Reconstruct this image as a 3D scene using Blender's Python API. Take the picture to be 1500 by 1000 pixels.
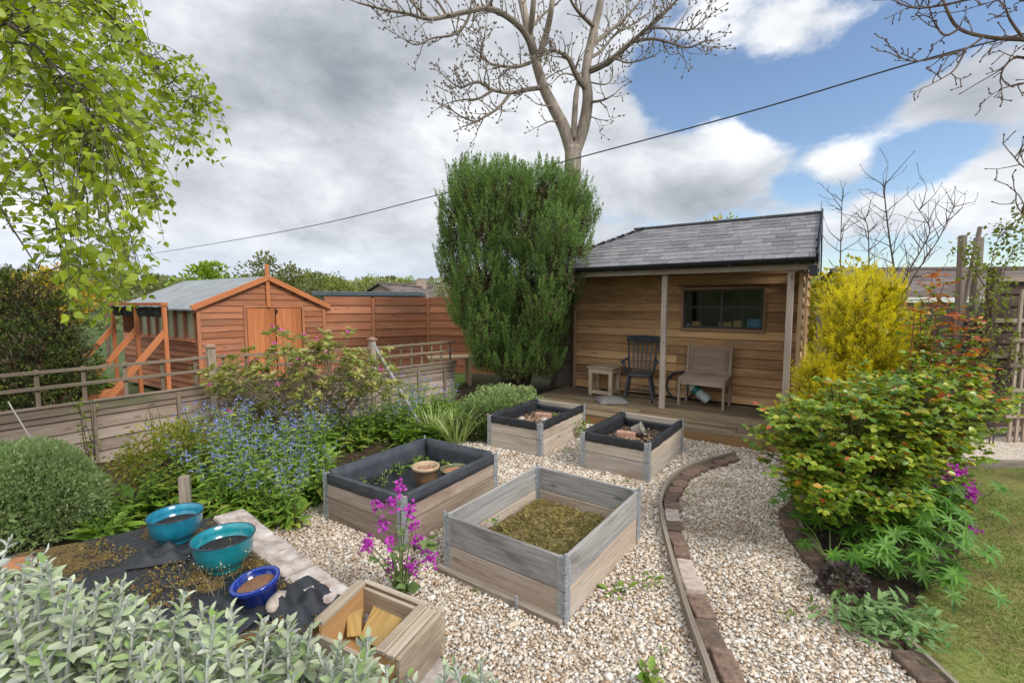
import bpy, math, random
import numpy as np
from mathutils import Vector, Matrix
for _o in list(bpy.data.objects): bpy.data.objects.remove(_o)
SC = bpy.context.scene; COL = SC.collection
random.seed(7); RNG = np.random.default_rng(7)
# ---------------------------------------------------------------- camera
FPX, PITCH, CAMH = 676.0, 0.0825, 1.785          # focal length in pixels of the 1500 px wide photo
cam_d = bpy.data.cameras.new('camera'); cam = bpy.data.objects.new('camera', cam_d); COL.objects.link(cam)
cam_d.sensor_width = 36.0; cam_d.lens = FPX*36/1500; cam_d.clip_start = 0.05; cam_d.clip_end = 4000
cam.location = (0, 0, CAMH); cam.rotation_euler = (math.pi/2-PITCH, 0, 0)
SC.camera = cam
# ---------------------------------------------------------------- sun, exposure
SUN_EL, SUN_ROT = math.radians(42), math.radians(128)
sun_d = bpy.data.lights.new('sun', 'SUN'); sun = bpy.data.objects.new('sun', sun_d); COL.objects.link(sun)
sun_d.energy = 2.0; sun_d.angle = math.radians(20); sun_d.color = (1.0, 0.95, 0.87)
_sd = Vector((math.sin(SUN_ROT)*math.cos(SUN_EL), math.cos(SUN_ROT)*math.cos(SUN_EL), math.sin(SUN_EL)))
sun.rotation_euler = _sd.to_track_quat('Z', 'Y').to_euler(); sun.location = (5, -4, 12)
SC.view_settings.view_transform = 'Standard'; SC.view_settings.look = 'None'
SC.view_settings.exposure = 0.78; SC.view_settings.gamma = 1; SC.view_settings.use_curve_mapping = False
SC.cycles.max_bounces = 6; SC.cycles.diffuse_bounces = 4; SC.cycles.transparent_max_bounces = 8
SC.cycles.sample_clamp_indirect = 4

# ---------------------------------------------------------------- measuring helpers (photo pixel -> point in the garden)
_c, _s = math.cos(PITCH), math.sin(PITCH)
def ray(px, py):
    x = (px-750)/FPX; v = -(py-500)/FPX
    return Vector((x, _c+v*_s, v*_c-_s))
def gp(px, py, z=0.0):                # point at height z
    r = ray(px, py); return r*((z-CAMH)/r.z)+Vector((0, 0, CAMH))
def dp(px, py, Y):                    # point at distance Y
    r = ray(px, py); return r*(Y/r.y)+Vector((0, 0, CAMH))
# ---------------------------------------------------------------- sky: blue Nishita sky with clouds
W = bpy.data.worlds.new('World'); SC.world = W; W.use_nodes = True
class NT:
    def __init__(s, tree): s.t = tree; tree.nodes.clear()
    def n(s, typ, **kw):
        nd = s.t.nodes.new(typ)
        for k, v in kw.items():
            if k == 'i':
                for a, b in v.items():
                    nd.inputs[a].default_value = b
            else: setattr(nd, k, v)
        return nd
    def l(s, a, b): s.t.links.new(a, b)
    def math(s, op, a, b=None, clamp=False, c=None):
        nd = s.n('ShaderNodeMath', operation=op, use_clamp=clamp)
        for i, q in enumerate((a, b, c)):
            if q is None: continue
            if isinstance(q, (int, float)): nd.inputs[i].default_value = q
            else: s.l(q, nd.inputs[i])
        return nd.outputs[0]
    def ramp(s, fac, stops, interp='LINEAR'):
        nd = s.n('ShaderNodeValToRGB'); cr = nd.color_ramp; cr.interpolation = interp
        while len(cr.elements) < len(stops): cr.elements.new(0.5)
        for e, (p, c) in zip(cr.elements, stops):
            e.position = p; e.color = (*c, 1) if len(c) == 3 else c
        s.l(fac, nd.inputs[0]); return nd.outputs[0]
    def mix(s, fac, a, b, blend='MIX'):
        nd = s.n('ShaderNodeMix', data_type='RGBA', blend_type=blend)
        for sock, q in ((nd.inputs[0], fac), (nd.inputs[6], a), (nd.inputs[7], b)):
            if isinstance(q, (int, float)): sock.default_value = q
            elif isinstance(q, tuple): sock.default_value = (*q, 1)
            else: s.l(q, sock)
        return nd.outputs[2]
def build_sky():
    N = NT(W.node_tree)
    sky = N.n('ShaderNodeTexSky', sky_type='NISHITA', sun_disc=False, sun_elevation=SUN_EL, sun_rotation=SUN_ROT)
    sky.air_density = 1.0; sky.dust_density = 0.6; sky.ozone_density = 2.0
    tc = N.n('ShaderNodeTexCoord')
    nrm = N.n('ShaderNodeVectorMath', operation='NORMALIZE'); N.l(tc.outputs['Generated'], nrm.inputs[0]); D = nrm.outputs[0]
    mp = N.n('ShaderNodeMapping'); mp.inputs['Scale'].default_value = (1, 1, 1.9); N.l(D, mp.inputs[0])
    def noise(sc, det, rough, dist=0.0, off=0.0):
        m2 = N.n('ShaderNodeMapping'); m2.inputs['Location'].default_value = (off, off*.7, off*.3); N.l(mp.outputs[0], m2.inputs[0])
        n = N.n('ShaderNodeTexNoise', i={'Scale': sc, 'Detail': det, 'Roughness': rough, 'Distortion': dist}); N.l(m2.outputs[0], n.inputs[0]); return n.outputs[0]
    n1 = noise(5.0, 9, .62, .15, 1.3); n2 = noise(3.1, 8, .60, .35, 4.1); n3 = noise(9, 7, .6, .2, 2.2)
    # direction space wobble so that cloud outlines billow
    def blobs(lst):
        acc = None
        for px, py, rp, w in lst:
            d = ray(px, py).normalized()
            vs = N.n('ShaderNodeVectorMath', operation='SUBTRACT'); N.l(D, vs.inputs[0]); vs.inputs[1].default_value = d
            vm = N.n('ShaderNodeVectorMath', operation='MULTIPLY'); N.l(vs.outputs[0], vm.inputs[0]); vm.inputs[1].default_value = (1, 1, 1.5)
            ln = N.n('ShaderNodeVectorMath', operation='LENGTH'); N.l(vm.outputs[0], ln.inputs[0])
            mr = N.n('ShaderNodeMapRange', interpolation_type='SMOOTHSTEP'); N.l(ln.outputs['Value'], mr.inputs[0])
            mr.inputs[1].default_value = 0; mr.inputs[2].default_value = rp/FPX; mr.inputs[3].default_value = w; mr.inputs[4].default_value = 0
            acc = mr.outputs[0] if acc is None else N.math('ADD', acc, mr.outputs[0])
        return acc
    sep = N.n('ShaderNodeSeparateXYZ'); N.l(D, sep.inputs[0])
    mr = N.n('ShaderNodeMapRange', interpolation_type='SMOOTHSTEP'); N.l(sep.outputs[0], mr.inputs[0])
    for i, q in enumerate((0.08, 0.32, 0.9, -0.20)): mr.inputs[1+i].default_value = q
    cov = N.math('ADD', mr.outputs[0], blobs([(1070, 235, 130, .80), (985, 285, 150, .75), (900, 225, 140, .6), (1262, 225, 75, .85), (1218, 250, 50, .4), (1425, 125, 100, .85), (1350, 150, 60, .4), (1480, 170, 90, .5), (1090, 20, 120, .62), (1160, 50, 80, .35), (1250, 5, 90, .4), (1455, 265, 75, .85), (1500, 300, 90, .4),
        (1180, 330, 100, .6), (1310, 310, 65, .7), (1400, 345, 90, .35), (1245, 130, 120, -.6), (1150, 150, 80, -.45), (1000, 140, 90, -.6), (1330, 60, 80, -.5), (1345, 225, 70, -.6), (1180, 275, 50, -.4), (960, 100, 60, -.4), (1400, 200, 50, -.3)]))
    cov = N.math('ADD', cov, N.math('MULTIPLY', N.math('SUBTRACT', n1, .5), 1.7))
    cov = N.math('ADD', cov, N.math('MULTIPLY', N.math('SUBTRACT', n3, .5), .55))
    m = N.n('ShaderNodeMapRange', interpolation_type='SMOOTHSTEP'); N.l(cov, m.inputs[0])
    for i, q in enumerate((0.02, 0.46, 0, 1)): m.inputs[1+i].default_value = q
    mask = m.outputs[0]
    sh = N.math('ADD', N.math('MULTIPLY', N.math('SUBTRACT', n2, .5), 1.35), .62)
    sh = N.math('ADD', sh, N.math('MULTIPLY', N.math('SUBTRACT', n3, .5), .7))
    sh = N.math('ADD', sh, blobs([(480, 140, 270, -.32), (640, 60, 220, -.14), (560, 180, 120, -.08), (300, 250, 160, -.1), (420, 240, 130, .26), (360, 215, 90, .1), (560, 250, 130, .2), (1080, 200, 110, .5), (1150, 190, 60, .2), (1250, 215, 90, .3),
        (1100, 20, 200, .2), (1420, 130, 110, -.25), (1010, 310, 110, -.35), (1100, 275, 80, -.2), (1430, 170, 70, -.3), (1260, 255, 50, -.25), (640, 190, 120, .2), (560, 60, 150, -.15), (1470, 300, 110, .1), (560, 330, 170, -.2), (800, 150, 160, .12), (1050, 60, 120, .15), (560, 150, 120, .1)]))
    low = N.n('ShaderNodeMapRange', interpolation_type='SMOOTHSTEP'); N.l(sep.outputs[2], low.inputs[0])
    for i, q in enumerate((0.0, 0.22, 0.16, 0)): low.inputs[1+i].default_value = q
    sh = N.math('ADD', sh, low.outputs[0], clamp=True)
    col = N.ramp(sh, [(0, (.205, .222, .250)), (.35, (.31, .33, .365)), (.65, (.45, .47, .50)), (1, (.66, .67, .69))])
    hz = N.n('ShaderNodeMapRange', interpolation_type='SMOOTHSTEP'); N.l(sep.outputs[2], hz.inputs[0])
    for i, q in enumerate((0.0, 0.16, 0.55, 0)): hz.inputs[1+i].default_value = q
    col = N.mix(hz.outputs[0], col, (.33, .41, .52))
    # clouds out of frame, overhead and behind the camera, brightened as added fill light
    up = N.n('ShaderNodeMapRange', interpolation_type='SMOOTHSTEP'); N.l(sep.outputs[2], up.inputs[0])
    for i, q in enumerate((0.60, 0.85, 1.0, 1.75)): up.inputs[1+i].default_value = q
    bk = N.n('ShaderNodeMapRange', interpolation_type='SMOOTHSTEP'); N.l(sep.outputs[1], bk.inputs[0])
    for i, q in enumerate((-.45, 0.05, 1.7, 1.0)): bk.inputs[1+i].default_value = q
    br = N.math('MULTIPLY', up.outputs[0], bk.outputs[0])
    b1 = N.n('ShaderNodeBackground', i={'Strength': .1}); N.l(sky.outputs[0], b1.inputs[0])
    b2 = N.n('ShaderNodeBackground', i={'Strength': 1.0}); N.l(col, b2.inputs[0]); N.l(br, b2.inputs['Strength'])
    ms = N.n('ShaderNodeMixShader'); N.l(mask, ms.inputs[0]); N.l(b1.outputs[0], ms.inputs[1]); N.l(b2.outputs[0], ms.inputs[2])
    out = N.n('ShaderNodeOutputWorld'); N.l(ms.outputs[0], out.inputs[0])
build_sky()
# ---------------------------------------------------------------- materials
def newmat(name):
    m = bpy.data.materials.new(name); m.use_nodes = True
    N = NT(m.node_tree); out = N.n('ShaderNodeOutputMaterial'); return m, N, out
def lin(h):
    c = [int(h[i:i+2], 16)/255 for i in (0, 2, 4)]
    return tuple(x/12.92 if x <= .04045 else ((x+.055)/1.055)**2.4 for x in c)
def wood(name, dark, mid, light, rough=.8, grain=1.0, vary=.5, stain=None, stainpos=.6, bump=.35):
    """boards: grain runs along U; every board has its own offset and tone"""
    m, N, out = newmat(name)
    uv = N.n('ShaderNodeUVMap'); geo = N.n('ShaderNodeNewGeometry')
    def nz(sx, sy, det, r=.6, dist=0.):
        mp = N.n('ShaderNodeMapping'); mp.inputs['Scale'].default_value = (sx, sy, 1); N.l(uv.outputs[0], mp.inputs[0])
        n = N.n('ShaderNodeTexNoise', i={'Scale': 1., 'Detail': det, 'Roughness': r, 'Distortion': dist}); N.l(mp.outputs[0], n.inputs[0]); return n.outputs[0]
    g1 = nz(2.2*grain, 55*grain, 6, .65, .4); g2 = nz(1.1, 9, 4, .6, .6); g3 = nz(6*grain, 190*grain, 3, .6)
    vo = N.n('ShaderNodeTexVoronoi', i={'Scale': 1., 'Randomness': 1.}); mp = N.n('ShaderNodeMapping'); mp.inputs['Scale'].default_value = (2.1, 6.5, 1); N.l(uv.outputs[0], mp.inputs[0]); N.l(mp.outputs[0], vo.inputs[0])
    knot = N.n('ShaderNodeMapRange', interpolation_type='SMOOTHSTEP'); N.l(vo.outputs['Distance'], knot.inputs[0])
    for i, q in enumerate((.03, .13, 1, 0)): knot.inputs[1+i].default_value = q
    f = N.math('ADD', N.math('MULTIPLY', g1, .65), N.math('MULTIPLY', g2, .35))
    f = N.math('ADD', f, N.math('MULTIPLY', N.math('SUBTRACT', geo.outputs['Random Per Island'], .5), .30*vary))
    col = N.ramp(f, [(.25, dark), (.47, mid), (.72, light)])
    hs = N.n('ShaderNodeHueSaturation'); N.l(col, hs.inputs['Color'])
    N.l(N.math('ADD', N.math('MULTIPLY', geo.outputs['Random Per Island'], .5*vary), 1-.25*vary), hs.inputs['Value'])
    col = hs.outputs[0]
    col = N.mix(N.math('MULTIPLY', knot.outputs[0], .7), col, tuple(x*.45 for x in dark))
    if stain:
        s = nz(.9, 2.6, 5, .65, .5); sm = N.n('ShaderNodeMapRange', interpolation_type='SMOOTHSTEP'); N.l(s, sm.inputs[0])
        for i, q in enumerate((stainpos-.12, stainpos+.12, 0, .85)): sm.inputs[1+i].default_value = q
        col = N.mix(sm.outputs[0], col, stain)
    b = N.n('ShaderNodeBsdfPrincipled', i={'Roughness': rough, 'Specular IOR Level': .3}); N.l(col, b.inputs['Base Color'])
    bp = N.n('ShaderNodeBump', i={'Strength': bump, 'Distance': .004}); N.l(N.math('ADD', g1, g3), bp.inputs['Height']); N.l(bp.outputs[0], b.inputs['Normal'])
    N.l(b.outputs[0], out.inputs[0]); return m
def leafmat(name, cols, trans=.3, rough=.5, spec=.35, back=None):
    """leaves: one tone per leaf, light shining through"""
    m, N, out = newmat(name); geo = N.n('ShaderNodeNewGeometry')
    k = len(cols); col = N.ramp(geo.outputs['Random Per Island'], [((i+.5)/k, c) for i, c in enumerate(cols)])
    tc = N.n('ShaderNodeTexCoord'); n = N.n('ShaderNodeTexNoise', i={'Scale': 5., 'Detail': 3.}); N.l(tc.outputs['Object'], n.inputs[0])
    hs = N.n('ShaderNodeHueSaturation'); N.l(col, hs.inputs['Color']); N.l(N.math('ADD', N.math('MULTIPLY', n.outputs[0], .9), .58), hs.inputs['Value']); col = hs.outputs[0]
    if back: col = N.mix(geo.outputs['Backfacing'], col, back)
    b = N.n('ShaderNodeBsdfPrincipled', i={'Roughness': rough, 'Specular IOR Level': spec}); N.l(col, b.inputs['Base Color'])
    t = N.n('ShaderNodeBsdfTranslucent'); hs2 = N.n('ShaderNodeHueSaturation', i={'Saturation': 1.15, 'Value': 1.25}); N.l(col, hs2.inputs['Color']); N.l(hs2.outputs[0], t.inputs[0])
    ms = N.n('ShaderNodeMixShader', i={0: trans}); N.l(b.outputs[0], ms.inputs[1]); N.l(t.outputs[0], ms.inputs[2]); N.l(ms.outputs[0], out.inputs[0]); return m
def plain(name, c1, c2=None, rough=.7, metal=0., scale=8., bump=0., det=5, spec=.4, island=0., bdist=.01, coat=0.):
    m, N, out = newmat(name); tc = N.n('ShaderNodeTexCoord')
    n = N.n('ShaderNodeTexNoise', i={'Scale': scale, 'Detail': det, 'Roughness': .62}); N.l(tc.outputs['Object'], n.inputs[0])
    col = N.ramp(n.outputs[0], [(.32, c1), (.68, c2 or c1)])
    if island:
        geo = N.n('ShaderNodeNewGeometry'); hs = N.n('ShaderNodeHueSaturation'); N.l(col, hs.inputs['Color'])
        N.l(N.math('ADD', N.math('MULTIPLY', geo.outputs['Random Per Island'], island), 1-island/2), hs.inputs['Value']); col = hs.outputs[0]
    b = N.n('ShaderNodeBsdfPrincipled', i={'Roughness': rough, 'Metallic': metal, 'Specular IOR Level': spec, 'Coat Weight': coat, 'Coat Roughness': .08}); N.l(col, b.inputs['Base Color'])
    if bump:
        bp = N.n('ShaderNodeBump', i={'Strength': bump, 'Distance': bdist}); N.l(n.outputs[0], bp.inputs['Height']); N.l(bp.outputs[0], b.inputs['Normal'])
    N.l(b.outputs[0], out.inputs[0]); return m
def islandmat(name, stops, rough=.7, scale=30., bump=.2, spec=.3, dirt=None):
    """many loose pieces: one colour per piece"""
    m, N, out = newmat(name); geo = N.n('ShaderNodeNewGeometry'); tc = N.n('ShaderNodeTexCoord')
    col = N.ramp(geo.outputs['Random Per Island'], stops)
    n = N.n('ShaderNodeTexNoise', i={'Scale': scale, 'Detail': 4.}); N.l(tc.outputs['Object'], n.inputs[0])
    hs = N.n('ShaderNodeHueSaturation'); N.l(col, hs.inputs['Color']); N.l(N.math('ADD', N.math('MULTIPLY', n.outputs[0], .7), .65), hs.inputs['Value']); col = hs.outputs[0]
    if dirt:
        n2 = N.n('ShaderNodeTexNoise', i={'Scale': dirt[1], 'Detail': 5., 'Roughness': .65}); N.l(tc.outputs['Object'], n2.inputs[0])
        mr = N.n('ShaderNodeMapRange', interpolation_type='SMOOTHSTEP'); N.l(n2.outputs[0], mr.inputs[0])
        for i, q in enumerate((dirt[2]-.08, dirt[2]+.1, 0, dirt[3])): mr.inputs[1+i].default_value = q
        col = N.mix(mr.outputs[0], col, dirt[0])
    b = N.n('ShaderNodeBsdfPrincipled', i={'Roughness': rough, 'Specular IOR Level': spec}); N.l(col, b.inputs['Base Color'])
    if bump:
        bp = N.n('ShaderNodeBump', i={'Strength': bump, 'Distance': .004}); N.l(n.outputs[0], bp.inputs['Height']); N.l(bp.outputs[0], b.inputs['Normal'])
    N.l(b.outputs[0], out.inputs[0]); return m
# ---------------------------------------------------------------- objects
def tag(o, label=None, cat=None, group=None, kind=None):
    if label: o['label'] = label
    if cat: o['category'] = cat
    if group: o['group'] = group
    if kind: o['kind'] = kind
    return o
def thing(name, label, cat, loc=(0, 0, 0), rz=0., group=None):
    o = bpy.data.objects.new(name, None); COL.objects.link(o); o.empty_display_size = .2
    o.location = loc; o.rotation_euler = (0, 0, rz); return tag(o, label, cat, group)
def link_mesh(name, me, mat, parent=None, loc=None):
    if not isinstance(mat, (list, tuple)): mat = [mat]
    for q in mat: me.materials.append(q)
    o = bpy.data.objects.new(name, me); COL.objects.link(o)
    if parent is not None: o.parent = parent
    if loc is not None: o.location = loc
    return o
def copy_tree(o, parent=None):
    c = o.copy(); COL.objects.link(c); c.parent = parent
    for ch in list(o.children): copy_tree(ch, c)
    return c
def frame(d, up=Vector((0, 0, 1))):
    x = Vector(d).normalized(); up = Vector(up)
    if abs(x.dot(up.normalized())) > .98: up = Vector((1, 0, 0))
    y = up.cross(x).normalized(); z = x.cross(y)
    return Matrix((x, y, z)).transposed()
class MB:
    """collects boxes, bars, tubes and turned shapes into one mesh"""
    def __init__(s): s.v = []; s.f = []; s.uv = []
    def box(s, c, size, R=None, grain=None, taper=1.0, shear=0.):
        c = Vector(c); R = R or Matrix.Identity(3); hx, hy, hz = [q/2 for q in size]
        g = grain if grain is not None else max(range(3), key=lambda i: size[i])
        b = len(s.v); L = []
        for z in (-1, 1):
            for y in (-1, 1):
                for x in (-1, 1):
                    t = taper if z > 0 else 1.
                    p = Vector((x*hx*t, y*hy*t, z*hz)); L.append(p); s.v.append(tuple(c+R@p))
        o1, o2 = random.uniform(0, 60), random.uniform(0, 60)
        for f, ax in (((0, 2, 3, 1), 2), ((4, 5, 7, 6), 2), ((0, 1, 5, 4), 1), ((2, 6, 7, 3), 1), ((0, 4, 6, 2), 0), ((1, 3, 7, 5), 0)):
            s.f.append(tuple(b+i for i in f))
            for i in f:
                p = L[i]; rest = [k for k in range(3) if k != ax]
                if g in rest: u = p[g]; v = p[[k for k in rest if k != g][0]]
                else: u = p[rest[0]]*.25; v = p[rest[1]]
                s.uv.append((u+o1, v+o2+ax*.37))
        return s
    def bar(s, p0, p1, w, h, up=(0, 0, 1)):
        p0, p1 = Vector(p0), Vector(p1); return s.box((p0+p1)/2, ((p1-p0).length, w, h), frame(p1-p0, up), grain=0)
    def tube(s, pts, rad, n=8, cap=True):
        pts = [Vector(p) for p in pts]; k = len(pts)
        if isinstance(rad, (int, float)): rad = [rad]*k
        b = len(s.v); o = random.uniform(0, 50); ln = 0; prev = None; us = []
        for i, p in enumerate(pts):
            d = (pts[min(i+1, k-1)]-pts[max(i-1, 0)])
            if d.length < 1e-9: d = Vector((0, 0, 1))
            d.normalize()
            if prev is None: y = d.orthogonal().normalized()
            else:
                y = prev-d*prev.dot(d); y = y.normalized() if y.length > 1e-6 else d.orthogonal().normalized()
            prev = y; z = d.cross(y)
            if i: ln += (p-pts[i-1]).length
            us.append(ln)
            for j in range(n):
                a = 2*math.pi*j/n; s.v.append(tuple(p+(y*math.cos(a)+z*math.sin(a))*rad[i]))
        for i in range(k-1):
            for j in range(n):
                j2 = (j+1) % n
                s.f.append((b+i*n+j, b+i*n+j2, b+(i+1)*n+j2, b+(i+1)*n+j))
                w = 2*math.pi*max(rad[i], .002)/n
                s.uv += [(us[i]+o, j*w+o), (us[i]+o, (j+1)*w+o), (us[i+1]+o, (j+1)*w+o), (us[i+1]+o, j*w+o)]
        if cap:
            s.f.append(tuple(b+j for j in range(n))[::-1]); s.uv += [(o, o)]*n
            s.f.append(tuple(b+(k-1)*n+j for j in range(n))); s.uv += [(o, o)]*n
        return s
    def lathe(s, prof, c=(0, 0, 0), n=40, R=None, sx=1., sy=1.):
        c = Vector(c); b = len(s.v); R = R or Matrix.Identity(3); k = len(prof)
        for r, z in prof:
            for j in range(n):
                a = 2*math.pi*j/n; s.v.append(tuple(c+R@Vector((r*math.cos(a)*sx, r*math.sin(a)*sy, z))))
        for i in range(k-1):
            for j in range(n):
                j2 = (j+1) % n; s.f.append((b+i*n+j, b+i*n+j2, b+(i+1)*n+j2, b+(i+1)*n+j)); s.uv += [(j/n, i/k), ((j+1)/n, i/k), ((j+1)/n, (i+1)/k), (j/n, (i+1)/k)]
        return s
    def poly(s, pts, faces, uvs=None):
        b = len(s.v); s.v += [tuple(p) for p in pts]
        for f in faces:
            s.f.append(tuple(b+i for i in f)); s.uv += [(pts[i][0]+pts[i][1], pts[i][2]) for i in f]
        return s
    def prism(s, outline, z0, z1, c=(0, 0, 0), R=None):
        c = Vector(c); R = R or Matrix.Identity(3); n = len(outline); b = len(s.v); o = random.uniform(0, 40)
        for z in (z0, z1):
            for x, y in outline: s.v.append(tuple(c+R@Vector((x, y, z))))
        s.f.append(tuple(b+i for i in range(n))[::-1]); s.uv += [(outline[i][0]+o, outline[i][1]+o) for i in range(n)][::-1]
        s.f.append(tuple(b+n+i for i in range(n))); s.uv += [(outline[i][0]+o, outline[i][1]+o) for i in range(n)]
        for i in range(n):
            j = (i+1) % n; s.f.append((b+i, b+j, b+n+j, b+n+i)); L = math.hypot(outline[j][0]-outline[i][0], outline[j][1]-outline[i][1])
            s.uv += [(o, z0), (o+L, z0), (o+L, z1), (o, z1)]
        return s
    def blob(s, c, r, sx=1, sy=1, sz=1, jit=.15, seg=8, ring=6, R=None):
        c = Vector(c); R = R or Matrix.Identity(3); b = len(s.v); pts = []
        for i in range(ring+1):
            t = math.pi*i/ring
            for j in range(seg):
                a = 2*math.pi*j/seg; q = r*(1+random.uniform(-jit, jit)) if 0 < i < ring else r
                pts.append(tuple(c+R@Vector((q*math.sin(t)*math.cos(a)*sx, q*math.sin(t)*math.sin(a)*sy, q*math.cos(t)*sz))))
        s.v += pts
        for i in range(ring):
            for j in range(seg):
                j2 = (j+1) % seg; s.f.append((b+i*seg+j, b+(i+1)*seg+j, b+(i+1)*seg+j2, b+i*seg+j2)); s.uv += [(j/seg, i/ring)]*4
        return s
    def build(s, name, mat, parent=None, loc=None, org=None, smooth=False, bevel=0., seg=1):
        v = s.v
        if org is not None:
            ox, oy, oz = org; v = [(a-ox, b-oy, c-oz) for a, b, c in v]
        me = bpy.data.meshes.new(name); me.from_pydata(v, [], s.f)
        ul = me.uv_layers.new(name='UVMap'); ul.data.foreach_set('uv', np.array(s.uv, dtype=np.float32).ravel())
        if smooth: me.polygons.foreach_set('use_smooth', [True]*len(me.polygons))
        me.update(); o = link_mesh(name, me, mat, parent, loc)
        if bevel:
            bv = o.modifiers.new('bevel', 'BEVEL'); bv.width = bevel; bv.segments = seg; bv.limit_method = 'ANGLE'; bv.angle_limit = math.radians(40)
        return o
def single(mb, name, mat, label, cat, loc, group=None, kind=None, **kw):
    """a thing that is one mesh, built in garden coordinates with its origin at loc"""
    return tag(mb.build(name, mat, loc=loc, org=loc, **kw), label, cat, group, kind)
def raw_mesh(name, V, F):
    """V (n,3) array, F (m,k) array of equal sized faces"""
    me = bpy.data.meshes.new(name); k = F.shape[1]
    me.vertices.add(len(V)); me.vertices.foreach_set('co', V.astype(np.float32).ravel())
    me.loops.add(F.size); me.loops.foreach_set('vertex_index', F.astype(np.int32).ravel())
    me.polygons.add(len(F)); me.polygons.foreach_set('loop_start', np.arange(0, F.size, k, dtype=np.int32))
    me.update(calc_edges=True); me.validate(); return me
# leaf shapes: (across, along, lift) and triangles
T_DIA = (np.array([(0, 0, 0), (-.5, .45, .08), (0, 1, 0), (.5, .45, .08)]), [(0, 2, 1), (0, 3, 2)])
T_LEAF = (np.array([(0, 0, 0), (-.34, .2, .06), (-.5, .48, .10), (-.3, .8, .02), (0, 1, -.10), (.3, .8, .02), (.5, .48, .10), (.34, .2, .06), (0, .5, -.02)]),
          [(0, 8, 1), (1, 8, 2), (2, 8, 3), (3, 8, 4), (4, 8, 5), (5, 8, 6), (6, 8, 7), (7, 8, 0)])
T_BIRCH = (np.array([(0, 0, 0), (-.42, .18, .05), (-.5, .38, .07), (-.24, .7, .03), (0, 1.05, -.10), (.24, .7, .03), (.5, .38, .07), (.42, .18, .05), (0, .45, 0)]),
           [(0, 8, 1), (1, 8, 2), (2, 8, 3), (3, 8, 4), (4, 8, 5), (5, 8, 6), (6, 8, 7), (7, 8, 0)])
T_LANCE = (np.array([(0, 0, 0), (-.5, .35, .04), (-.36, .7, -.06), (0, 1, -.28), (.36, .7, -.06), (.5, .35, .04), (0, .36, -.02), (0, .7, -.10)]),
           [(0, 6, 1), (0, 5, 6), (1, 6, 2), (6, 7, 2), (2, 7, 3), (7, 4, 3), (6, 4, 7), (6, 5, 4)])
T_BLADE = (np.array([(-.5, 0, 0), (.5, 0, 0), (-.4, .5, .0), (.4, .5, .0), (0, 1, -.18)]), [(0, 1, 3), (0, 3, 2), (2, 3, 4)])
T_FLOWER = (np.array([(0, .0, 0)] + [(math.cos(a)*r, math.sin(a)*r, .12) for i in range(10) for a, r in [(i*math.pi/5, .5 if i % 2 == 0 else .3)]]), [(0, 1+i, 1+(i+1) % 10) for i in range(10)])
def nrmz(a): return a/np.maximum(np.linalg.norm(a, axis=1, keepdims=True), 1e-9)
def leaves(name, mat, P, D, L, Wd, tmpl=T_DIA, up=None, parent=None, org=(0, 0, 0), loc=None, roll=.6):
    """one leaf of template shape at every point P pointing along D"""
    P = np.asarray(P, float)-np.asarray(org, float); D = nrmz(np.asarray(D, float)); n = len(P)
    L = np.broadcast_to(np.asarray(L, float), (n,)); Wd = np.broadcast_to(np.asarray(Wd, float), (n,))
    U = np.tile((0, 0, 1.), (n, 1)) if up is None else np.asarray(up, float)
    U = U+RNG.normal(0, roll, (n, 3)); X = nrmz(np.cross(D, U)+1e-6); Z = np.cross(X, D)
    T, F = tmpl; k = len(T)
    V = P[:, None, :]+T[None, :, 0, None]*Wd[:, None, None]*X[:, None, :]+T[None, :, 1, None]*L[:, None, None]*D[:, None, :]+T[None, :, 2, None]*L[:, None, None]*Z[:, None, :]
    Fa = (np.arange(n)[:, None, None]*k+np.array(F)[None]).reshape(-1, len(F[0]))
    return link_mesh(name, raw_mesh(name, V.reshape(-1, 3), Fa), mat, parent, loc)
def sph(n):
    a = RNG.normal(0, 1, (n, 3)); return nrmz(a)
def vec(v): return np.array(tuple(v), float)
def inpoly(x, y, poly):
    r = np.zeros(len(x), bool); n = len(poly); j = n-1
    for i in range(n):
        xi, yi = poly[i][:2]; xj, yj = poly[j][:2]
        r ^= ((yi > y) != (yj > y)) & (x < (xj-xi)*(y-yi)/(yj-yi+1e-12)+xi); j = i
    return r
def smooth_poly(pts, n=6):
    """Catmull-Rom through points"""
    P = [Vector(p) for p in pts]; out = []
    for i in range(len(P)-1):
        a, b, c, d = P[max(i-1, 0)], P[i], P[i+1], P[min(i+2, len(P)-1)]
        for k in range(n):
            t = k/n; out.append(.5*((2*b)+(c-a)*t+(2*a-5*b+4*c-d)*t*t+(3*b-a-3*c+d)*t**3))
    out.append(P[-1]); return out
def sheet(name, poly, z, mat, sub=0, kind='structure'):
    me = bpy.data.meshes.new(name); me.from_pydata([(p[0], p[1], z) for p in poly], [], [tuple(range(len(poly)))]); me.update()
    if me.polygons[0].normal.z < 0: me.flip_normals()
    o = link_mesh(name, me, mat); return tag(o, kind=kind)
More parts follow.
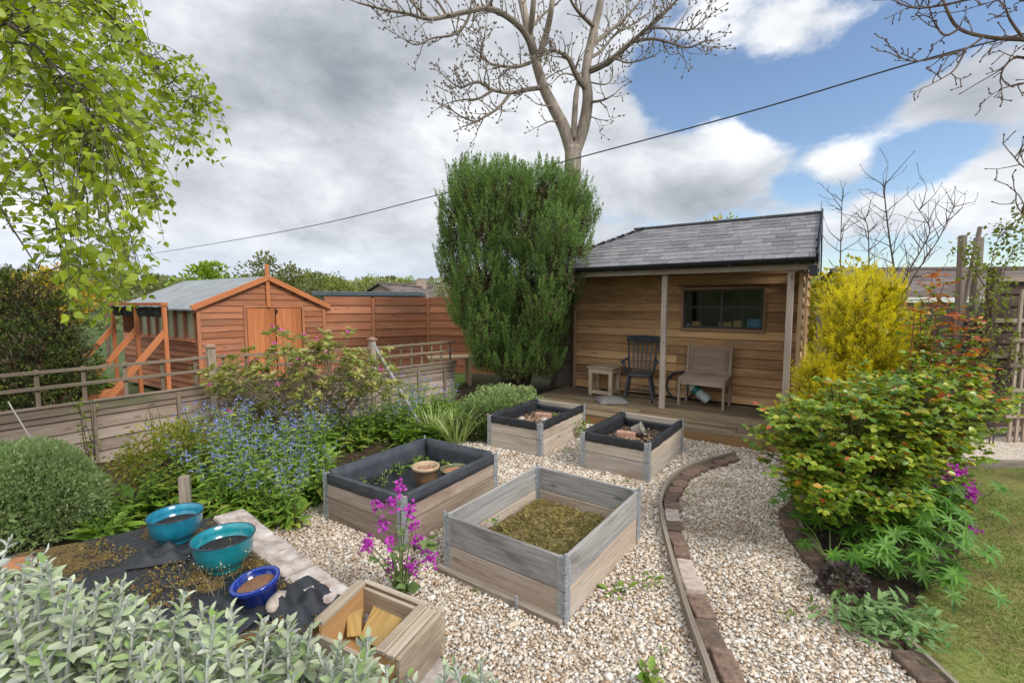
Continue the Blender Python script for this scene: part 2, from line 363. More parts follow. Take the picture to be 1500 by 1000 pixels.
# ================================================================= THE SETTING
R_ = math.radians
def gheight(x, y):
    r = math.hypot(x, y-4)
    h = 0.0
    if r > 16: h -= 4.2*min(1, (r-16)/40)**1.3
    if r > 90: h += 27*min(1, (r-90)/520)**1.1*(1+.12*math.sin(x*.013+1)+.10*math.sin(x*.031))
    return h
def build_ground():
    rad = [0, 3, 8, 16, 20, 26, 34, 45, 60, 90, 130, 190, 270, 380, 500, 620, 900, 1500]
    m, N, out = newmat('ground soil and fields')
    tc = N.n('ShaderNodeTexCoord'); pos = tc.outputs['Object']
    n1 = N.n('ShaderNodeTexNoise', i={'Scale': 9., 'Detail': 8., 'Roughness': .7}); N.l(pos, n1.inputs[0])
    soil = N.ramp(n1.outputs[0], [(.3, (.030, .020, .013)), (.5, (.065, .045, .028)), (.75, (.12, .085, .05))])
    n2 = N.n('ShaderNodeTexNoise', i={'Scale': .02, 'Detail': 8., 'Roughness': .65}); N.l(pos, n2.inputs[0])
    field = N.ramp(n2.outputs[0], [(.35, (.05, .075, .03)), (.5, (.09, .12, .045)), (.65, (.13, .15, .07))])
    ln = N.n('ShaderNodeVectorMath', operation='LENGTH'); N.l(pos, ln.inputs[0])
    mr = N.n('ShaderNodeMapRange'); N.l(ln.outputs['Value'], mr.inputs[0]); mr.inputs[1].default_value = 9; mr.inputs[2].default_value = 14
    b = N.n('ShaderNodeBsdfPrincipled', i={'Roughness': .95, 'Specular IOR Level': .1}); N.l(N.mix(mr.outputs[0], soil, field), b.inputs['Base Color'])
    bp = N.n('ShaderNodeBump', i={'Strength': .6, 'Distance': .03}); N.l(n1.outputs[0], bp.inputs['Height']); N.l(bp.outputs[0], b.inputs['Normal']); N.l(b.outputs[0], out.inputs[0])
    seg = 72; V = [(0, 4, -.006)]; F = []
    for r in rad[1:]:
        for j in range(seg):
            a = 2*math.pi*j/seg; x, y = r*math.cos(a), 4+r*math.sin(a); V.append((x, y, gheight(x, y)-.006))
    for j in range(seg): F.append((0, 1+j, 1+(j+1) % seg))
    for i in range(len(rad)-2):
        for j in range(seg):
            a = 1+i*seg; F.append((a+j, a+seg+j, a+seg+(j+1) % seg, a+(j+1) % seg))
    me = bpy.data.meshes.new('ground'); me.from_pydata(V, [], F); me.update(); me.polygons.foreach_set('use_smooth', [True]*len(F))
    tag(link_mesh('ground', me, m), kind='structure')
build_ground()
def gravel_mat():
    m, N, out = newmat('gravel bed'); tc = N.n('ShaderNodeTexCoord')
    v = N.n('ShaderNodeTexVoronoi', i={'Scale': 70., 'Randomness': 1.}); N.l(tc.outputs['Object'], v.inputs[0])
    sx = N.n('ShaderNodeSeparateColor'); N.l(v.outputs['Color'], sx.inputs[0])
    col = N.ramp(sx.outputs[0], STONE)
    b = N.n('ShaderNodeBsdfPrincipled', i={'Roughness': .8, 'Specular IOR Level': .3}); N.l(col, b.inputs['Base Color'])
    bp = N.n('ShaderNodeBump', i={'Strength': 1., 'Distance': .012}); bp.invert = True; N.l(v.outputs['Distance'], bp.inputs['Height']); N.l(bp.outputs[0], b.inputs['Normal']); N.l(b.outputs[0], out.inputs[0]); return m
STONE = [(0, (.27, .18, .11)), (.10, (.40, .285, .185)), (.24, (.50, .40, .295)), (.44, (.55, .455, .34)), (.62, (.62, .55, .455)), (.86, (.72, .67, .595)), (1, (.43, .40, .365))]
M_gravel = gravel_mat()
def g2(l): return [tuple(gp(*p))[:2] for p in l]
GRAVEL = g2([(352, 752), (470, 738), (600, 652), (700, 640), (760, 610)])+[(1.0, 7.1), (3.2, 5.6), (4.5, 4.95), (9.5, 4.95), (9.5, 3.5), (6, .3), (1.2, .3), (-.2, 1.45)]
sheet('gravel', GRAVEL, 0.0, M_gravel)
sheet('gravel_strip', [(3.3, 4.9), (9.5, 4.9), (9.5, 6.6), (3.3, 6.6)], -.002, M_gravel)
# path edging curves
EDGE_L = smooth_poly([gp(1062, 1060), gp(1040, 990), gp(1008, 900), gp(985, 820), gp(972, 765), gp(971, 738), gp(984, 710), gp(1016, 688), gp(1078, 670)], 8)
EDGE_R = smooth_poly([gp(1390, 1060), gp(1335, 1000), gp(1268, 930), gp(1212, 868), gp(1168, 815), gp(1142, 775), gp(1140, 750), gp(1165, 728), gp(1215, 712)], 8)
def offset(curve, d):
    out = []
    for i, p in enumerate(curve):
        t = (curve[min(i+1, len(curve)-1)]-curve[max(i-1, 0)]).normalized(); out.append(p+Vector((t.y, -t.x, 0))*d)
    return out
BEDLINE = offset(EDGE_R, .16)
M_soil = plain('dark garden soil', (.022, .014, .009), (.085, .055, .034), rough=.95, scale=22, bump=1., bdist=.03, det=8)
SOILBED = [tuple(p)[:2] for p in BEDLINE]+[(3.6, 4.86), (4.75, 4.86), (4.72, 3.9), (3.6, 3.1), (2.75, 2.55), (2.2, 1.5)]
sheet('flower_bed_soil', SOILBED, .006, M_soil)
LAWN = [(4.76, 4.86), (9.5, 4.86), (9.5, .2), (1.78, .2)]+g2([(1345, 1000), (1318, 930), (1352, 868), (1402, 818), (1418, 765), (1408, 705)])
def lawn_mat():
    m, N, out = newmat('mossy lawn'); tc = N.n('ShaderNodeTexCoord')
    a = N.n('ShaderNodeTexNoise', i={'Scale': 1.6, 'Detail': 7., 'Roughness': .68}); N.l(tc.outputs['Object'], a.inputs[0])
    b_ = N.n('ShaderNodeTexNoise', i={'Scale': 45., 'Detail': 6., 'Roughness': .7}); N.l(tc.outputs['Object'], b_.inputs[0])
    c1 = N.ramp(a.outputs[0], [(.34, (.14, .10, .058)), (.46, (.21, .185, .065)), (.56, (.155, .215, .042)), (.72, (.27, .28, .085))])
    c2 = N.mix(.55, c1, N.ramp(b_.outputs[0], [(.3, (.06, .055, .02)), (.7, (.32, .31, .10))]))
    b = N.n('ShaderNodeBsdfPrincipled', i={'Roughness': .95, 'Specular IOR Level': .1}); N.l(c2, b.inputs['Base Color'])
    bp = N.n('ShaderNodeBump', i={'Strength': .8, 'Distance': .02}); N.l(b_.outputs[0], bp.inputs['Height']); N.l(bp.outputs[0], b.inputs['Normal']); N.l(b.outputs[0], out.inputs[0]); return m
sheet('lawn', LAWN, .010, lawn_mat())
# neighbour's grass and paving beyond the low fence
sheet('lawn_next_door', [(-1.2, 8.75), (-1.0, 11.6), (-2.2, 11.55), (-4.1, 10.4), (-3.9, 9.0), (-2.4, 7.75)], .002, plain('bright grass', (.10, .19, .03), (.17, .27, .05), rough=.9, scale=14, bump=.4))
sheet('paving_next_door', [(-4.1, 6.6), (-2.5, 7.8), (-3.3, 9.6), (-4.2, 10.2), (-5.5, 8.2), (-6.5, 7.6)], .006, plain('pale paving', (.38, .33, .29), (.55, .49, .45), rough=.9, scale=4, bump=.2))
M_edge = wood('edging timber', (.09, .07, .05), (.20, .165, .125), (.36, .31, .25), rough=.9, vary=.3)
def strip(curve, z0, z1, th):
    b = MB(); o = offset(curve, -th); L = 0; rnd = random.uniform(0, 30)
    n = len(curve); V = []
    for p, q in zip(curve, o): V += [(p.x, p.y, z0), (p.x, p.y, z1), (q.x, q.y, z1), (q.x, q.y, z0)]
    b.v = V
    for i in range(n-1):
        d = (curve[i+1]-curve[i]).length
        for k in range(4):
            k2 = (k+1) % 4; b.f.append((4*i+k, 4*i+4+k, 4*i+4+k2, 4*i+k2))
            hh = [0, z1-z0, z1-z0+th, 2*(z1-z0)+th, 2*(z1-z0)+2*th]
            b.uv += [(L+rnd, hh[k]), (L+d+rnd, hh[k]), (L+d+rnd, hh[k+1]), (L+rnd, hh[k+1])]
        L += d
    for f in ((0, 1, 2, 3), (4*n-1, 4*n-2, 4*n-3, 4*n-4)):
        b.f.append(f); b.uv += [(0, 0), (0, .1), (.02, .1), (.02, 0)]
    return b
loc = EDGE_L[24].copy()
single(strip(EDGE_L, -.03, .075, .028), 'edging_board', M_edge, 'long curved weathered timber edging board along the left side of the gravel path', 'edging board', loc)
loc = BEDLINE[24].copy()
single(strip(BEDLINE, -.03, .065, .022), 'edging_board', M_edge, 'curved pale timber edging board between the bricks and the flower bed', 'edging board', loc)
bd = MB(); bd.box((6.9, 4.88, .03), (5.0, .045, .13)); single(bd, 'edging_board', M_edge, 'straight timber edging board between the lawn and the far gravel strip', 'edging board', Vector((6.9, 4.88, 0)), bevel=.004)
# bricks along the path
M_brick = plain('weathered brick', (.10, .062, .043), (.25, .165, .12), rough=.95, scale=24, bump=1., bdist=.012, det=8)
M_brickd = plain('mossy dark brick', (.065, .048, .034), (.17, .115, .082), rough=.95, scale=18, bump=.6, bdist=.008)
M_brickp = plain('pale brick', (.30, .22, .17), (.50, .43, .37), rough=.9, scale=20, bump=.6, bdist=.008)
def brick_mesh(mat):
    b = MB(); b.box((0, 0, 0), (.205, .105, .075)); o = b.build('edging_brick', mat, bevel=.010, seg=2); return o
def lay_bricks(curve, lat, labels, group, mats):
    protos = []
    acc = 0.; i = 0; pos = [0.]
    for a, b in zip(curve, curve[1:]): pos.append(pos[-1]+(b-a).length)
    d = .06; k = 0
    while d < pos[-1]-.05:
        i = max(j for j in range(len(pos)) if pos[j] <= d); i = min(i, len(curve)-2)
        t = (d-pos[i])/(pos[i+1]-pos[i]); p = curve[i].lerp(curve[i+1], t); tg = (curve[i+1]-curve[i]).normalized()
        ln = random.choice((.205, .205, .14, .17)); mi = mats(k)
        if mi not in lay_bricks.done: lay_bricks.done[mi] = brick_mesh((M_brick, M_brickd, M_brickp)[mi]); o = lay_bricks.done[mi]
        else: o = lay_bricks.done[mi].copy(); COL.objects.link(o)
        o.location = p+Vector((tg.y, -tg.x, 0))*(lat+random.uniform(-.012, .012))+Vector((0, 0, .006+random.uniform(-.008, .014)))
        o.rotation_euler = (R_(random.uniform(-5, 5)), R_(random.uniform(-4, 4)), math.atan2(tg.y, tg.x)+R_(random.uniform(-7, 7)))
        o.scale = (ln/.205, random.uniform(1.0, 1.3), 1); tag(o, labels[mi], 'brick', group)
        d += ln+random.uniform(.012, .03); k += 1
lay_bricks.done = {}
lay_bricks(EDGE_L, .075, ['weathered red brick in the row along the left edging board of the gravel path', 'dark mossy brick in the row along the left edging board of the gravel path', 'pale grey brick in the row along the left edging board of the gravel path'], 'bricks along the left side of the path', lambda k: 2 if k in (4, 5, 9) else (1 if k % 3 == 2 else 0))
lay_bricks(EDGE_R, .075, ['weathered red brick in the row beside the flower bed on the right of the path', 'dark mossy brick in the row beside the flower bed on the right of the path', 'pale grey brick beside the flower bed on the right of the path'], 'bricks along the right side of the path', lambda k: 1 if k % 2 else 0)
# loose stones of the gravel
BEDS = [(.294, 2.419, .620, 1.14, .91), (-.79, 3.20, .580, 1.18, .91), (.333, 5.23, .587, 1.20, .76), (1.357, 4.46, .622, 1.18, .75)]
def bed_corners(b, grow=0.):
    X, Y, a, ll, w = b; ex = Vector((math.cos(a), -math.sin(a), 0)); ey = Vector((math.sin(a), math.cos(a), 0)); F = Vector((X, Y, 0))
    return [tuple((F+ex*u+ey*v))[:2] for u, v in ((grow, -grow), (-w-grow, -grow), (-w-grow, ll+grow), (grow, ll+grow))]
SU, SV = Vector((math.cos(.6), -math.sin(.6), 0)), Vector((math.sin(.6), math.cos(.6), 0))       # summerhouse axes
def S(u, v, z=0.): return SU*u+SV*v+Vector((0, 0, z))
def scatter_stones():
    n = 230000
    x = RNG.uniform(-2.6, 5.6, n); y = RNG.uniform(1.3, 6.6, n)
    ok = inpoly(x, y, GRAVEL) | ((x > 4.4) & (y > 4.92) & (y < 6.3))
    for b in BEDS: ok &= ~inpoly(x, y, bed_corners(b, -.02))
    ok &= ~inpoly(x, y, SOILBED) & ~inpoly(x, y, LAWN)
    el = [tuple(p)[:2] for p in offset(EDGE_L, -.028)]+[tuple(p)[:2] for p in reversed(offset(EDGE_L, .125))]
    er = [tuple(p)[:2] for p in offset(EDGE_R, .01)]+[tuple(p)[:2] for p in reversed(offset(EDGE_R, .16))]
    k = RNG.uniform(0, 1, n)
    ok &= (~inpoly(x, y, el) | (k < .07)) & (~inpoly(x, y, er) | (k < .06))
    ok &= (x*SV.x+y*SV.y) < 6.2
    ok &= np.abs(x/np.maximum(y, .1)) < 1.2
    ok &= (y < 4.8) | (k < .55)
    x, y = x[ok], y[ok]; n = len(x)
    c = np.array([(sx, sy, sz) for sz in (-1, 1) for sy in (-1, 1) for sx in (-1, 1)], float)*.5
    F = np.array([(0, 2, 3, 1), (4, 5, 7, 6), (0, 1, 5, 4), (2, 6, 7, 3), (0, 4, 6, 2), (1, 3, 7, 5)])
    s = RNG.lognormal(math.log(.0117), .32, n); s = np.where(y > 4.5, s*1.15, s)
    V = c[None]*np.stack([s*RNG.uniform(.8, 1.5, n), s*RNG.uniform(.7, 1.1, n), s*RNG.uniform(.5, .9, n)], 1)[:, None, :]
    V = V*(1+RNG.uniform(-.34, .30, V.shape))
    a = RNG.uniform(0, 6.283, n); b = RNG.normal(0, .45, n)
    ca, sa, cb, sb = np.cos(a), np.sin(a), np.cos(b), np.sin(b)
    X, Y, Z = V[..., 0], V[..., 1], V[..., 2]
    Y2 = Y*cb[:, None]-Z*sb[:, None]; Z2 = Y*sb[:, None]+Z*cb[:, None]
    X3 = X*ca[:, None]-Y2*sa[:, None]; Y3 = X*sa[:, None]+Y2*ca[:, None]
    V = np.stack([X3+x[:, None], Y3+y[:, None], Z2+(.004+RNG.uniform(0, .011, n))[:, None]], 2)
    Fa = (np.arange(n)[:, None, None]*8+F[None]).reshape(-1, 4)
    m = islandmat('quartz chippings', STONE, rough=.65, scale=90, bump=.25, dirt=((.20, .13, .07), .9, .58, .55))
    tag(link_mesh('gravel_stones', raw_mesh('gravel_stones', V.reshape(-1, 3), Fa), m), kind='stuff')
    print('stones', n)
scatter_stones()
# grass of the lawn
def grow_grass():
    n = 130000; x = RNG.uniform(1.7, 7.2, n); y = RNG.uniform(1.2, 4.86, n)
    f = np.sin(x*3.1+1.3*np.sin(y*2.3))*np.sin(y*3.7+.8*np.sin(x*4.1))+.6*np.sin(x*9.3)*np.sin(y*8.1)
    ok = inpoly(x, y, LAWN) & (np.abs(x/y) < 1.2) & (RNG.uniform(-1.1, 1.2, n) < f)
    x, y = x[ok], y[ok]; n = len(x); D = np.stack([RNG.normal(0, .75, n), RNG.normal(0, .75, n), np.full(n, .75)], 1)
    P = np.stack([x, y, np.full(n, .008)], 1)
    m = leafmat('grass blades', [(.11, .17, .028), (.15, .23, .036), (.20, .27, .05), (.34, .31, .13), (.24, .22, .08)], trans=.3, rough=.7)
    tag(leaves('grass', m, P, D, RNG.uniform(.018, .052, n), RNG.uniform(.003, .0055, n), T_BLADE), kind='stuff'); print('grass', n)
grow_grass()
# ================================================================= RAISED BEDS
M_bedw = wood('weathered grey bed timber', (.10, .085, .07), (.265, .23, .19), (.43, .385, .335), rough=.9, vary=.7, stain=(.31, .20, .125), stainpos=.59, bump=.6)
M_bedw2 = wood('brownish bed timber', (.10, .07, .045), (.24, .18, .135), (.40, .33, .265), rough=.9, vary=.65, stain=(.16, .10, .06), stainpos=.62)
M_bedtop = wood('silver grey bed timber', (.070, .066, .062), (.195, .182, .168), (.36, .34, .315), rough=.9, vary=.7, stain=(.10, .09, .08), stainpos=.60, bump=.7)
M_bedlow = wood('warm weathered bed timber', (.13, .085, .055), (.29, .215, .155), (.46, .375, .295), rough=.9, vary=.6, stain=(.46, .40, .335), stainpos=.58, bump=.7)
M_beddk = wood('dark brown bed timber', (.055, .042, .03), (.16, .12, .088), (.31, .25, .19), rough=.9, vary=.6, stain=(.30, .235, .175), stainpos=.60, bump=.6)
M_bedpale = wood('pale tan bed timber', (.16, .115, .08), (.34, .275, .21), (.50, .435, .36), rough=.9, vary=.6, stain=(.22, .17, .125), stainpos=.60, bump=.6)
M_bedin = wood('inner bed timber', (.20, .12, .07), (.40, .27, .17), (.52, .41, .31), rough=.9, vary=.4, stain=(.25, .22, .19), stainpos=.55)
M_zinc = plain('galvanised steel', (.26, .28, .29), (.46, .48, .49), rough=.5, metal=.55, scale=35, bump=.1)
M_liner = plain('black weed membrane', (.012, .013, .016), (.030, .033, .040), rough=.55, scale=7, bump=.35, bdist=.02, spec=.5)
M_liner2 = plain('charcoal painted lining', (.033, .037, .044), (.062, .068, .079), rough=.65, scale=9, bump=.3, bdist=.01, spec=.45)
def make_bed(i, label, liner, floor_z, wmat, bare_back=False, bands=.085):
    X, Y, a, ll, w = BEDS[i]; ex = Vector((math.cos(a), -math.sin(a), 0)); ey = Vector((math.sin(a), math.cos(a), 0))
    c = Vector((X, Y, 0))-ex*w/2+ey*ll/2
    r = thing('raised_bed', label, 'raised bed', c, -a, 'raised beds of stacked pallet collars')
    T = .022; h = .195
    for sx, sy, L in ((0, -1, w), (0, 1, w), (-1, 0, ll), (1, 0, ll)):
        for t in range(2):
            z = .097+t*.197+.004; b = MB(); R = Matrix.Rotation(random.uniform(-.003, .003), 3, 'X' if sx else 'Y')
            j = random.uniform(-.003, .003)
            if sx: b.box((sx*(w/2-T/2)+j, 0, z), (T, L-.05, h-.004), R, grain=1)
            else: b.box((0, sy*(ll/2-T/2)+j, z), (L-.05, T, h-.004), R, grain=0)
            b.build('side_board', wmat[t], r, bevel=.003)
    for sx in (-1, 1):
        for sy in (-1, 1):
            b = MB(); x, y = sx*w/2, sy*ll/2
            for t in range(2):
                z = .10+t*.197
                b.box((x-sx*.028, y+sy*.0025, z), (.05, .004, .19), grain=2); b.box((x+sx*.0025, y-sy*.028, z), (.004, .05, .19), grain=2)
                b.box((x-sx*.03, y-sy*(T+.0035), z), (.045, .004, .19), grain=2); b.box((x-sx*(T+.0035), y-sy*.03, z), (.004, .045, .19), grain=2)
            for t in range(8): b.tube([(x, y, .006+t*.05), (x, y, .048+t*.05)], .0105, 8)
            b.tube([(x, y, .40), (x, y, .422)], .0085, 8)
            for t in range(6):
                b.lathe([(0, .003), (.005, .002), (.006, 0)], (x-sx*.03, y+sy*.005, .045+t*.064), 6, Matrix.Rotation(-sy*math.pi/2, 3, 'X').inverted() if False else Matrix.Rotation(sy*-math.pi/2, 3, 'X'))
                b.lathe([(0, .003), (.005, .002), (.006, 0)], (x+sx*.005, y-sy*.03, .045+t*.064), 6, Matrix.Rotation(sx*math.pi/2, 3, 'Y'))
            b.build('corner_hinge', M_zinc, r, bevel=.001)
    if liner:
        b = MB(); g = .010; iw, il = w/2-T-g, ll/2-T-g
        def wall(p, q, z0, z1, wob):
            n = 14; base = len(b.v); p, q = Vector(p), Vector(q); nm = Vector((p.y-q.y, q.x-p.x)).normalized()
            for k in range(n+1):
                t = k/n; m = p.lerp(q, t)
                for zz in range(4):
                    o = nm*(random.uniform(-wob, wob) if 0 < zz < 3 else 0); b.v.append((m.x+o.x, m.y+o.y, z0+(z1-z0)*zz/3))
            for k in range(n):
                for zz in range(3):
                    s0 = base+k*4+zz; b.f.append((s0, s0+4, s0+5, s0+1)); b.uv += [(0, 0)]*4
        top = .402
        wall((-iw, -il), (iw, -il), floor_z-.02, top, .005); wall((iw, -il), (iw, il), floor_z-.02, top, .005); wall((-iw, il), (-iw, -il), floor_z-.02, top, .005)
        wall((iw, il), (-iw, il), floor_z-.02, .33 if bare_back else top, .006)
        # lap over the rim and a band down the outside
        e = .0042
        def lap(p, q, inn, out):
            n = 16; base = len(b.v); p, q = Vector(p), Vector(q); d = (q-p).normalized(); nm = Vector((d.y, -d.x))
            for k in range(n+1):
                m = p.lerp(q, k/n); dz = bands+random.uniform(-.010, .006)*(.25 if i == 1 else .7)
                for off, z in ((-inn, top), (out, top), (out, top-.004), (out, .400-dz*.5), (out+random.uniform(0, .002), .400-dz)): s_ = m+nm*off; b.v.append((s_.x, s_.y, z))
            for k in range(n):
                for zz in range(4):
                    s0 = base+k*5+zz; b.f.append((s0, s0+5, s0+6, s0+1)); b.uv += [(0, 0)]*4
        x, y = w/2, ll/2
        lap((-x+.052, -y), (x-.052, -y), T+g, e); lap((x, -y+.052), (x, y-.052), T+g, e); lap((-x, y-.052), (-x, -y+.052), T+g, e)
        if not bare_back: lap((x-.052, y), (-x+.052, y), T+g, e)
        o = b.build('liner', M_liner2 if i == 1 else M_liner, r, smooth=True); so = o.modifiers.new('thick', 'SOLIDIFY'); so.thickness = .0025; so.offset = -1
    # contents: a lumpy surface
    b = MB(); n = 16; iw, il = w/2-T-.012, ll/2-T-.012
    for yy in range(n+1):
        for xx in range(n+1):
            u, v = xx/n*2-1, yy/n*2-1
            z = floor_z+random.uniform(-.012, .012)*(1 if liner else 1.6)+(.05*(1-u*u)*(1-v*v)*(.4+.6*(v > -.9)) if i == 0 else 0)
            b.v.append((u*iw, v*il, z))
    for yy in range(n):
        for xx in range(n):
            s0 = yy*(n+1)+xx; b.f.append((s0, s0+1, s0+n+2, s0+n+1)); b.uv += [(0, 0)]*4
    b.build('soil', M_bedsoil if i == 0 else (M_liner if i in (1,) else M_soil), r, smooth=True)
    return r
M_bedsoil = plain('dry moss and clippings', (.075, .055, .02), (.24, .19, .07), rough=.95, scale=26, bump=1., bdist=.03, det=8)
bed1 = make_bed(0, 'unlined grey timber raised bed with dry moss inside, nearest to the camera', False, .125, (M_bedlow, M_bedtop))
bed2 = make_bed(1, 'timber raised bed lined in charcoal with two glazed pots and weeds inside', True, .17, (M_beddk, M_bedw2))
bed3 = make_bed(2, 'black lined timber raised bed beside the green hebe, farthest from the camera', True, .25, (M_bedpale, M_bedpale), True)
bed4 = make_bed(3, 'black lined timber raised bed in front of the deck beside the path edging', True, .23, (M_bedw, M_bedpale), True)
def bed_pt(i, u, v, z):                # point in a bed, u and v from -1 to 1 across it
    X, Y, a, ll, w = BEDS[i]; ex = Vector((math.cos(a), -math.sin(a), 0)); ey = Vector((math.sin(a), math.cos(a), 0))
    return Vector((X, Y, z))+ex*(u*w/2-w/2)+ey*(v*ll/2+ll/2)
# plinth under the near bed
pl = MB(); p0, p1 = bed_pt(0, -1.10, -1.035, .015), bed_pt(0, .98, -1.035, .015); pl.bar(p0, p1, .05, .06)
single(pl, 'timber_batten', M_edge, 'flat weathered timber batten lying along the foot of the near raised bed', 'batten', (p0+p1)/2, bevel=.004)
for n_, (u, v) in enumerate(((.35, -1.08),)):
    p = bed_pt(0, u, v, 0); st = MB(); st.tube([p+Vector((0, 0, -.05)), p+Vector((0, 0, .09))], .010, 8); single(st, 'ground_peg', M_zinc, 'short grey metal peg in the gravel against the batten of the near bed', 'peg', p)
# dry moss tufts in bed 1
def clippings():
    n = 9000; u = RNG.uniform(-.93, .93, n); v = RNG.uniform(-.95, .95, n); o = bed_pt(0, 0, 0, 0); a = BEDS[0][2]; w, ll = BEDS[0][4], BEDS[0][3]
    ok = RNG.uniform(0, 1, n) < 1.15-np.maximum(np.abs(u), np.abs(v))**4; u, v = u[ok], v[ok]; n = len(u)
    z = .13+.05*(1-u*u)*(1-v*v)+.02*np.sin(u*9+2*np.sin(v*5))*np.sin(v*8)+RNG.uniform(-.005, .02, n)
    x = u*(w/2-.04); y = v*(ll/2-.04); ca, sa = math.cos(a), math.sin(a)
    P = np.stack([o.x+x*ca+y*sa, o.y-x*sa+y*ca, z], 1); D = np.stack([RNG.normal(0, 1, n), RNG.normal(0, 1, n), RNG.normal(.25, .3, n)], 1)
    m = leafmat('dry clippings', [(.16, .11, .035), (.25, .19, .06), (.33, .27, .10), (.20, .19, .05), (.12, .10, .03)], trans=.15, rough=.9)
    t = leaves('moss_clippings', m, P, D, RNG.uniform(.018, .05, n), RNG.uniform(.004, .008, n), T_BLADE, org=o, loc=o)
    tag(t, 'heap of dry straw coloured moss and grass clippings inside the near raised bed', 'clippings', kind='stuff')
clippings()
# pots, bricks and stones standing in the beds
M_terra = plain('terracotta', (.26, .12, .06), (.38, .20, .11), rough=.85, scale=14, bump=.15)
def pot_profile(rt, rb, h, rim, th=.012):
    return [(0, .0), (rb, 0), (rb*1.02, .004), (rb+(rt-rb)*.55, h*.5), (rt-.004, h-rim), (rt+.004, h-rim*.9), (rt+.006, h-.003), (rt, h), (rt-th, h), (rt-th-.004, h-.006), (rb+(rt-rb)*.5-th, h*.45), (rb-th, h*.25), (0, h*.25)]
def glaze(name, stops, rough=.25):
    m, N, out = newmat(name); tc = N.n('ShaderNodeTexCoord'); sp = N.n('ShaderNodeSeparateXYZ'); N.l(tc.outputs['Object'], sp.inputs[0])
    n = N.n('ShaderNodeTexNoise', i={'Scale': 9., 'Detail': 6.}); N.l(tc.outputs['Object'], n.inputs[0])
    wv = N.n('ShaderNodeMapping'); wv.inputs['Scale'].default_value = (40, 40, 5); N.l(tc.outputs['Object'], wv.inputs[0]); n2 = N.n('ShaderNodeTexNoise', i={'Scale': 1., 'Detail': 3.}); N.l(wv.outputs[0], n2.inputs[0])
    f = N.math('ADD', N.math('MULTIPLY', sp.outputs[2], stops[0]), N.math('MULTIPLY', N.math('ADD', n.outputs[0], n2.outputs[0]), .35))
    col = N.ramp(f, stops[1]); b = N.n('ShaderNodeBsdfPrincipled', i={'Roughness': rough, 'Coat Weight': .5, 'Coat Roughness': .08}); N.l(col, b.inputs['Base Color']); N.l(b.outputs[0], out.inputs[0]); return m
pl_ = bed_pt(1, .12, .12, .172)
b = MB(); b.lathe(pot_profile(.118, .085, .19, .03), pl_, 36); c_ = single(b, 'glazed_pot', glaze('brown glaze', (4.2, [(.35, (.05, .03, .016)), (.62, (.15, .085, .04)), (.95, (.24, .15, .08)), (1.0, (.42, .30, .18))])), 'tan rimmed brown glazed pot standing in the charcoal lined raised bed', 'pot', pl_, smooth=True)
b = MB(); b.lathe([(0, .135), (.1, .135), (.1, .140), (0, .142)], (0, 0, 0), 28); b.build('potting_soil', M_terra, c_)
pl_ = bed_pt(1, .46, .48, .172)
b = MB(); b.lathe(pot_profile(.13, .105, .13, .02), pl_, 36); c_ = single(b, 'glazed_pot', glaze('olive glaze', (5, [(.35, (.02, .022, .012)), (.7, (.06, .065, .03)), (1, (.13, .13, .06))])), 'low olive glazed pot of bare earth behind the tan rimmed pot', 'pot', pl_, smooth=True)
b = MB(); b.lathe([(0, .095), (.112, .095), (.112, .100), (0, .102)], (0, 0, 0), 28); b.build('potting_soil', M_terra, c_)
def brick_thing(p, rz, label, mat=None, s=1.):
    b = MB(); b.box((0, 0, .033), (.21*s, .10*s, .066)); o = b.build('brick', mat or M_redb, loc=p, bevel=.007, seg=2); o.rotation_euler = (0, 0, rz); tag(o, label, 'brick')
M_redb = plain('pinkish brick', (.30, .15, .10), (.48, .29, .21), rough=.9, scale=18, bump=.5, bdist=.006)
brick_thing(bed_pt(2, -.02, .22, .262), -.35, 'pinkish brick lying in the lined raised bed beside the hebe')
brick_thing(bed_pt(3, -.25, -.02, .25), -.30, 'orange brick lying in the lined raised bed by the deck')
M_stone = plain('field stone', (.28, .23, .19), (.50, .44, .38), rough=.9, scale=20, bump=.5)
def stone(p, r, label, sx=1.3, sy=1., sz=.6, mat=None):
    b = MB(); b.blob(p+Vector((0, 0, r*sz*.7)), r, sx, sy, sz, .22, 9, 6, Matrix.Rotation(random.uniform(0, 3), 3, 'Z')); o = single(b, 'stone', mat or M_stone, label, 'stone', p, smooth=True); return o
stone(bed_pt(2, .16, .05, .255), .045, 'small tan stone against the brick in the bed beside the hebe')
stone(bed_pt(2, -.55, -.15, .255), .04, 'small grey stone in the left part of the bed beside the hebe')
pp = bed_pt(3, -.15, .22, .31); b = MB(); b.lathe(pot_profile(.075, .05, .13, .025, .008), pp-Vector((.03, .05, .0)), 28, Matrix.Rotation(R_(72), 3, Vector((.5, .9, .2))))
single(b, 'fallen_pot', plain('grey clay', (.16, .14, .12), (.33, .29, .25), rough=.85, scale=14, bump=.2), 'small grey clay pot lying on its side behind the orange brick', 'pot', pp, smooth=True)
# rubble crumbs in the lined beds
for bi, cz, lab in ((2, .258, 'scattered crumbs of dry soil round the pinkish brick'), (3, .245, 'scattered crumbs of dry soil round the orange brick')):
    n = 260; b = MB()
    for k in range(n):
        u, v = random.gauss(-.2, .28), random.gauss(.02, .25)
        if abs(u) < .85 and abs(v) < .9: b.blob(bed_pt(bi, u, v, cz+.004), random.uniform(.006, .016), 1.2, 1, .7, .3, 5, 3)
    o = bed_pt(bi, -.2, 0, cz); single(b, 'soil_crumbs', islandmat('crumbs', [(0, (.10, .06, .035)), (.5, (.25, .16, .10)), (.9, (.42, .30, .2))]), lab, 'soil', o, kind='stuff')
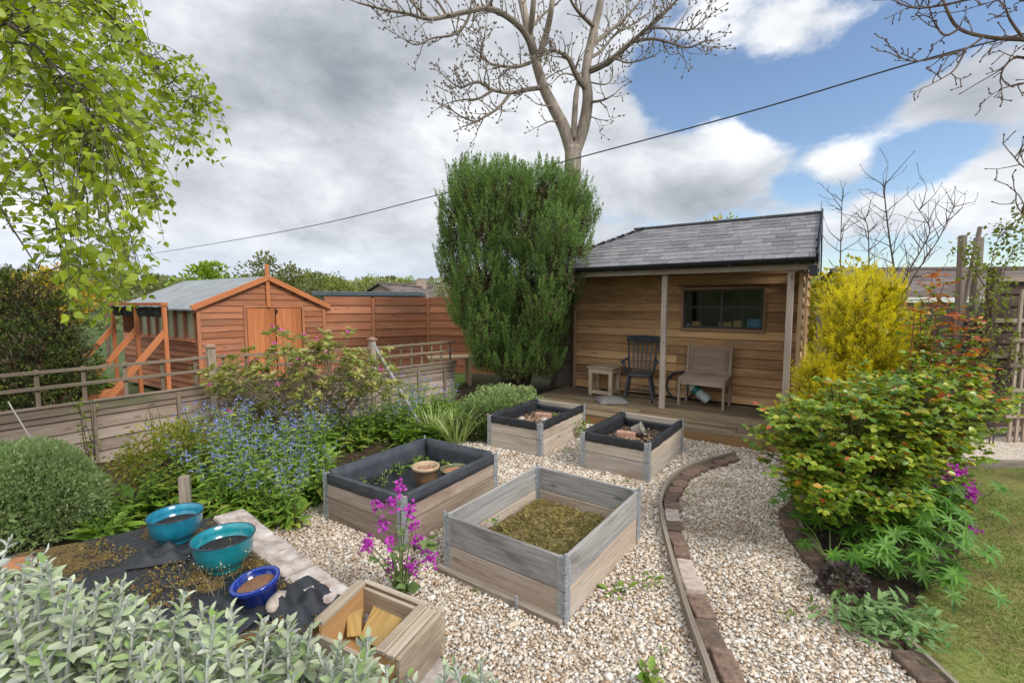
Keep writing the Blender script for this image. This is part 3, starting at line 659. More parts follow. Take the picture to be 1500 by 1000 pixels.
# ================================================================= SUMMERHOUSE AND DECK
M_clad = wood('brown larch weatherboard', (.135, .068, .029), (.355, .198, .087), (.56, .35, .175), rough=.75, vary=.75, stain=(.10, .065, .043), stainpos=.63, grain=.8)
M_post = wood('pale weathered post', (.16, .12, .09), (.31, .25, .20), (.45, .38, .32), rough=.85, vary=.3)
M_deck = wood('deck board', (.06, .042, .025), (.14, .10, .058), (.25, .19, .118), rough=.85, vary=.6, stain=(.075, .065, .04), stainpos=.60)
M_rim = wood('orange brown fascia', (.10, .05, .02), (.21, .115, .048), (.33, .19, .085), rough=.8, vary=.3)
M_black = plain('black plastic', (.008, .009, .011), (.016, .018, .022), rough=.35, scale=5)
M_slate = islandmat('grey roof slates', [(0, (.125, .122, .128)), (.3, (.150, .146, .152)), (.6, (.180, .175, .180)), (.88, (.215, .207, .21)), (1, (.165, .148, .148))], rough=.7, scale=18, bump=.5, dirt=((.36, .34, .29), 2.2, .64, .5))
M_under = plain('roof underlay', (.02, .02, .022), rough=.9)
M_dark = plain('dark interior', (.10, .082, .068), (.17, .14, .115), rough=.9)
ROT = Matrix((SU, SV, Vector((0, 0, 1)))).transposed()
AZ = math.atan2(SU.y, SU.x)
DECKZ = .14
house = thing('summerhouse', 'brown timber summerhouse with slate roof and open porch behind the raised beds', 'summerhouse', S(-2.2, 8.2), AZ)
HO = Vector((-2.2, 8.2, 0))
def H(u, v, z): return Vector((u, v, z))-HO            # house coordinates
# weatherboards: list of (u0,u1) rows along an axis
def boards(axis, const, a0, a1, z0, z1, holes=(), step=.148, out=-1):
    b = MB(); z = z0; k = 0
    while z < z1-.02:
        h = min(step+.018, z1-z); segs = [(a0, a1)]
        for h0, h1, hz0, hz1 in holes:
            if z+h*.5 > hz0 and z+h*.5 < hz1:
                segs = [q for s0, s1 in segs for q in (((s0, h0), (h1, s1)) if h0 > s0 and h1 < s1 else ((s0, s1),))]
        ns = []
        for s0, s1 in segs:
            if s1-s0 > 2.4:
                m = s0+(s1-s0)*random.choice((.42, .52, .60)); ns += [(s0, m-.0015), (m+.0015, s1)]
            else: ns.append((s0, s1))
        for s0, s1 in ns:
            tl = R_(13)+random.uniform(-.02, .02); jz = random.uniform(-.004, .004)
            if axis == 0: b.box(H((s0+s1)/2, const, z+h/2+jz), (s1-s0, .033, h), Matrix.Rotation(out*-tl, 3, 'X'), grain=0)
            else: b.box(H(const, (s0+s1)/2, z+h/2+jz), (.028, s1-s0, h), Matrix.Rotation(out*tl, 3, 'Y'), grain=1)
        z += step; k += 1
    return b
WIN = (-2.05, -.83, 1.36, 2.02)
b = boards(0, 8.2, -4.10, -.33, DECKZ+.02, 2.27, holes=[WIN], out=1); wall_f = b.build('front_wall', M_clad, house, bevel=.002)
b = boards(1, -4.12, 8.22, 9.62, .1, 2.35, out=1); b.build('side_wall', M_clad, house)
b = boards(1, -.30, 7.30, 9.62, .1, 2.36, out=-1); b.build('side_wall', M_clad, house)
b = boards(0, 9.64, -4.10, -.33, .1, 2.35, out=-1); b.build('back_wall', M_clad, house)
M_trim = wood('trim timber', (.12, .07, .035), (.26, .17, .09), (.38, .27, .16), vary=.4)
for cc, ss in ((H(-4.085, 8.175, 1.2), (.05, .05, 2.16)), (H(-.345, 8.175, 1.2), (.05, .05, 2.16)), (H(-.315, 7.28, 1.2), (.055, .03, 2.16)), (H(-.255, 7.29, 1.2), (.028, .05, 2.16))):
    b = MB(); b.box(cc, ss); b.build('corner_trim', M_trim, house, bevel=.003)
# interior lining so that the window looks into a room
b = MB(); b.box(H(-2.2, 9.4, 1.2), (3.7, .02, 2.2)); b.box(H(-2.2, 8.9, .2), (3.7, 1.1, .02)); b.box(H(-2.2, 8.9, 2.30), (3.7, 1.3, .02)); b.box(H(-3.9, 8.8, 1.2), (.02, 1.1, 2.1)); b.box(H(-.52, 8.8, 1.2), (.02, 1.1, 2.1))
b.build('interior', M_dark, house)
# porch posts and beam
for u, v in ((-2.09, 7.22), (-.43, 7.20)):
    b = MB(); b.box(H(u, v, (DECKZ+2.23)/2), (.078, .078, 2.23-DECKZ)); b.build('porch_post', M_post, house, bevel=.004)
b = MB(); b.box(H(-2.2, 7.12, 2.268), (4.15, .05, .10)); b.box(H(-2.2, 7.21, 2.275), (4.15, .07, .085)); b.box(H(-.29, 8.4, 2.30), (.04, 2.35, .08)); b.build('porch_beam', M_post, house, bevel=.003)
# window
wf = MB(); u0, u1, z0, z1 = WIN
for (c, s_) in ((((u0+u1)/2, z1+.012), (u1-u0+.06, .045)), (((u0+u1)/2, z0-.014), (u1-u0+.06, .045))): wf.box(H(c[0], 8.172, c[1]), (s_[0], .055, s_[1]))
for u in (u0-.012, u1+.012): wf.box(H(u, 8.172, (z0+z1)/2), (.04, .052, z1-z0-.02))
wf.box(H((u0+u1)/2, 8.150, z1+.062), (u1-u0+.17, .075, .022))
win = wf.build('window', wood('window timber', (.11, .06, .03), (.22, .13, .07), (.32, .21, .13), vary=.3), house, bevel=.003)
sf = MB(); uc = (u0+u1)/2; zc = (z0+z1)/2
for c, s_ in (((uc, z1-.026), (u1-u0-.02, .032)), ((uc, z0+.028), (u1-u0-.02, .036)), ((uc, zc+.03), (u1-u0-.02, .024))): sf.box(H(c[0], 8.185, c[1]), (s_[0], .03, s_[1]))
for u in (u0+.024, u1-.024, uc): sf.box(H(u, 8.186, zc), (.034 if u != uc else .042, .032, z1-z0-.05))
for u in (u0+.30, u1-.30): sf.box(H(u, 8.187, zc), (.016, .02, z1-z0-.08))
sf.build('sash', plain('dark sash', (.03, .025, .024), (.055, .045, .04), rough=.6), win, bevel=.002)
m_, N_, o_ = newmat('window glass'); g_ = N_.n('ShaderNodeBsdfGlossy', i={'Roughness': .02}); t_ = N_.n('ShaderNodeBsdfTransparent', i={'Color': (.80, .82, .84, 1)}); x_ = N_.n('ShaderNodeMixShader', i={0: .03}); N_.l(t_.outputs[0], x_.inputs[1]); N_.l(g_.outputs[0], x_.inputs[2]); N_.l(x_.outputs[0], o_.inputs[0])
b = MB(); b.box(H(uc, 8.196, zc), (u1-u0-.06, .004, z1-z0-.06)); b.build('pane', m_, win)
b = MB(); b.box(H(uc, 8.34, z0-.01), (1.5, .24, .025)); b.build('shelf', M_clad, house)
# roof: hip on the left, gable on the right
EV, RV, BV, EZ, RZ = 6.98, 8.40, 9.82, 2.36, 3.10; UL, UR = -4.30, -.16; UH = UL+1.42
rb = MB(); pts = [H(UL, EV, EZ), H(UR, EV, EZ), H(UR, RV, RZ), H(UH, RV, RZ), H(UL, BV, EZ), H(UR, BV, EZ)]; pts2 = [p-Vector((0, 0, .03)) for p in pts]
rb.poly(pts+pts2, [(0, 1, 2, 3), (0, 3, 4), (4, 3, 2, 5), (6, 9, 8, 7), (6, 10, 9), (10, 11, 8, 9), (0, 6, 7, 1), (5, 11, 10, 4), (4, 10, 6, 0)])
roof = rb.build('roof', M_under, house)
def slates(name, o, ex, ey, L, SL, lt, rt):
    """o lower left corner, ex along the eave, ey up the slope; lt/rt trim the ends going up"""
    b = MB(); nz_ = ex.cross(ey).normalized(); rows = int(SL/.16)+1; st = SL/rows
    for r in range(rows):
        y = r*st; a = lt*(y/SL); e = L-rt*(y/SL); x = a-random.uniform(0, .2)-(.14 if r % 2 else 0)
        while x < e:
            w = .25+random.uniform(-.012, .012); x0, x1 = max(x+.002, a), min(x+w-.002, e)
            if x1-x0 > .03:
                tl = R_(2.6)+random.uniform(-.006, .012); R = Matrix((ex, ey, nz_)).transposed() @ Matrix.Rotation(-tl, 3, 'X') @ Matrix.Rotation(random.uniform(-.012, .012), 3, 'Z')
                c = o+ex*((x0+x1)/2)+ey*(y+st*.72)+nz_*(.020+random.uniform(0, .004)); b.box(c, (x1-x0, st*1.62, .013), R)
            x += w
    return b.build(name, M_slate, roof, bevel=.0015)
sl = math.hypot(RV-EV, RZ-EZ); eyf = (Vector((0, RV-EV, RZ-EZ))).normalized()
slates('slates', H(UL, EV-.03, EZ-.015), Vector((1, 0, 0)), eyf, UR-UL, sl+.03, 1.42, 0)
slates('slates', H(UR, BV, EZ), Vector((-1, 0, 0)), Vector((0, RV-BV, RZ-EZ)).normalized(), UR-UL, sl, 0, 1.42)
slates('slates', H(UL, BV, EZ), Vector((0, -1, 0)), Vector((UH-UL, 0, RZ-EZ)).normalized(), BV-EV, sl, 1.42, 1.42)
b = MB(); b.bar(H(UH, RV, RZ+.035), H(UR+.01, RV, RZ+.035), .10, .035); b.bar(H(UL, EV, EZ+.03), H(UH, RV, RZ+.035), .07, .03); b.build('ridge_cap', plain('grey ridge', (.09, .09, .10), (.15, .15, .16), rough=.7), roof, bevel=.008)
b = MB(); b.bar(H(UR+.02, EV-.03, EZ-.02), H(UR+.02, RV, RZ+.02), .02, .15); b.bar(H(UR+.02, RV, RZ+.02), H(UR+.02, BV+.03, EZ-.02), .02, .15); b.box(H(UR-.02, EV+.14, EZ-.16), (.09, .30, .12)); b.build('barge_board', M_black, house, bevel=.003)
b = MB(); b.tube([H(UR+.005, RV, RZ-.05), H(UR+.005, RV, RZ+.20)], .009, 6); b.build('finial', M_zinc, house)
b = MB(); R0 = .055
n = 9; arc = [(R0*math.cos(math.pi+math.pi*k/(n-1)), R0*math.sin(math.pi+math.pi*k/(n-1))) for k in range(n)]
arc = arc+[(x*.92, y*.92) for x, y in reversed(arc)]
b.prism([(x, y) for x, y in arc], 0, UR-UL+.0, H(UL, EV-.055, EZ-.005), Matrix(((0, 0, 1), (1, 0, 0), (0, 1, 0))))
for u in (-3.7, -2.85, -2.0, -1.15, -.35): b.box(H(u, EV-.03, EZ-.055), (.03, .09, .03))
b.build('gutter', M_black, house)
b = MB(); b.box(H((UL+UR)/2, EV+.03, EZ-.035), (UR-UL-.02, .022, .07)); b.box(H((UL+UR)/2, EV+.12, EZ-.035), (UR-UL-.03, .14, .012)); b.build('eaves_board', M_black, house)
# things on the shelf inside the window
def boxthing(name, u, v, z, s, mat, label, cat):
    p = S(u, v, z); b = MB(); b.box((0, 0, s[2]/2), s); o = b.build(name, mat, loc=p, bevel=.004); o.rotation_euler = (0, 0, AZ); tag(o, label, cat); return o
M_pine = wood('pine', (.30, .17, .06), (.45, .28, .11), (.58, .40, .2), vary=.3)
zs = z0+.004
for args in (('wooden_box', -1.86, .12, 'small yellow wooden box behind the left panes of the summerhouse window', 'box', (.13, .12, .11)), ('wooden_box', -1.40, .2, 'pale wooden tray behind the middle of the summerhouse window', 'box', (.20, .14, .11)), ('cardboard_box', -1.20, .2, 'brown upright box beside the blue box in the summerhouse window', 'box', (.14, .12, .14))):
    boxthing(args[0], args[1], 8.33, zs, args[5], M_pine, args[3], args[4])
boxthing('storage_box', -.97, 8.33, zs, (.20, .16, .17), plain('blue plastic', (.05, .22, .36), (.08, .30, .46), rough=.5), 'blue box behind the right pane of the summerhouse window', 'box')
b = MB(); b.lathe([(0, 0), (.035, 0), (.04, .004), (.04, .09), (.036, .09), (.036, .01), (0, .01)], (0, 0, 0), 20); o = b.build('jar', M_zinc, loc=S(-1.99, 8.30, zs), smooth=True); tag(o, 'small grey tin by the left edge of the summerhouse window', 'tin')
# deck
deck = thing('deck', 'low brown timber deck in front of the summerhouse', 'deck', S(-2.2, 7.2), AZ)
DO = Vector((-2.2, 7.2, 0))
b = MB(); v = 6.22
while v < 8.14:
    a, e = -4.25, .9
    m = random.uniform(-2.6, -.8)
    for s0, s1 in ((a, m-.002), (m+.002, e)): b.box(Vector(((s0+s1)/2, v+.066, DECKZ-.014+random.uniform(-.002, .002)))-DO, (s1-s0, .132, .028), grain=0)
    v += .138
b.build('deck_board', M_deck, deck, bevel=.003)
b = MB(); b.box(Vector((-1.67, 6.235, .053))-DO, (5.1, .03, .128)); b.box(Vector((-4.235, 7.2, .053))-DO, (.03, 1.88, .128)); b.build('rim_board', M_rim, deck, bevel=.003)
b = MB(); b.box(Vector((-1.67, 7.2, .05))-DO, (5.0, 1.85, .10)); b.build('joists', M_dark, deck)
# ----------------------------------------------------------------- furniture on the porch
M_stool = wood('sun bleached timber', (.20, .14, .085), (.36, .27, .175), (.50, .40, .28), vary=.4)
st = thing('stool_table', 'small square weathered wooden table left of the windsor chair', 'table', S(-3.30, 7.80, DECKZ), AZ)
for x in (-.19, .19):
    for y in (-.17, .17): b = MB(); b.box((x, y, .225), (.065, .065, .45)); b.build('leg', M_stool, st, bevel=.004)
b = MB(); b.box((0, -.19, .44), (.46, .03, .09)); b.box((0, .19, .44), (.46, .03, .09)); b.box((-.21, 0, .44), (.03, .34, .085)); b.box((.21, 0, .44), (.03, .34, .085)); b.build('apron', M_stool, st, bevel=.003)
b = MB(); b.box((0, -.19, .06), (.32, .03, .06)); b.box((-.20, 0, .06), (.03, .30, .06)); b.box((.20, 0, .06), (.03, .30, .06)); b.build('stretcher', M_stool, st, bevel=.003)
b = MB()
for k in range(4): b.box((-.195+k*.13, 0, .503+random.uniform(-.003, .003)), (.124, .46, .026), Matrix.Rotation(random.uniform(-.01, .01), 3, 'Z'), grain=1)
b.build('tabletop', M_stool, st, bevel=.004)
# windsor chair
M_chair = plain('dark grey paint', (.030, .033, .038), (.060, .064, .070), rough=.5, scale=18, bump=.15)
ch = thing('windsor_chair', 'dark grey painted slat back windsor armchair on the deck', 'chair', S(-2.60, 7.66, DECKZ), AZ+R_(12))
b = MB(); ol = []
for k in range(28):
    a = 2*math.pi*k/28; x, y = .245*math.cos(a), .23*math.sin(a); q = (abs(math.cos(a))**4+abs(math.sin(a))**4)**(-.25); ol.append((x*q*.93, y*q*.93))
b.prism(ol, .425, .465); b.build('seat', M_chair, ch, bevel=.012, seg=2)
for sx, sy in ((-1, -1), (1, -1), (-1, 1), (1, 1)):
    b = MB(); p0 = Vector((sx*.17, sy*.15, .43)); p1 = Vector((sx*.235, sy*.225, 0)); prof = [(0, .016), (.12, .017), (.2, .024), (.3, .017), (.36, .021), (.5, .026), (.65, .021), (.78, .016), (.83, .022), (.88, .015), (1, .012)]
    b.tube([p0.lerp(p1, t) for t, _ in prof], [r for _, r in prof], 10); b.build('leg', M_chair, ch, smooth=True)
b = MB()
for sx in (-1, 1): b.tube([(sx*.205, -.19, .17), (sx*.205, 0, .17), (sx*.205, .19, .17)], [.009, .015, .009], 8)
b.tube([(-.205, 0, .17), (0, 0, .17), (.205, 0, .17)], [.009, .016, .009], 8); b.build('stretcher', M_chair, ch, smooth=True)
lean = .20
for k in range(5):
    x = -.13+k*.065; b = MB(); pts = []
    for t in range(9):
        f = t/8; z = .46+f*.50; y = .19+lean*f*1.0-.035*math.sin(f*math.pi); pts.append((x*(1+.22*f), y, z))
    for t in range(8): b.bar(pts[t], pts[t+1], .030, .009, up=(0, -1, .25))
    b.build('back_slat', M_chair, ch, bevel=.002)
for sx in (-1, 1):
    b = MB(); b.tube([(sx*.20, .17, .45), (sx*.215, .22, .62), (sx*.235, .30, .80), (sx*.25, .39, .98)], [.017, .02, .017, .014], 8); b.build('back_post', M_chair, ch, smooth=True)
b = MB(); n = 11
for k in range(n-1):
    f0, f1 = k/(n-1)*2-1, (k+1)/(n-1)*2-1
    b.bar((f0*.285, .40-.04*(f0*f0)+.02, 1.02), (f1*.285, .40-.04*(f1*f1)+.02, 1.02), .022, .125-.02*abs(f0+f1)/2, up=(0, -.2, 1))
b.build('crest_rail', M_chair, ch, bevel=.005)
for sx in (-1, 1):
    b = MB(); b.tube([(sx*.225, .24, .68), (sx*.27, .10, .675), (sx*.285, -.08, .67), (sx*.28, -.20, .665)], [.016, .018, .022, .024], 8); b.tube([(sx*.215, -.13, .45), (sx*.275, -.15, .665)], [.018, .013], 8); b.tube([(sx*.21, .02, .45), (sx*.275, .0, .67)], [.012, .010], 8)
    b.build('armrest', M_chair, ch, smooth=True)
# pew bench
M_pew = wood('faded pew timber', (.13, .095, .065), (.25, .19, .14), (.38, .305, .24), vary=.3)
be = thing('bench', 'short wooden pew bench with a panelled back under the window', 'bench', S(-1.59, 7.82, DECKZ), AZ+R_(-3))
for sx in (-1, 1):
    b = MB(); ol = [(-.24, 0), (-.18, 0), (-.17, .36), (.15, .36), (.17, 0), (.24, 0), (.27, .98), (.22, .985), (.17, .50), (-.24, .455)]
    b.prism(ol, -.016, .016, (sx*.335, 0, 0), Matrix(((0, 0, 1), (1, 0, 0), (0, 1, 0)))); b.build('end_panel', M_pew, be, bevel=.004)
b = MB(); b.box((0, -.03, .462), (.64, .40, .024), Matrix.Rotation(R_(4), 3, 'X')); b.build('seat', M_pew, be, bevel=.004)
b = MB(); b.box((0, -.21, .40), (.64, .022, .10)); b.build('front_rail', M_pew, be, bevel=.003)
b = MB(); RB = Matrix.Rotation(R_(-8), 3, 'X')
b.box((0, .205, .71), (.64, .018, .46), RB); 
for c, s_ in (((0, .20), (.60, .07)), ((0, -.19), (.60, .07)), ((-.27, 0), (.07, .31)), ((.27, 0), (.07, .31))): b.box(Vector((0, .205, .71))+RB@Vector((c[0], -.013, c[1])), (s_[0], .012, s_[1]), RB)
b.build('backrest', wood('reddish panel', (.12, .075, .05), (.215, .145, .10), (.31, .225, .17), vary=.3), be, bevel=.003)
# cushion
cu = S(-2.93, 7.22, DECKZ); b = MB(); n = 14
for yy in range(n+1):
    for xx in range(n+1):
        x, y = xx/n*2-1, yy/n*2-1; h = (max(0, 1-x**4)*max(0, 1-y**4))**.45; pin = 1-.07*(1-abs(x))*abs(y)**3
        b.v.append((x*.24*(1-.06*(1-x*x)*0)*pin, y*.22*(1-.07*(1-abs(y))*abs(x)**3), .012+.075*h+random.uniform(-.004, .004)))
b2 = len(b.v)
for yy in range(n+1):
    for xx in range(n+1): q = b.v[yy*(n+1)+xx]; b.v.append((q[0], q[1], min(.004, q[2]*.1) if 0 < xx < n and 0 < yy < n else q[2]-.004))
for yy in range(n):
    for xx in range(n):
        s0 = yy*(n+1)+xx; b.f += [(s0, s0+1, s0+n+2, s0+n+1), (b2+s0, b2+s0+n+1, b2+s0+n+2, b2+s0+1)]; b.uv += [(0, 0)]*8
o = b.build('cushion', plain('grey canvas', (.12, .112, .105), (.22, .205, .19), rough=.95, scale=22, bump=.3), loc=cu, smooth=True); o.rotation_euler = (0, 0, AZ+R_(38)); tag(o, 'flat faded grey cushion lying on the deck boards', 'cushion')
# hoop and watering bottle by the bench
hp = S(-2.03, 8.08, DECKZ+.24); b = MB(); ring = [Vector((.235*math.cos(2*math.pi*k/40), .03*math.sin(2*math.pi*k/40), .235*math.sin(2*math.pi*k/40))) for k in range(41)]
b.tube(ring, .020, 8, cap=False); o = b.build('hoop', M_black, loc=hp, smooth=True); o.rotation_euler = (R_(-6), 0, AZ); tag(o, 'dark round hoop leaning on the wall behind the bench', 'hoop')
bt = thing('sack', 'pale cylinder with a teal band leaning under the bench', 'bottle', S(-1.66, 7.83, DECKZ), AZ)
ax = Matrix.Rotation(R_(-52), 3, 'Y'); off = Vector((.14, 0, .082))
b = MB(); b.lathe([(0, 0), (.065, .0), (.078, .015), (.08, .06), (.08, .22), (0, .222)], off, 24, ax); b.build('body', plain('pale plastic', (.32, .36, .34), (.42, .46, .44), rough=.5), bt, smooth=True)
b = MB(); b.lathe([(.0, .215), (.084, .215), (.085, .225), (.085, .285), (.08, .295), (0, .297)], off, 24, ax); b.build('band', plain('teal plastic', (.01, .10, .10), (.02, .15, .14), rough=.45), bt, smooth=True)
b = MB(); b.lathe([(0, .29), (.07, .29), (.06, .35), (.035, .375), (0, .38)], off, 24, ax); b.build('cap', plain('white plastic', (.55, .58, .58), (.66, .68, .68), rough=.5), bt, smooth=True)
# ================================================================= FENCES, SHED NEXT DOOR, BUILDINGS BEYOND
M_fence = wood('grey lap panel', (.115, .08, .056), (.265, .20, .148), (.42, .345, .275), rough=.9, vary=.5, stain=(.10, .085, .06), stainpos=.62)
M_fencet = wood('mossy grey trellis', (.07, .05, .034), (.155, .115, .08), (.27, .205, .15), rough=.9, vary=.4, stain=(.10, .11, .05), stainpos=.6)
M_cap = wood('orange brown cap', (.12, .06, .035), (.24, .14, .09), (.34, .23, .16), rough=.9, vary=.3)
M_cedar = wood('cedar red boards', (.16, .056, .026), (.30, .112, .052), (.43, .19, .10), rough=.75, vary=.6, stain=(.22, .105, .065), stainpos=.6)
M_cedard = wood('cedar red door', (.22, .068, .024), (.39, .13, .044), (.50, .195, .08), rough=.7, vary=.35)
FP = [Vector((-5.75, 3.3, 0)), Vector((-3.97, 6.05, 0)), Vector((-2.22, 7.3, 0)), Vector((-1.06, 8.6, 0))]
def lap_panel(p, q, z0, zc, parent, org, name='lap_panel', mat=M_fence, step=.135, nb=3, side=-1):
    d = (q-p).normalized(); L = (q-p).length; nm = Vector((d.y, -d.x, 0))        # nm faces the garden
    b = MB(); z = z0; rows = max(2, round((zc-z0)/step)); st = (zc-z0)/rows
    for k in range(rows):
        sag = random.uniform(-.008, .008); R = Matrix((d, -nm, Vector((0, 0, 1)))).transposed() @ Matrix.Rotation(R_(-9), 3, 'X') @ Matrix.Rotation(random.uniform(-.006, .006), 3, 'Y')
        b.box((p+q)/2+Vector((0, 0, z0+st*(k+.5)+sag*.5)), (L-.06, .016, st+.03), R, grain=0)
    b.build(name, mat, parent, org=org, bevel=.002)
    for k in range(nb):
        t = (k+.5)/nb if nb > 2 else (.33, .67)[k] if nb == 2 else .5
        b = MB(); c = p.lerp(q, t)+nm*.028; b.box(c+Vector((0, 0, (z0+zc)/2)), (.03, .04, zc-z0), frame(-nm)); b.build('batten', M_fencet if mat is M_fence else mat, parent, org=org, bevel=.002)
    b = MB()
    b.bar(p+nm*.02+Vector((0, 0, zc-.035)), q+nm*.02+Vector((0, 0, zc-.035)), .022, .09); b.bar(p+nm*.012+Vector((0, 0, zc+.022)), q+nm*.012+Vector((0, 0, zc+.022)), .075, .022)
    b.build('cap_rail', M_fencet if mat is M_fence else mat, parent, org=org, bevel=.003)
def trellis(p, q, z0, zt, parent, org, n, zmid=True, n2=None):
    d = (q-p).normalized(); nm = Vector((d.y, -d.x, 0)); b = MB()
    for z in ([zt, (z0+zt)/2+.02] if zmid else [zt]): b.bar(p+Vector((0, 0, z-.012)), q+Vector((0, 0, z-.012)), .03, .034)
    for k in range(n):
        c = p.lerp(q, (k+.5)/n)-nm*.024; b.box(c+Vector((0, 0, (z0+zt)/2)), (.016, .036, zt-z0+.03), frame(nm))
    return b.build('trellis', M_fencet, parent, org=org, bevel=.002)
ZC, ZT = .69, 1.09
for k, (lab) in enumerate(('grey overlapping board fence panel with trellis top at the far left', 'grey fence panel with trellis top behind the rhododendron', 'grey fence panel with square trellis top beside the tall conifer')):
    p, q = FP[k], FP[k+1]; o = (p+q)/2; f = thing('low_fence', lab, 'fence', o, 0, 'low garden fences')
    lap_panel(p, q, .02, ZC, f, o, nb=4 if k == 0 else 3); trellis(p, q, ZC+.03, ZT, f, o, (9, 8, 8)[k], k != 2 or True)
for k, lab in ((0, 'grey fence post at the left edge of the garden'), (1, 'grey capped fence post beside the orange shed corner'), (2, 'grey capped fence post behind the leaning grey pole')):
    p = FP[k]; f = thing('fence_post', lab, 'post', p, 0, 'low garden fence posts'); b = MB(); b.box((0, 0, .6), (.085, .085, 1.2), Matrix.Rotation(-.7, 3, 'Z')); b.build('shaft', M_fence, f, bevel=.003)
    b = MB(); b.box((0, 0, 1.215), (.125, .125, .03), Matrix.Rotation(-.7, 3, 'Z')); b.box((0, 0, 1.24), (.10, .10, .022), Matrix.Rotation(-.7, 3, 'Z'), taper=.3); b.build('post_cap', M_cap, f, bevel=.004)
b = MB(); p = dp(547, 503, 6.55); q = dp(614, 619, 5.9); b.tube([p, p.lerp(q, .5), q], [.021, .021, .020], 10); single(b, 'pole', plain('galvanised pole', (.20, .20, .19), (.34, .33, .31), rough=.6, scale=20), 'grey metal pole leaning against the fence post among the blue flowers', 'pole', q, smooth=True)
p = gp(273, 752, .1); b = MB(); b.box(p+Vector((0, 0, .10)), (.075, .06, .42), Matrix.Rotation(.4, 3, 'Z')); single(b, 'stake', M_edge, 'short square timber stump behind the far turquoise pot', 'stake', Vector((p.x, p.y, 0)), bevel=.005)
p, q = dp(12, 588, 3.9), dp(80, 688, 3.6); pts = [p.lerp(q, t/10)+Vector((0, 0, -.03*math.sin(t/10*math.pi))) for t in range(11)]
b = MB(); b.tube(pts, .006, 6); single(b, 'rope', plain('pale rope', (.30, .25, .19), (.45, .39, .31), rough=.95, scale=60), 'thin pale rope hanging slack across the far left fence panel', 'rope', q, smooth=True)
# ----------------------------------------------------------------- orange shed
GD, SD = Vector((.55, .835, 0)).normalized(), Vector((-.835, .55, 0)).normalized()
SO = Vector((-5.58, 8.2, 0)); shed = thing('garden_shed', 'orange stained shed with grey felt roof and double doors beyond the fence', 'shed', SO)
def q_(g, s_, z): return SO+GD*g+SD*s_+Vector((0, 0, z))
GW, GL, GE, GR = 2.5, 3.6, 1.72, 2.26
def shed_boards(o, d, L, zt, nm, parent, z0=.08, step=.118, holes=None):
    b = MB(); z = z0
    while z < zt(0.5)-.03:
        h = step+.012
        a0, a1 = 0, L
        if z+step > GE:                        # rake the gable boards
            f = (min(z+step*.5, GR-.02)-GE)/(GR-GE); a0, a1 = L/2*f, L-L/2*f
        segs = [(a0, a1)]
        if holes and z+step*.5 > holes[2] and z+step*.5 < holes[3]: segs = [(a0, holes[0]), (holes[1], a1)]
        for s0, s1 in segs:
            if s1-s0 > .02: b.box(o+d*((s0+s1)/2)+Vector((0, 0, z+h/2)), (s1-s0, .02, h), Matrix((d, -nm, Vector((0, 0, 1)))).transposed() @ Matrix.Rotation(R_(-9), 3, 'X'), grain=0)
        z += step
    return b
gn = Vector((GD.y, -GD.x, 0))
shed_boards(q_(0, 0, 0), GD, GW, lambda t: GR, gn, shed, holes=(.82, 1.98, 0, 1.70)).build('front_wall', M_cedar, shed, org=SO, bevel=.002)
wn = -GD
shed_boards(q_(0, GL, 0), -SD, GL, lambda t: 1.12, wn, shed).build('side_wall', M_cedar, shed, org=SO, bevel=.002)
b = MB(); b.bar(q_(GW, 0, .9), q_(GW, GL, .9), .02, 1.7); b.build('side_wall', M_cedar, shed, org=SO)
b = MB(); b.bar(q_(0, GL, .9), q_(GW, GL, .9), .02, 1.7); b.build('back_wall', M_cedar, shed, org=SO)
for k in range(2):
    b = MB(); a = .84+k*.57
    for j in range(5): b.box(q_(a+.055+j*.110, -.02, .90), (.108, .02, 1.58), frame(GD), grain=2)
    dr = b.build('door', M_cedard, shed, org=SO, bevel=.003)
b = MB()
for a in (.80, 2.0): b.box(q_(a, -.03, .88), (.05, .03, 1.66), frame(GD), grain=2)
b.bar(q_(.80, -.03, 1.715), q_(2.0, -.03, 1.715), .03, .035); b.build('door_frame', M_cedar, shed, org=SO, bevel=.003)
b = MB(); b.box(q_(1.41, -.05, 1.62), (.035, .03, .07), frame(GD)); b.build('hasp', M_black, shed, org=SO, bevel=.003)
b = MB(); b.box(q_(GW/2, -.05, 2.13), (.07, .035, .85), frame(GD), grain=2); b.build('finial', M_cedard, shed, org=SO, bevel=.004)
for g in (0, GW):
    b = MB(); b.box(q_(g, -.02, .88), (.06, .04, 1.70), frame(GD), grain=2); b.build('corner_post', M_cedar, shed, org=SO, bevel=.003)
for s0, s1 in ((-.08, 1), (-.08, -1)):
    pass
for g0, g1, z0, z1 in ((-.12, GW/2, GE-.02, GR+.03), (GW/2, GW+.12, GR+.03, GE-.02)):
    b = MB(); b.bar(q_(g0, -.085, z0), q_(g1, -.085, z1), .025, .10); b.build('barge_board', M_cedard, shed, org=SO, bevel=.003)
b = MB()
for g0, z0 in ((-.15, GE-.035), (GW+.15, GE-.035)):
    a, c, d, e = q_(g0, -.09, z0), q_(GW/2, -.09, GR+.06), q_(GW/2, GL+.08, GR+.06), q_(g0, GL+.08, z0); up = Vector((0, 0, -.028))
    b.poly([a, c, d, e, a+up, c+up, d+up, e+up], [(0, 1, 2, 3), (4, 7, 6, 5), (0, 4, 5, 1), (1, 5, 6, 2), (2, 6, 7, 3), (3, 7, 4, 0)])
b.build('roof', plain('grey roofing felt', (.19, .205, .21), (.27, .285, .285), rough=.95, scale=3, bump=.1), shed, org=SO)
nwin = 6
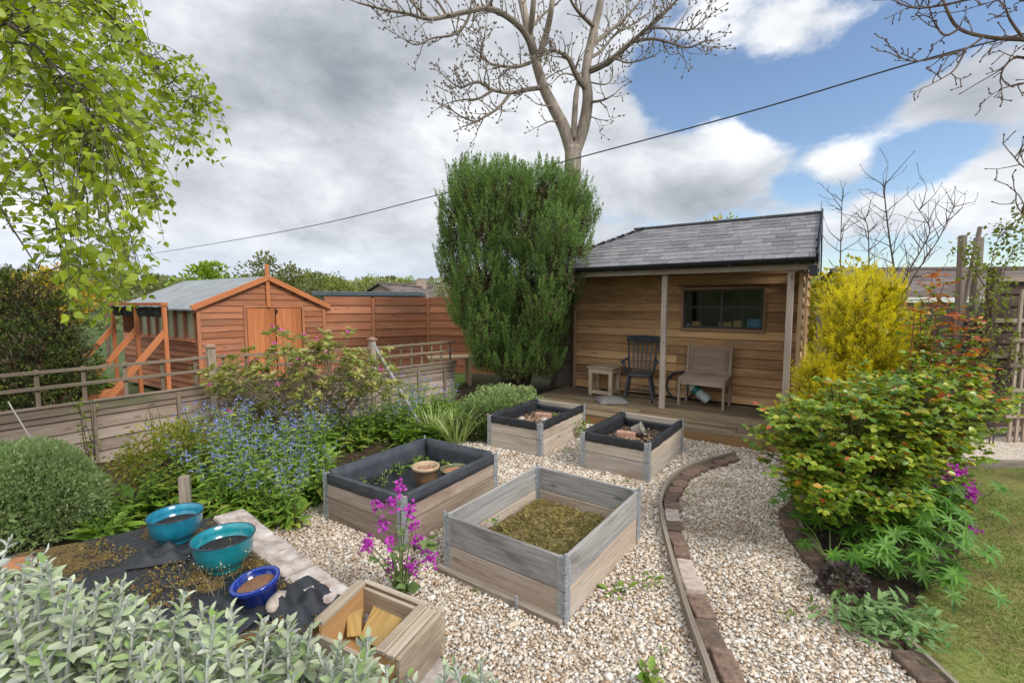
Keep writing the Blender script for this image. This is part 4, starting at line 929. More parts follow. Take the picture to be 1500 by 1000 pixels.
mg_, Ng_, og_ = newmat('shed glass'); g_ = Ng_.n('ShaderNodeBsdfGlossy', i={'Roughness': .08}); t_ = Ng_.n('ShaderNodeBsdfPrincipled', i={'Base Color': (.32, .29, .22, 1), 'Roughness': .3}); x_ = Ng_.n('ShaderNodeMixShader', i={0: .25}); Ng_.l(t_.outputs[0], x_.inputs[1]); Ng_.l(g_.outputs[0], x_.inputs[2]); Ng_.l(x_.outputs[0], og_.inputs[0])
for k in range(nwin):
    s0 = .10+k*.42; fr = MB()
    for ss in (s0, s0+.40): fr.box(q_(-.01, ss, 1.40), (.03, .035, .62), frame(GD), grain=2)
    fr.bar(q_(-.012, s0, 1.685), q_(-.012, s0+.4, 1.685), .035, .035); fr.bar(q_(-.03, s0, 1.105), q_(-.03, s0+.4, 1.105), .05, .03)
    w_ = fr.build('window', M_cedar, shed, org=SO); pm = MB(); pm.box(q_(.012, s0+.2, 1.40), (.006, .37, .56), frame(GD)); pm.build('pane', mg_, w_, org=SO)
b = MB(); b.bar(q_(.25, .2, .9), q_(.25, GL-.1, .9), .02, 1.6); b.build('interior', M_dark, shed, org=SO)
# frame with hanging pots and planter
PA = [dp(243, 500, 7.55), dp(202, 500, 8.3), dp(168, 500, 9.05)]
fo = Vector((PA[0].x, PA[0].y, 0)); fr = thing('plant_frame', 'orange timber frame with slanting braces left of the shed', 'frame', fo)
zb = 1.76
for p in PA:
    b = MB(); b.box((p.x, p.y, zb/2), (.06, .06, zb), frame(GD), grain=2); b.build('post', M_cedard, fr, org=fo, bevel=.003)
    a = Vector((p.x, p.y, 1.32)); c = a-GD*1.0; c.z = .08; b = MB(); b.bar(a, c, .05, .085); b.build('brace', M_cedard, fr, org=fo, bevel=.003)
b = MB(); d_ = (PA[2]-PA[0]).normalized(); d_.z = 0; a = Vector((PA[0].x, PA[0].y, zb+.01))-d_*.05; c = Vector((PA[2].x, PA[2].y, zb+.01))+d_*.1; b.bar(a, c, .09, .055); b.build('beam', M_cedard, fr, org=fo, bevel=.003)
M_bpot = plain('black plastic pot', (.008, .012, .009), (.020, .026, .021), rough=.5, scale=8)
pot0 = None
for k in range(4):
    p = a.lerp(c, .10+k*.235); p.z = zb-.20
    if pot0 is None:
        pot0 = thing('hanging_pot', '', 'pot', p, 0, 'black pots hanging under the orange beam'); b = MB(); b.lathe(pot_profile(.125, .095, .17, .03, .006), (0, 0, 0), 24); b.build('pot', M_bpot, pot0, smooth=True)
        b = MB()
        for t in range(3): b.tube([(.12*math.cos(t*2.1), .12*math.sin(t*2.1), .17), (0, 0, .22)], .003, 4)
        b.build('hanger', M_black, pot0); r = pot0
    else: r = copy_tree(pot0); r.location = p
    r['label'] = ('black plastic pot hanging under the orange beam, nearest to the shed door', 'black plastic pot hanging under the orange beam, second from the near end', 'black plastic pot hanging under the orange beam, third from the near end', 'black plastic pot hanging under the orange beam, at its far end')[k]
b = MB(); pa, pb = q_(-1.55, .1, .22), q_(-1.55, 2.4, .22); b.bar(pa, pb, .03, .44); b.bar(pa+GD*.5, pb+GD*.5, .03, .44); b.bar(pa, pa+GD*.5, .03, .44); b.bar(pb, pb+GD*.5, .03, .44); o_ = (pa+pb)/2; o_.z = 0
plt = single(b, 'planter', M_cedard, 'orange board planter with bright green leaves at the foot of the plant frame', 'planter', o_, bevel=.003)
# cedar fence behind
CF = [Vector((-4.2, 10.32, 0)), Vector((-3.30, 10.95, 0)), Vector((-2.12, 11.62, 0)), Vector((-.2, 11.2, 0))]
for k, lab in enumerate(('orange board fence panel joining the right side of the orange shed', 'orange board fence panel in the middle, left of the tall conifer', 'orange board fence panel partly hidden behind the tall conifer')):
    p, q = CF[k], CF[k+1]; o = (p+q)/2; f = thing('board_fence', lab, 'fence', o, 0, 'orange board fence panels'); d = (q-p).normalized(); nm = Vector((d.y, -d.x, 0)); b = MB()
    rows = 10
    for r in range(rows): b.box((p+q)/2+Vector((0, 0, .05+.188*(r+.5))), ((q-p).length-.04, .016, .20), Matrix((d, -nm, Vector((0, 0, 1)))).transposed() @ Matrix.Rotation(R_(-8), 3, 'X'), grain=0)
    b.build('board', M_cedar, f, org=o, bevel=.002); b = MB(); b.box(q+nm*.03+Vector((0, 0, .95)), (.06, .05, 1.9), frame(d), grain=2); b.build('post', M_cedar, f, org=o, bevel=.003)
# table and bucket next door
tb = thing('garden_table', 'small pale timber table in front of the orange fence beside the conifer', 'table', Vector((-1.35, 10.0, 0)), .3); M_pale = wood('pale table', (.25, .17, .09), (.42, .30, .18), (.55, .43, .29))
b = MB(); b.box((0, 0, .62), (.95, .45, .04)); b.build('tabletop', M_pale, tb, bevel=.004)
for x in (-.4, .4):
    for y in (-.17, .17): b = MB(); b.box((x, y, .3), (.06, .06, .6)); b.build('leg', M_pale, tb)
b = MB(); b.lathe([(0, 0), (.10, 0), (.13, .24), (.135, .25), (.125, .25), (.1, .02), (0, .02)], (-1.45, 9.55, .30), 20); single(b, 'bucket', plain('blue grey bucket', (.10, .15, .19), (.16, .21, .25), rough=.5), 'blue grey bucket in front of the pale timber table beyond the fence', 'bucket', Vector((-1.45, 9.55, .30)), smooth=True)
b = MB(); b.lathe([(0, 0), (.2, 0), (.2, .3), (0, .3)], (-1.45, 9.55, 0), 10); single(b, 'log_stump', M_pale, 'log stump under the blue grey bucket beyond the fence', 'stump', Vector((-1.45, 9.55, 0)))
# ----------------------------------------------------------------- buildings beyond
fb = thing('flat_roof_building', 'low building with a flat dark roof behind the orange fence', 'building', Vector((-5.2, 17.5, 0)), R_(8))
b = MB(); b.box((0, 0, .95), (3.3, 2.4, 2.1)); b.build('wall', plain('pale render', (.30, .25, .20), (.40, .34, .28), rough=.9), fb)
b = MB(); b.box((0, 0, 2.11), (3.7, 2.9, .16)); b.build('roof', plain('dark flat roof', (.055, .07, .08), (.09, .105, .115), rough=.6), fb, bevel=.02)
for x, w in ((-1.1, .8), (.75, 1.4)): b = MB(); b.box((x, -1.21, 1.7), (w, .04, .5)); b.build('window', plain('dark window', (.03, .035, .06), (.06, .07, .11), rough=.2), fb)
M_tile = islandmat('brown roof tiles', [(0, (.10, .075, .065)), (.5, (.15, .115, .10)), (1, (.19, .15, .135))], rough=.85, scale=6, bump=.2)
M_brickw = plain('far brick wall', (.30, .22, .17), (.40, .31, .25), rough=.9, scale=1.5)
def house_far(name, label, loc, rz, w, d, e, r, chim=True, rows=14, wall=None):
    h = thing(name, label, 'house', loc, rz); b = MB(); b.box((0, 0, e/2-1), (w, d, e+2)); b.build('wall', wall or M_brickw, h)
    b = MB(); ov = .3
    b.poly([Vector((-w/2, -d/2, e)), Vector((-w/2, d/2, e)), Vector((-w/2, 0, r-.1)), Vector((w/2, -d/2, e)), Vector((w/2, d/2, e)), Vector((w/2, 0, r-.1))], [(0, 2, 1), (3, 4, 5), (0, 3, 5, 2), (1, 2, 5, 4)]); b.build('gable', wall or M_brickw, h)
    b = MB(); sl = math.hypot(d/2+ov, r-e)
    for s_ in (-1, 1):
        ey = Vector((0, -s_*(d/2+ov), r-e+.0)).normalized(); ex = Vector((1, 0, 0)); nz_ = ex.cross(ey)*(1 if s_ > 0 else 1); st = sl/rows
        if nz_.z < 0: nz_ = -nz_
        for k in range(rows):
            nx = int(w/.9)+1
            for x in range(nx):
                x0 = -w/2-ov+x*(w+2*ov)/nx; c = Vector((x0+(w+2*ov)/nx/2, s_*(d/2+ov), e-.05))+ey*(k+.6)*st+nz_*.03; b.box(c, ((w+2*ov)/nx-.01, st*1.25, .03), Matrix((ex, ey, ex.cross(ey))).transposed() @ Matrix.Rotation(R_(-3)*1, 3, 'X'))
    rf = b.build('roof', M_tile, h); b = MB(); b.box((0, 0, r+.03), (w+2*ov, .25, .10)); b.build('ridge_tiles', M_tile, rf)
    b = MB()
    for s_ in (-1, 1): b.box((0, s_*(d/2+ov+.02), e-.06), (w+.5, .08, .16))
    b.build('fascia', plain('white fascia', (.55, .53, .50), (.65, .63, .6)), rf)
    for x in (-w*.27, w*.2): b = MB(); b.box((x, -d/2-.01, e-.9), (w*.2, .06, 1.1)); f_ = b.build('window', plain('white frame', (.6, .6, .58)), h); b = MB(); b.box((x, -d/2-.03, e-.9), (w*.17, .05, .95)); b.build('pane', plain('dark pane', (.03, .04, .05), rough=.1), f_)
    if chim: b = MB(); b.box((w*.3, 0, r+.1), (.6, .6, 1.0)); b.build('chimney', M_brickw, h)
    return h
p = dp(598, 430, 34); house_far('house', 'far gabled house with a brown roof above the orange fence', Vector((p.x, 34, -1.6)), R_(80), 9, 5.0, 3.1, 4.65, True)
p = dp(625, 430, 46); house_far('house', 'farther brown roofed house beside the left edge of the conifer', Vector((p.x, 46, -2.2)), R_(10), 7, 6.0, 3.9, 5.9, False)
p = dp(1345, 430, 17); house_far('bungalow', 'bungalow with a brown tiled roof beyond the right hand fence', Vector((p.x+.9, 17.5, -.3)), R_(-8), 6.4, 6, 2.25, 3.35, False, 13)
# ----------------------------------------------------------------- right hand side: fences and stakes
M_gfence = wood('grey green vertical board', (.065, .058, .045), (.14, .125, .10), (.22, .20, .165), rough=.9, vary=.5)
o = S(.25, 9.4); f = thing('close_board_fence', 'grey vertical board fence behind the right side of the summerhouse', 'fence', o, AZ); b = MB()
for k in range(22): b.box((-.35+k*.135, random.uniform(-.005, .005), .88), (.125, .018, 1.70+random.uniform(-.01, .01)), grain=2)
b.build('board', M_gfence, f, bevel=.002); b = MB()
for z in (.4, 1.4): b.box((1.1, .03, z), (3.0, .04, .08))
b.build('rail', M_gfence, f)
# dark lap fence panel with its trellis
M_dkfence = wood('dark brown lap board', (.03, .018, .014), (.065, .04, .031), (.115, .075, .058), rough=.85, vary=.5)
p, q = gp(1436, 641), Vector((8.9, 6.25, 0)); p.z = 0; o = (p+q)/2; f = thing('lap_fence', 'dark brown lap board fence panel with pale battens at the right edge', 'fence', o); d = (q-p).normalized(); nm = Vector((d.y, -d.x, 0)); b = MB()
for r in range(12): b.box((p+q)/2+Vector((0, 0, .12+.163*(r+.5))), ((q-p).length, .014, .185), Matrix((d, -nm, Vector((0, 0, 1)))).transposed() @ Matrix.Rotation(R_(-8), 3, 'X'), grain=0)
b.build('board', M_dkfence, f, org=o, bevel=.002)
for z in (2.09, 1.56, 1.10, .12): b = MB(); b.bar(p+nm*.035+Vector((0, 0, z)), q+nm*.035+Vector((0, 0, z)), .05, .055); b.build('rail', M_fence, f, org=o, bevel=.003)
b = MB(); b.box(p+Vector((0, 0, 1.12)), (.10, .10, 2.24), frame(d), grain=2); b.build('post', M_dkfence, f, org=o, bevel=.004)
t_o = p+nm*.2+d*.1; tr = thing('trellis_gate', 'pale grey timber trellis with slanting laths leaning on the dark fence', 'trellis', Vector((t_o.x, t_o.y, 0)), math.atan2(d.y, d.x))
b = MB()
for x in (.06, .16, .26): b.box((x, 0, .98), (.042, .022, 1.95), grain=2)
for z in (1.32, 1.0, .68, .34): b.box((.75, -.023, z), (1.6, .022, .042))
for x0, x1 in ((.28, 1.1), (.55, 1.4)): b.bar((x0, -.046, .04), (x1, -.046, 1.25), .022, .042, up=(0, 1, 0))
b.build('laths', M_fence, tr, bevel=.002)
# reddish brown panel and leaning stakes
p = gp(1405, 636); pp = Vector((p.x+.25, p.y+.35, 0)); bp_ = thing('board_screen', 'reddish brown board screen behind the tall red shoots of the rose', 'screen', pp, R_(-20)); b = MB()
for k in range(13): b.box((0, 0, .08+.125*k), (.62, .018, .14), Matrix.Rotation(R_(-8), 3, 'X'))
b.build('board', wood('dull red board', (.08, .046, .037), (.15, .095, .075), (.23, .16, .13), vary=.4), bp_, bevel=.002)
for x in (-.3, .3): b = MB(); b.box((x, -.02, .84), (.05, .05, 1.7), grain=2); b.build('post', M_dkfence, bp_)
M_rough = wood('rough grey stake', (.08, .06, .05), (.17, .135, .11), (.28, .23, .19), rough=.95, vary=.3)
for (x0, y0, x1, y1, Y, w, lab) in ((1404, 470, 1410, 345, 6.5, .085, 'thick upright rough stake beside the brown board screen'), (1404, 480, 1436, 332, 6.62, .05, 'thin stake leaning to the right between the two thick stakes'), (1422, 520, 1434, 348, 6.75, .10, 'thick rough stake standing next to the dark fence post')):
    a, c = dp(x0, y0, Y), dp(x1, y1, Y+.1); a2 = a+(a-c)*((a.z+.05)/(c.z-a.z)); b = MB(); b.bar(a2, c, w, w*.8); single(b, 'stake', M_rough, lab, 'stake', Vector((a2.x, a2.y, 0)), bevel=.008)
# retaining wall, membrane, pots, crate (front left)
ZM = .20
WL = [gp(352, 742, .22), gp(412, 783, .22), gp(475, 828, .22), gp(545, 880, .22), gp(640, 952, .22), gp(740, 1030, .22)]
WL = smooth_poly(WL, 6); inner = offset(WL, .20)
M_wall = plain('limewashed stone', (.26, .19, .15), (.58, .53, .48), rough=.95, scale=9, bump=.7, bdist=.015, det=8)
dd = (WL[-1]-WL[0]).normalized(); ln_ = (WL[-1]-WL[0]).length; rw = thing('retaining_wall', 'low wall of pale limewashed stones edging the planter with the pots', 'wall', Vector((WL[12].x, WL[12].y, 0))); x = 0; wo = rw.location.copy()
lat = Vector((dd.y, -dd.x, 0)) 
while x < ln_:
    L_ = random.uniform(.20, .34); b = MB(); c = WL[0]+dd*(x+L_/2)+lat*.09; c.z = .105+random.uniform(-.012, .012); b.box(c, (L_-.012, .20+random.uniform(-.02, .02), .225), frame(dd) @ Matrix.Rotation(random.uniform(-.05, .05), 3, 'X')); b.build('coping_stone', M_wall, rw, org=wo, bevel=.022, seg=2); x += L_
MEM = [tuple(p+lat*.19)[:2] for p in WL]+[(.1, .9), (-1.0, .5), (-3.2, .9), (-3.6, 2.6), (-2.9, 2.95), (-2.45, 3.25)]
def membrane_mat():
    m, N, out = newmat('membrane with moss'); tc = N.n('ShaderNodeTexCoord')
    n = N.n('ShaderNodeTexNoise', i={'Scale': 3.4, 'Detail': 7., 'Roughness': .62}); N.l(tc.outputs['Object'], n.inputs[0])
    n2 = N.n('ShaderNodeTexNoise', i={'Scale': 60., 'Detail': 6., 'Roughness': .7}); N.l(tc.outputs['Object'], n2.inputs[0])
    moss = N.ramp(n2.outputs[0], [(.35, (.05, .025, .01)), (.5, (.15, .09, .025)), (.65, (.20, .17, .04))])
    f = N.n('ShaderNodeMapRange', interpolation_type='SMOOTHSTEP'); N.l(N.math('ADD', n.outputs[0], N.math('MULTIPLY', n2.outputs[0], .12)), f.inputs[0])
    for i, q in enumerate((.58, .64, 0, 1)): f.inputs[1+i].default_value = q
    wr = N.n('ShaderNodeTexNoise', i={'Scale': 7., 'Detail': 3., 'Distortion': 2.5}); N.l(tc.outputs['Object'], wr.inputs[0])
    b = N.n('ShaderNodeBsdfPrincipled'); N.l(N.mix(f.outputs[0], (.016, .017, .020), moss), b.inputs['Base Color']); N.l(N.math('ADD', N.math('MULTIPLY', f.outputs[0], .4), .5), b.inputs['Roughness'])
    hgt = N.math('ADD', N.math('MULTIPLY', wr.outputs[0], 1.), N.math('MULTIPLY', N.math('MULTIPLY', f.outputs[0], n2.outputs[0]), .6))
    bp = N.n('ShaderNodeBump', i={'Strength': .7, 'Distance': .04}); N.l(hgt, bp.inputs['Height']); N.l(bp.outputs[0], b.inputs['Normal']); N.l(b.outputs[0], out.inputs[0]); return m
b = MB(); n = len(MEM); b.prism([(x, y) for x, y in MEM], .0, ZM)
single(b, 'weed_membrane', membrane_mat(), 'black weed membrane with patches of brown moss under the blue pots', 'membrane', Vector((-1.8, 2.3, 0)))
# a crumpled fold of membrane by the crate
def fold(px, py, w, h, rz, lab):
    c = gp(px, py, ZM); b = MB(); n = 14
    for yy in range(n+1):
        for xx in range(n+1):
            u, v = xx/n*2-1, yy/n*2-1; b.v.append((u*w, v*h, .006+(1-u*u)*(1-v*v)*(.035+.03*math.sin(u*7+v*3)+.02*math.sin(v*9))+random.uniform(0, .006)))
    for yy in range(n):
        for xx in range(n): s0 = yy*(n+1)+xx; b.f.append((s0, s0+1, s0+n+2, s0+n+1)); b.uv += [(0, 0)]*4
    o = b.build('membrane_fold', M_liner, loc=c, smooth=True); o.rotation_euler = (0, 0, rz); tag(o, lab, 'membrane')
fold(445, 885, .22, .16, -.6, 'crumpled fold of black membrane between the dark blue pot and the crate')
fold(240, 815, .16, .12, .3, 'crumpled fold of black membrane in front of the two turquoise pots'); fold(322, 905, .20, .15, -.3, 'crumpled fold of black membrane in front of the dark blue pot')
def bowl(p, R0, h, lab, mat, soil, foot=True):
    t = thing('glazed_bowl', lab, 'pot', p); b = MB()
    prof = [(0, .0), (R0*.55, 0), (R0*.57, h*.08), (R0*.54, h*.12), (R0*.76, h*.24), (R0*.91, h*.46), (R0*.955, h*.74), (R0*.985, h*.92), (R0*1.02, h*.985), (R0*1.0, h), (R0*.955, h*.985), (R0*.92, h*.8), (R0*.86, h*.55), (0, h*.5)]
    b.lathe(prof, (0, 0, 0), 56); b.build('bowl', mat, t, smooth=True)
    b = MB(); b.lathe([(0, h*.64), (R0*.5, h*.65), (R0*.895, h*.63)], (0, 0, 0), 40); b.build('potting_soil', soil, t); 
    b = MB(); b.tube([(R0*1.005*math.cos(a*math.pi/28), R0*1.005*math.sin(a*math.pi/28), h*.993) for a in range(57)], .0045, 6, cap=False); b.build('rim', M_rimd, t, smooth=True); return t
M_rimd = plain('dark glazed rim', (.012, .03, .045), (.03, .06, .08), rough=.25)
M_compost = plain('black compost', (.008, .007, .007), (.022, .019, .018), rough=.8, scale=40, bump=.5)
turq = glaze('turquoise glaze', (2.0, [(.30, (.008, .12, .16)), (.55, (.008, .15, .23)), (.9, (.02, .25, .34))]), .18)
turq2 = glaze('teal green glaze', (2.0, [(.30, (.010, .17, .16)), (.55, (.008, .18, .20)), (.9, (.02, .26, .32))]), .18)
bowl(Vector((-2.25, 2.98, ZM)), .158, .19, 'turquoise glazed bowl with dark rim, farthest back of the pots by the wall', turq, M_compost)
bowl(Vector((-1.73, 2.66, ZM)), .166, .20, 'teal green glazed bowl with dark rim between the other two pots', turq2, M_compost)
b3 = thing('glazed_pot', 'small cobalt blue glazed pot of brown earth next to the wall stones', 'pot', Vector((-1.355, 2.36, ZM-.02))); b3.rotation_euler = (R_(4), R_(-7), 0)
b = MB(); R0, h = .122, .14; b.lathe([(0, 0), (R0*.62, 0), (R0*.66, h*.06), (R0*.8, h*.4), (R0*.88, h*.74), (R0*.99, h*.84), (R0*1.0, h*.97), (R0*.97, h), (R0*.84, h*.995), (R0*.81, h*.95), (R0*.78, h*.6), (0, h*.6)], (0, 0, 0), 48); b.build('bowl', glaze('cobalt glaze', (3.2, [(.32, (.004, .008, .045)), (.6, (.006, .016, .12)), (.95, (.012, .045, .34))]), .12), b3, smooth=True)
b = MB(); b.lathe([(0, h*.74), (R0*.4, h*.75), (R0*.80, h*.72)], (0, 0, 0), 32); b.build('potting_soil', plain('red brown earth', (.15, .07, .035), (.24, .125, .065), rough=.9, scale=24, bump=.3), b3)
stone(gp(405, 888, ZM), .055, 'grey pink field stone beside the cobalt blue pot', 1.3, .9, .7)
stone(gp(8, 838, ZM), .09, 'orange stone at the left edge by the grey shrub', 1.6, .9, .4, plain('orange stone', (.30, .12, .05), (.42, .2, .1), rough=.9, scale=10, bump=.4))
# crate
M_crate = wood('pale crate timber', (.13, .095, .065), (.29, .225, .155), (.46, .39, .30), rough=.9, vary=.5, stain=(.13, .09, .055), stainpos=.6, bump=.6)
M_craters = wood('orange crate inside', (.24, .12, .045), (.38, .21, .085), (.48, .29, .14), rough=.85, vary=.35)
cl = gp(545, 925, .30); cl.z = ZM-.02
ca = math.atan2(.62, 1.0); cr = thing('wooden_crate', 'open battered timber crate tilted on the planter wall behind the silver shrub', 'crate', cl, 0)
P_ = lambda px, py, z: gp(px, py, z)-cl
A0, A1 = P_(466, 912, .40), P_(530, 852, .40)      # left top rail near, far
B0, B1 = P_(556, 955, .42), P_(620, 888, .42)      # right top rail near, far
dn = Vector((0, 0, -.20)); sl_ = Vector((.02, .0, 0))
b = MB(); b.bar(A0, A1, .05, .024); b.build('rail', M_crate, cr, bevel=.004)
b = MB(); b.bar(B0, B1, .045, .024); e_ = (B1-B0).normalized(); s2 = Vector((e_.y, -e_.x, 0)); b.bar(B0+s2*.047-Vector((0, 0, .006)), B1+s2*.047-Vector((0, 0, .006)), .045, .024); b.build('rail', M_crate, cr, bevel=.004)
b = MB(); b.bar(A0+dn*.5+s2*.01, A1+dn*.5+s2*.01, .018, .19); b.build('side_panel', M_craters, cr, bevel=.003)
b = MB(); b.bar(B0+dn*.5+s2*.085, B1+dn*.5+s2*.085, .02, .20); b.bar(B1+dn*.5+s2*.085, B1+dn*.5+s2*.06+e_*.03, .05, .20); b.build('side_panel', M_crate, cr, bevel=.003)
b = MB(); b.bar(A1+dn*.42, B1+dn*.42, .02, .13); b.bar(A1+dn*.05+e_*.02, B1+dn*.05+e_*.02, .03, .022); b.build('end_panel', M_crate, cr, bevel=.003)
b = MB(); b.bar(A0+dn*.55, B0+dn*.55, .02, .12); b.build('end_panel', M_crate, cr, bevel=.003)
b = MB(); m0, m1 = A0.lerp(B0, .5)+dn*.95, A1.lerp(B1, .5)+dn*.95; b.bar(m0, m1, (B0-A0).length-.03, .016); b.build('base', M_craters, cr)
M_ply = wood('yellow plywood', (.22, .125, .035), (.40, .25, .08), (.52, .36, .15), rough=.85, vary=.3, stain=(.20, .12, .045), stainpos=.6)
def ply(pts, th, label):
    b = MB(); top = [P_(*q) for q in pts]; nr = (top[1]-top[0]).cross(top[3]-top[0]).normalized()
    if nr.z < 0: nr = -nr
    e1 = (top[1]-top[0]).normalized(); e2 = nr.cross(e1)
    b.v = [tuple(q) for q in top]+[tuple(q-nr*th) for q in top]; b.f = [(0, 1, 2, 3), (7, 6, 5, 4), (0, 4, 5, 1), (1, 5, 6, 2), (2, 6, 7, 3), (3, 7, 4, 0)]
    for f in b.f: b.uv += [(Vector(b.v[i]).dot(e2)+4, Vector(b.v[i]).dot(e1)) for i in f]
    o = b.build('plywood_sheet', M_ply, loc=cl, bevel=.002); tag(o, label, 'plywood')
ply([(552, 874, .33), (598, 890, .34), (562, 952, .27), (526, 934, .27)], .010, 'wide yellow plywood offcut lying slanted inside the timber crate')
ply([(508, 899, .32), (530, 890, .33), (529, 930, .27), (508, 932, .27)], .010, 'narrow yellow plywood strip in the left of the timber crate')
# ================================================================= TREES AND LARGE SHRUBS
def plumes(P, D, Ln, rad, m, L, Wd):
    """needle sprays: m small leaves round every axis P + D*Ln"""
    n = len(P); D = nrmz(D); k = n*m; t = RNG.uniform(0, 1, k)**.8; i = np.repeat(np.arange(n), m)
    R0 = RNG.normal(0, 1, (k, 3)); Di = D[i]; R0 = nrmz(R0-Di*np.sum(R0*Di, 1, keepdims=True))
    p = P[i]+Di*(t*Ln[i])[:, None]+R0*(rad*(1-t)**.6*RNG.uniform(.2, 1, k))[:, None]
    d = Di*.9+R0*.65*(1-.5*t)[:, None]+RNG.normal(0, .15, (k, 3))
    return p, d, L*RNG.uniform(.7, 1.3, k)*(1-.35*t), Wd*RNG.uniform(.7, 1.3, k)
def conifer(name, label, cat, base, lobes, leafm, innerm, dens, m=42, rad=.05, Ln=(.16, .30), L=.05, Wd=.012, upw=.9, inner=420, trunk=None, group=None, barkm=None, tip=None):
    """lobes: (centre, rx, ry, rz)"""
    root = thing(name, label, cat, base, 0, group); PP, DD = [], []; IP, ID = [], []
    for c, rx, ry, rz in lobes:
        n = max(6, int(dens*(rx*rz+rx*ry+ry*rz)*4)); s = sph(n); r = np.array((rx, ry, rz)); p = vec(c)+s*r*RNG.uniform(.80, .98, (n, 1)); nr = nrmz(s/r)
        PP.append(p); DD.append(nr*.55+np.array((0, 0, upw))+RNG.normal(0, .16, (n, 3)))
        q = int(inner*(rx*ry*rz)**(2/3)*6); s2 = sph(q); IP.append(vec(c)+s2*r*(RNG.uniform(.15, .86, (q, 1)))); ID.append(s2*.6+RNG.normal(0, .4, (q, 3))+np.array((0, 0, .5)))
    P = np.concatenate(PP); D = np.concatenate(DD); n = len(P); ln = RNG.uniform(Ln[0], Ln[1], n)
    p, d, l, w = plumes(P, D, ln, rad, m, L, Wd); leaves('foliage', leafm, p, d, l, w, T_DIA, parent=root, org=base)
    if tip:
        sel = RNG.uniform(0, 1, n) < .62; tp_ = P[sel]+nrmz(D[sel])*(ln[sel]*.72)[:, None]; p2, d2, l2, w2 = plumes(tp_, D[sel], ln[sel]*.42, rad*.55, 14, L*.8, Wd*.9); leaves('spray_tips', tip, p2, d2, l2, w2, T_DIA, parent=root, org=base)
    IPc, IDc = np.concatenate(IP), np.concatenate(ID); leaves('inner_twigs', innerm, IPc, IDc, RNG.uniform(.05, .13, len(IPc)), RNG.uniform(.015, .045, len(IPc)), T_DIA, parent=root, org=base)
    if trunk:
        b = MB()
        for pts, rr in trunk: b.tube([Vector(q) for q in pts], rr, 8)
        b.build('trunk', barkm or M_bark, root, org=base, smooth=True)
    print(name, len(p)); return root
def bark_mat(name, c1, c2, c3, sc=7.):
    m, N, out = newmat(name); tc = N.n('ShaderNodeTexCoord'); mp = N.n('ShaderNodeMapping'); mp.inputs['Scale'].default_value = (3*sc, 3*sc, sc*.6); N.l(tc.outputs['Object'], mp.inputs[0])
    n = N.n('ShaderNodeTexNoise', i={'Scale': 1., 'Detail': 7., 'Roughness': .65, 'Distortion': .5}); N.l(mp.outputs[0], n.inputs[0]); n2 = N.n('ShaderNodeTexNoise', i={'Scale': 2.5, 'Detail': 4.}); N.l(tc.outputs['Object'], n2.inputs[0])
    col = N.mix(.4, N.ramp(n.outputs[0], [(.3, c1), (.5, c2), (.7, c3)]), N.ramp(n2.outputs[0], [(.35, c1), (.65, c3)]))
    b = N.n('ShaderNodeBsdfPrincipled', i={'Roughness': .9, 'Specular IOR Level': .2}); N.l(col, b.inputs['Base Color']); bp = N.n('ShaderNodeBump', i={'Strength': .9, 'Distance': .02}); N.l(n.outputs[0], bp.inputs['Height']); N.l(bp.outputs[0], b.inputs['Normal']); N.l(b.outputs[0], out.inputs[0]); return m
M_bark = bark_mat('brown bark', (.05, .032, .022), (.12, .08, .058), (.22, .16, .125))
M_ash = bark_mat('pale grey brown bark', (.14, .105, .08), (.28, .225, .175), (.43, .365, .30), 5.)
M_twig = plain('twig bark', (.05, .036, .028), (.13, .10, .078), rough=.85, scale=20)
M_twigp = plain('pale twig bark', (.13, .10, .078), (.27, .22, .17), rough=.85, scale=20)
# --- tall columnar conifer left of the summerhouse
YC = 9.15
def lobe(px, py, rx, ry, dY=None):
    k = YC/FPX
    if py < 300: py += 24*(300-py)/60+4
    if dY is None: dY = -1.05*math.sqrt(max(0, 1-((px-757)/125)**2))*.85
    c = dp(px, py, YC+dY); s = (YC+dY)/FPX; return (c, rx*s*.84, min(rx*s*.9, .55), ry*s*.86)
LB = [(692, 272, 38, 42), (742, 276, 44, 46), (796, 284, 44, 44), (838, 300, 26, 38), (668, 328, 28, 46), (712, 338, 46, 56), (775, 345, 52, 58), (848, 330, 24, 30), (838, 372, 26, 26), (664, 396, 24, 40), (706, 418, 46, 56), (768, 420, 52, 58), (818, 400, 30, 40),
      (682, 455, 26, 42), (716, 486, 42, 52), (768, 492, 50, 56), (806, 480, 28, 50), (712, 525, 26, 32), (750, 536, 42, 28), (796, 535, 32, 30), (836, 440, 14, 15), (868, 318, 10, 14), (690, 238, 10, 26), (716, 246, 10, 22), (742, 242, 10, 20), (800, 236, 16, 22), (655, 362, 14, 26), (824, 262, 16, 24)]
lobs = [lobe(*q) for q in LB]+[lobe(818, 345, 32, 42, -1.45), lobe(812, 398, 30, 40, -1.45), lobe(842, 372, 24, 26, -1.5), lobe(838, 412, 18, 22, -1.5), lobe(800, 450, 34, 44, -1.35)]
for px, py, rx, ry in LB[:20]:
    c, a, b_, d_ = lobe(px, py, rx, ry, +.55*math.sqrt(max(0, 1-((px-757)/125)**2))); lobs.append((c, a, b_, d_))
def tufts(lobes, k, rr, rz_, drop=0.):
    out = []
    for c, a, b_, d_ in lobes:
        n = max(4, int(k*(a*d_+b_*d_)*2)); s = sph(n)
        for q in s:
            if q[2] < -.75 or random.random() < drop: continue
            r1 = random.uniform(*rr); out.append((Vector(c)+Vector((q[0]*a, q[1]*b_, q[2]*d_))*random.uniform(.55, 1.10), r1, r1, random.uniform(*rz_)))
    return out
cb = Vector((.08, 9.15, 0))
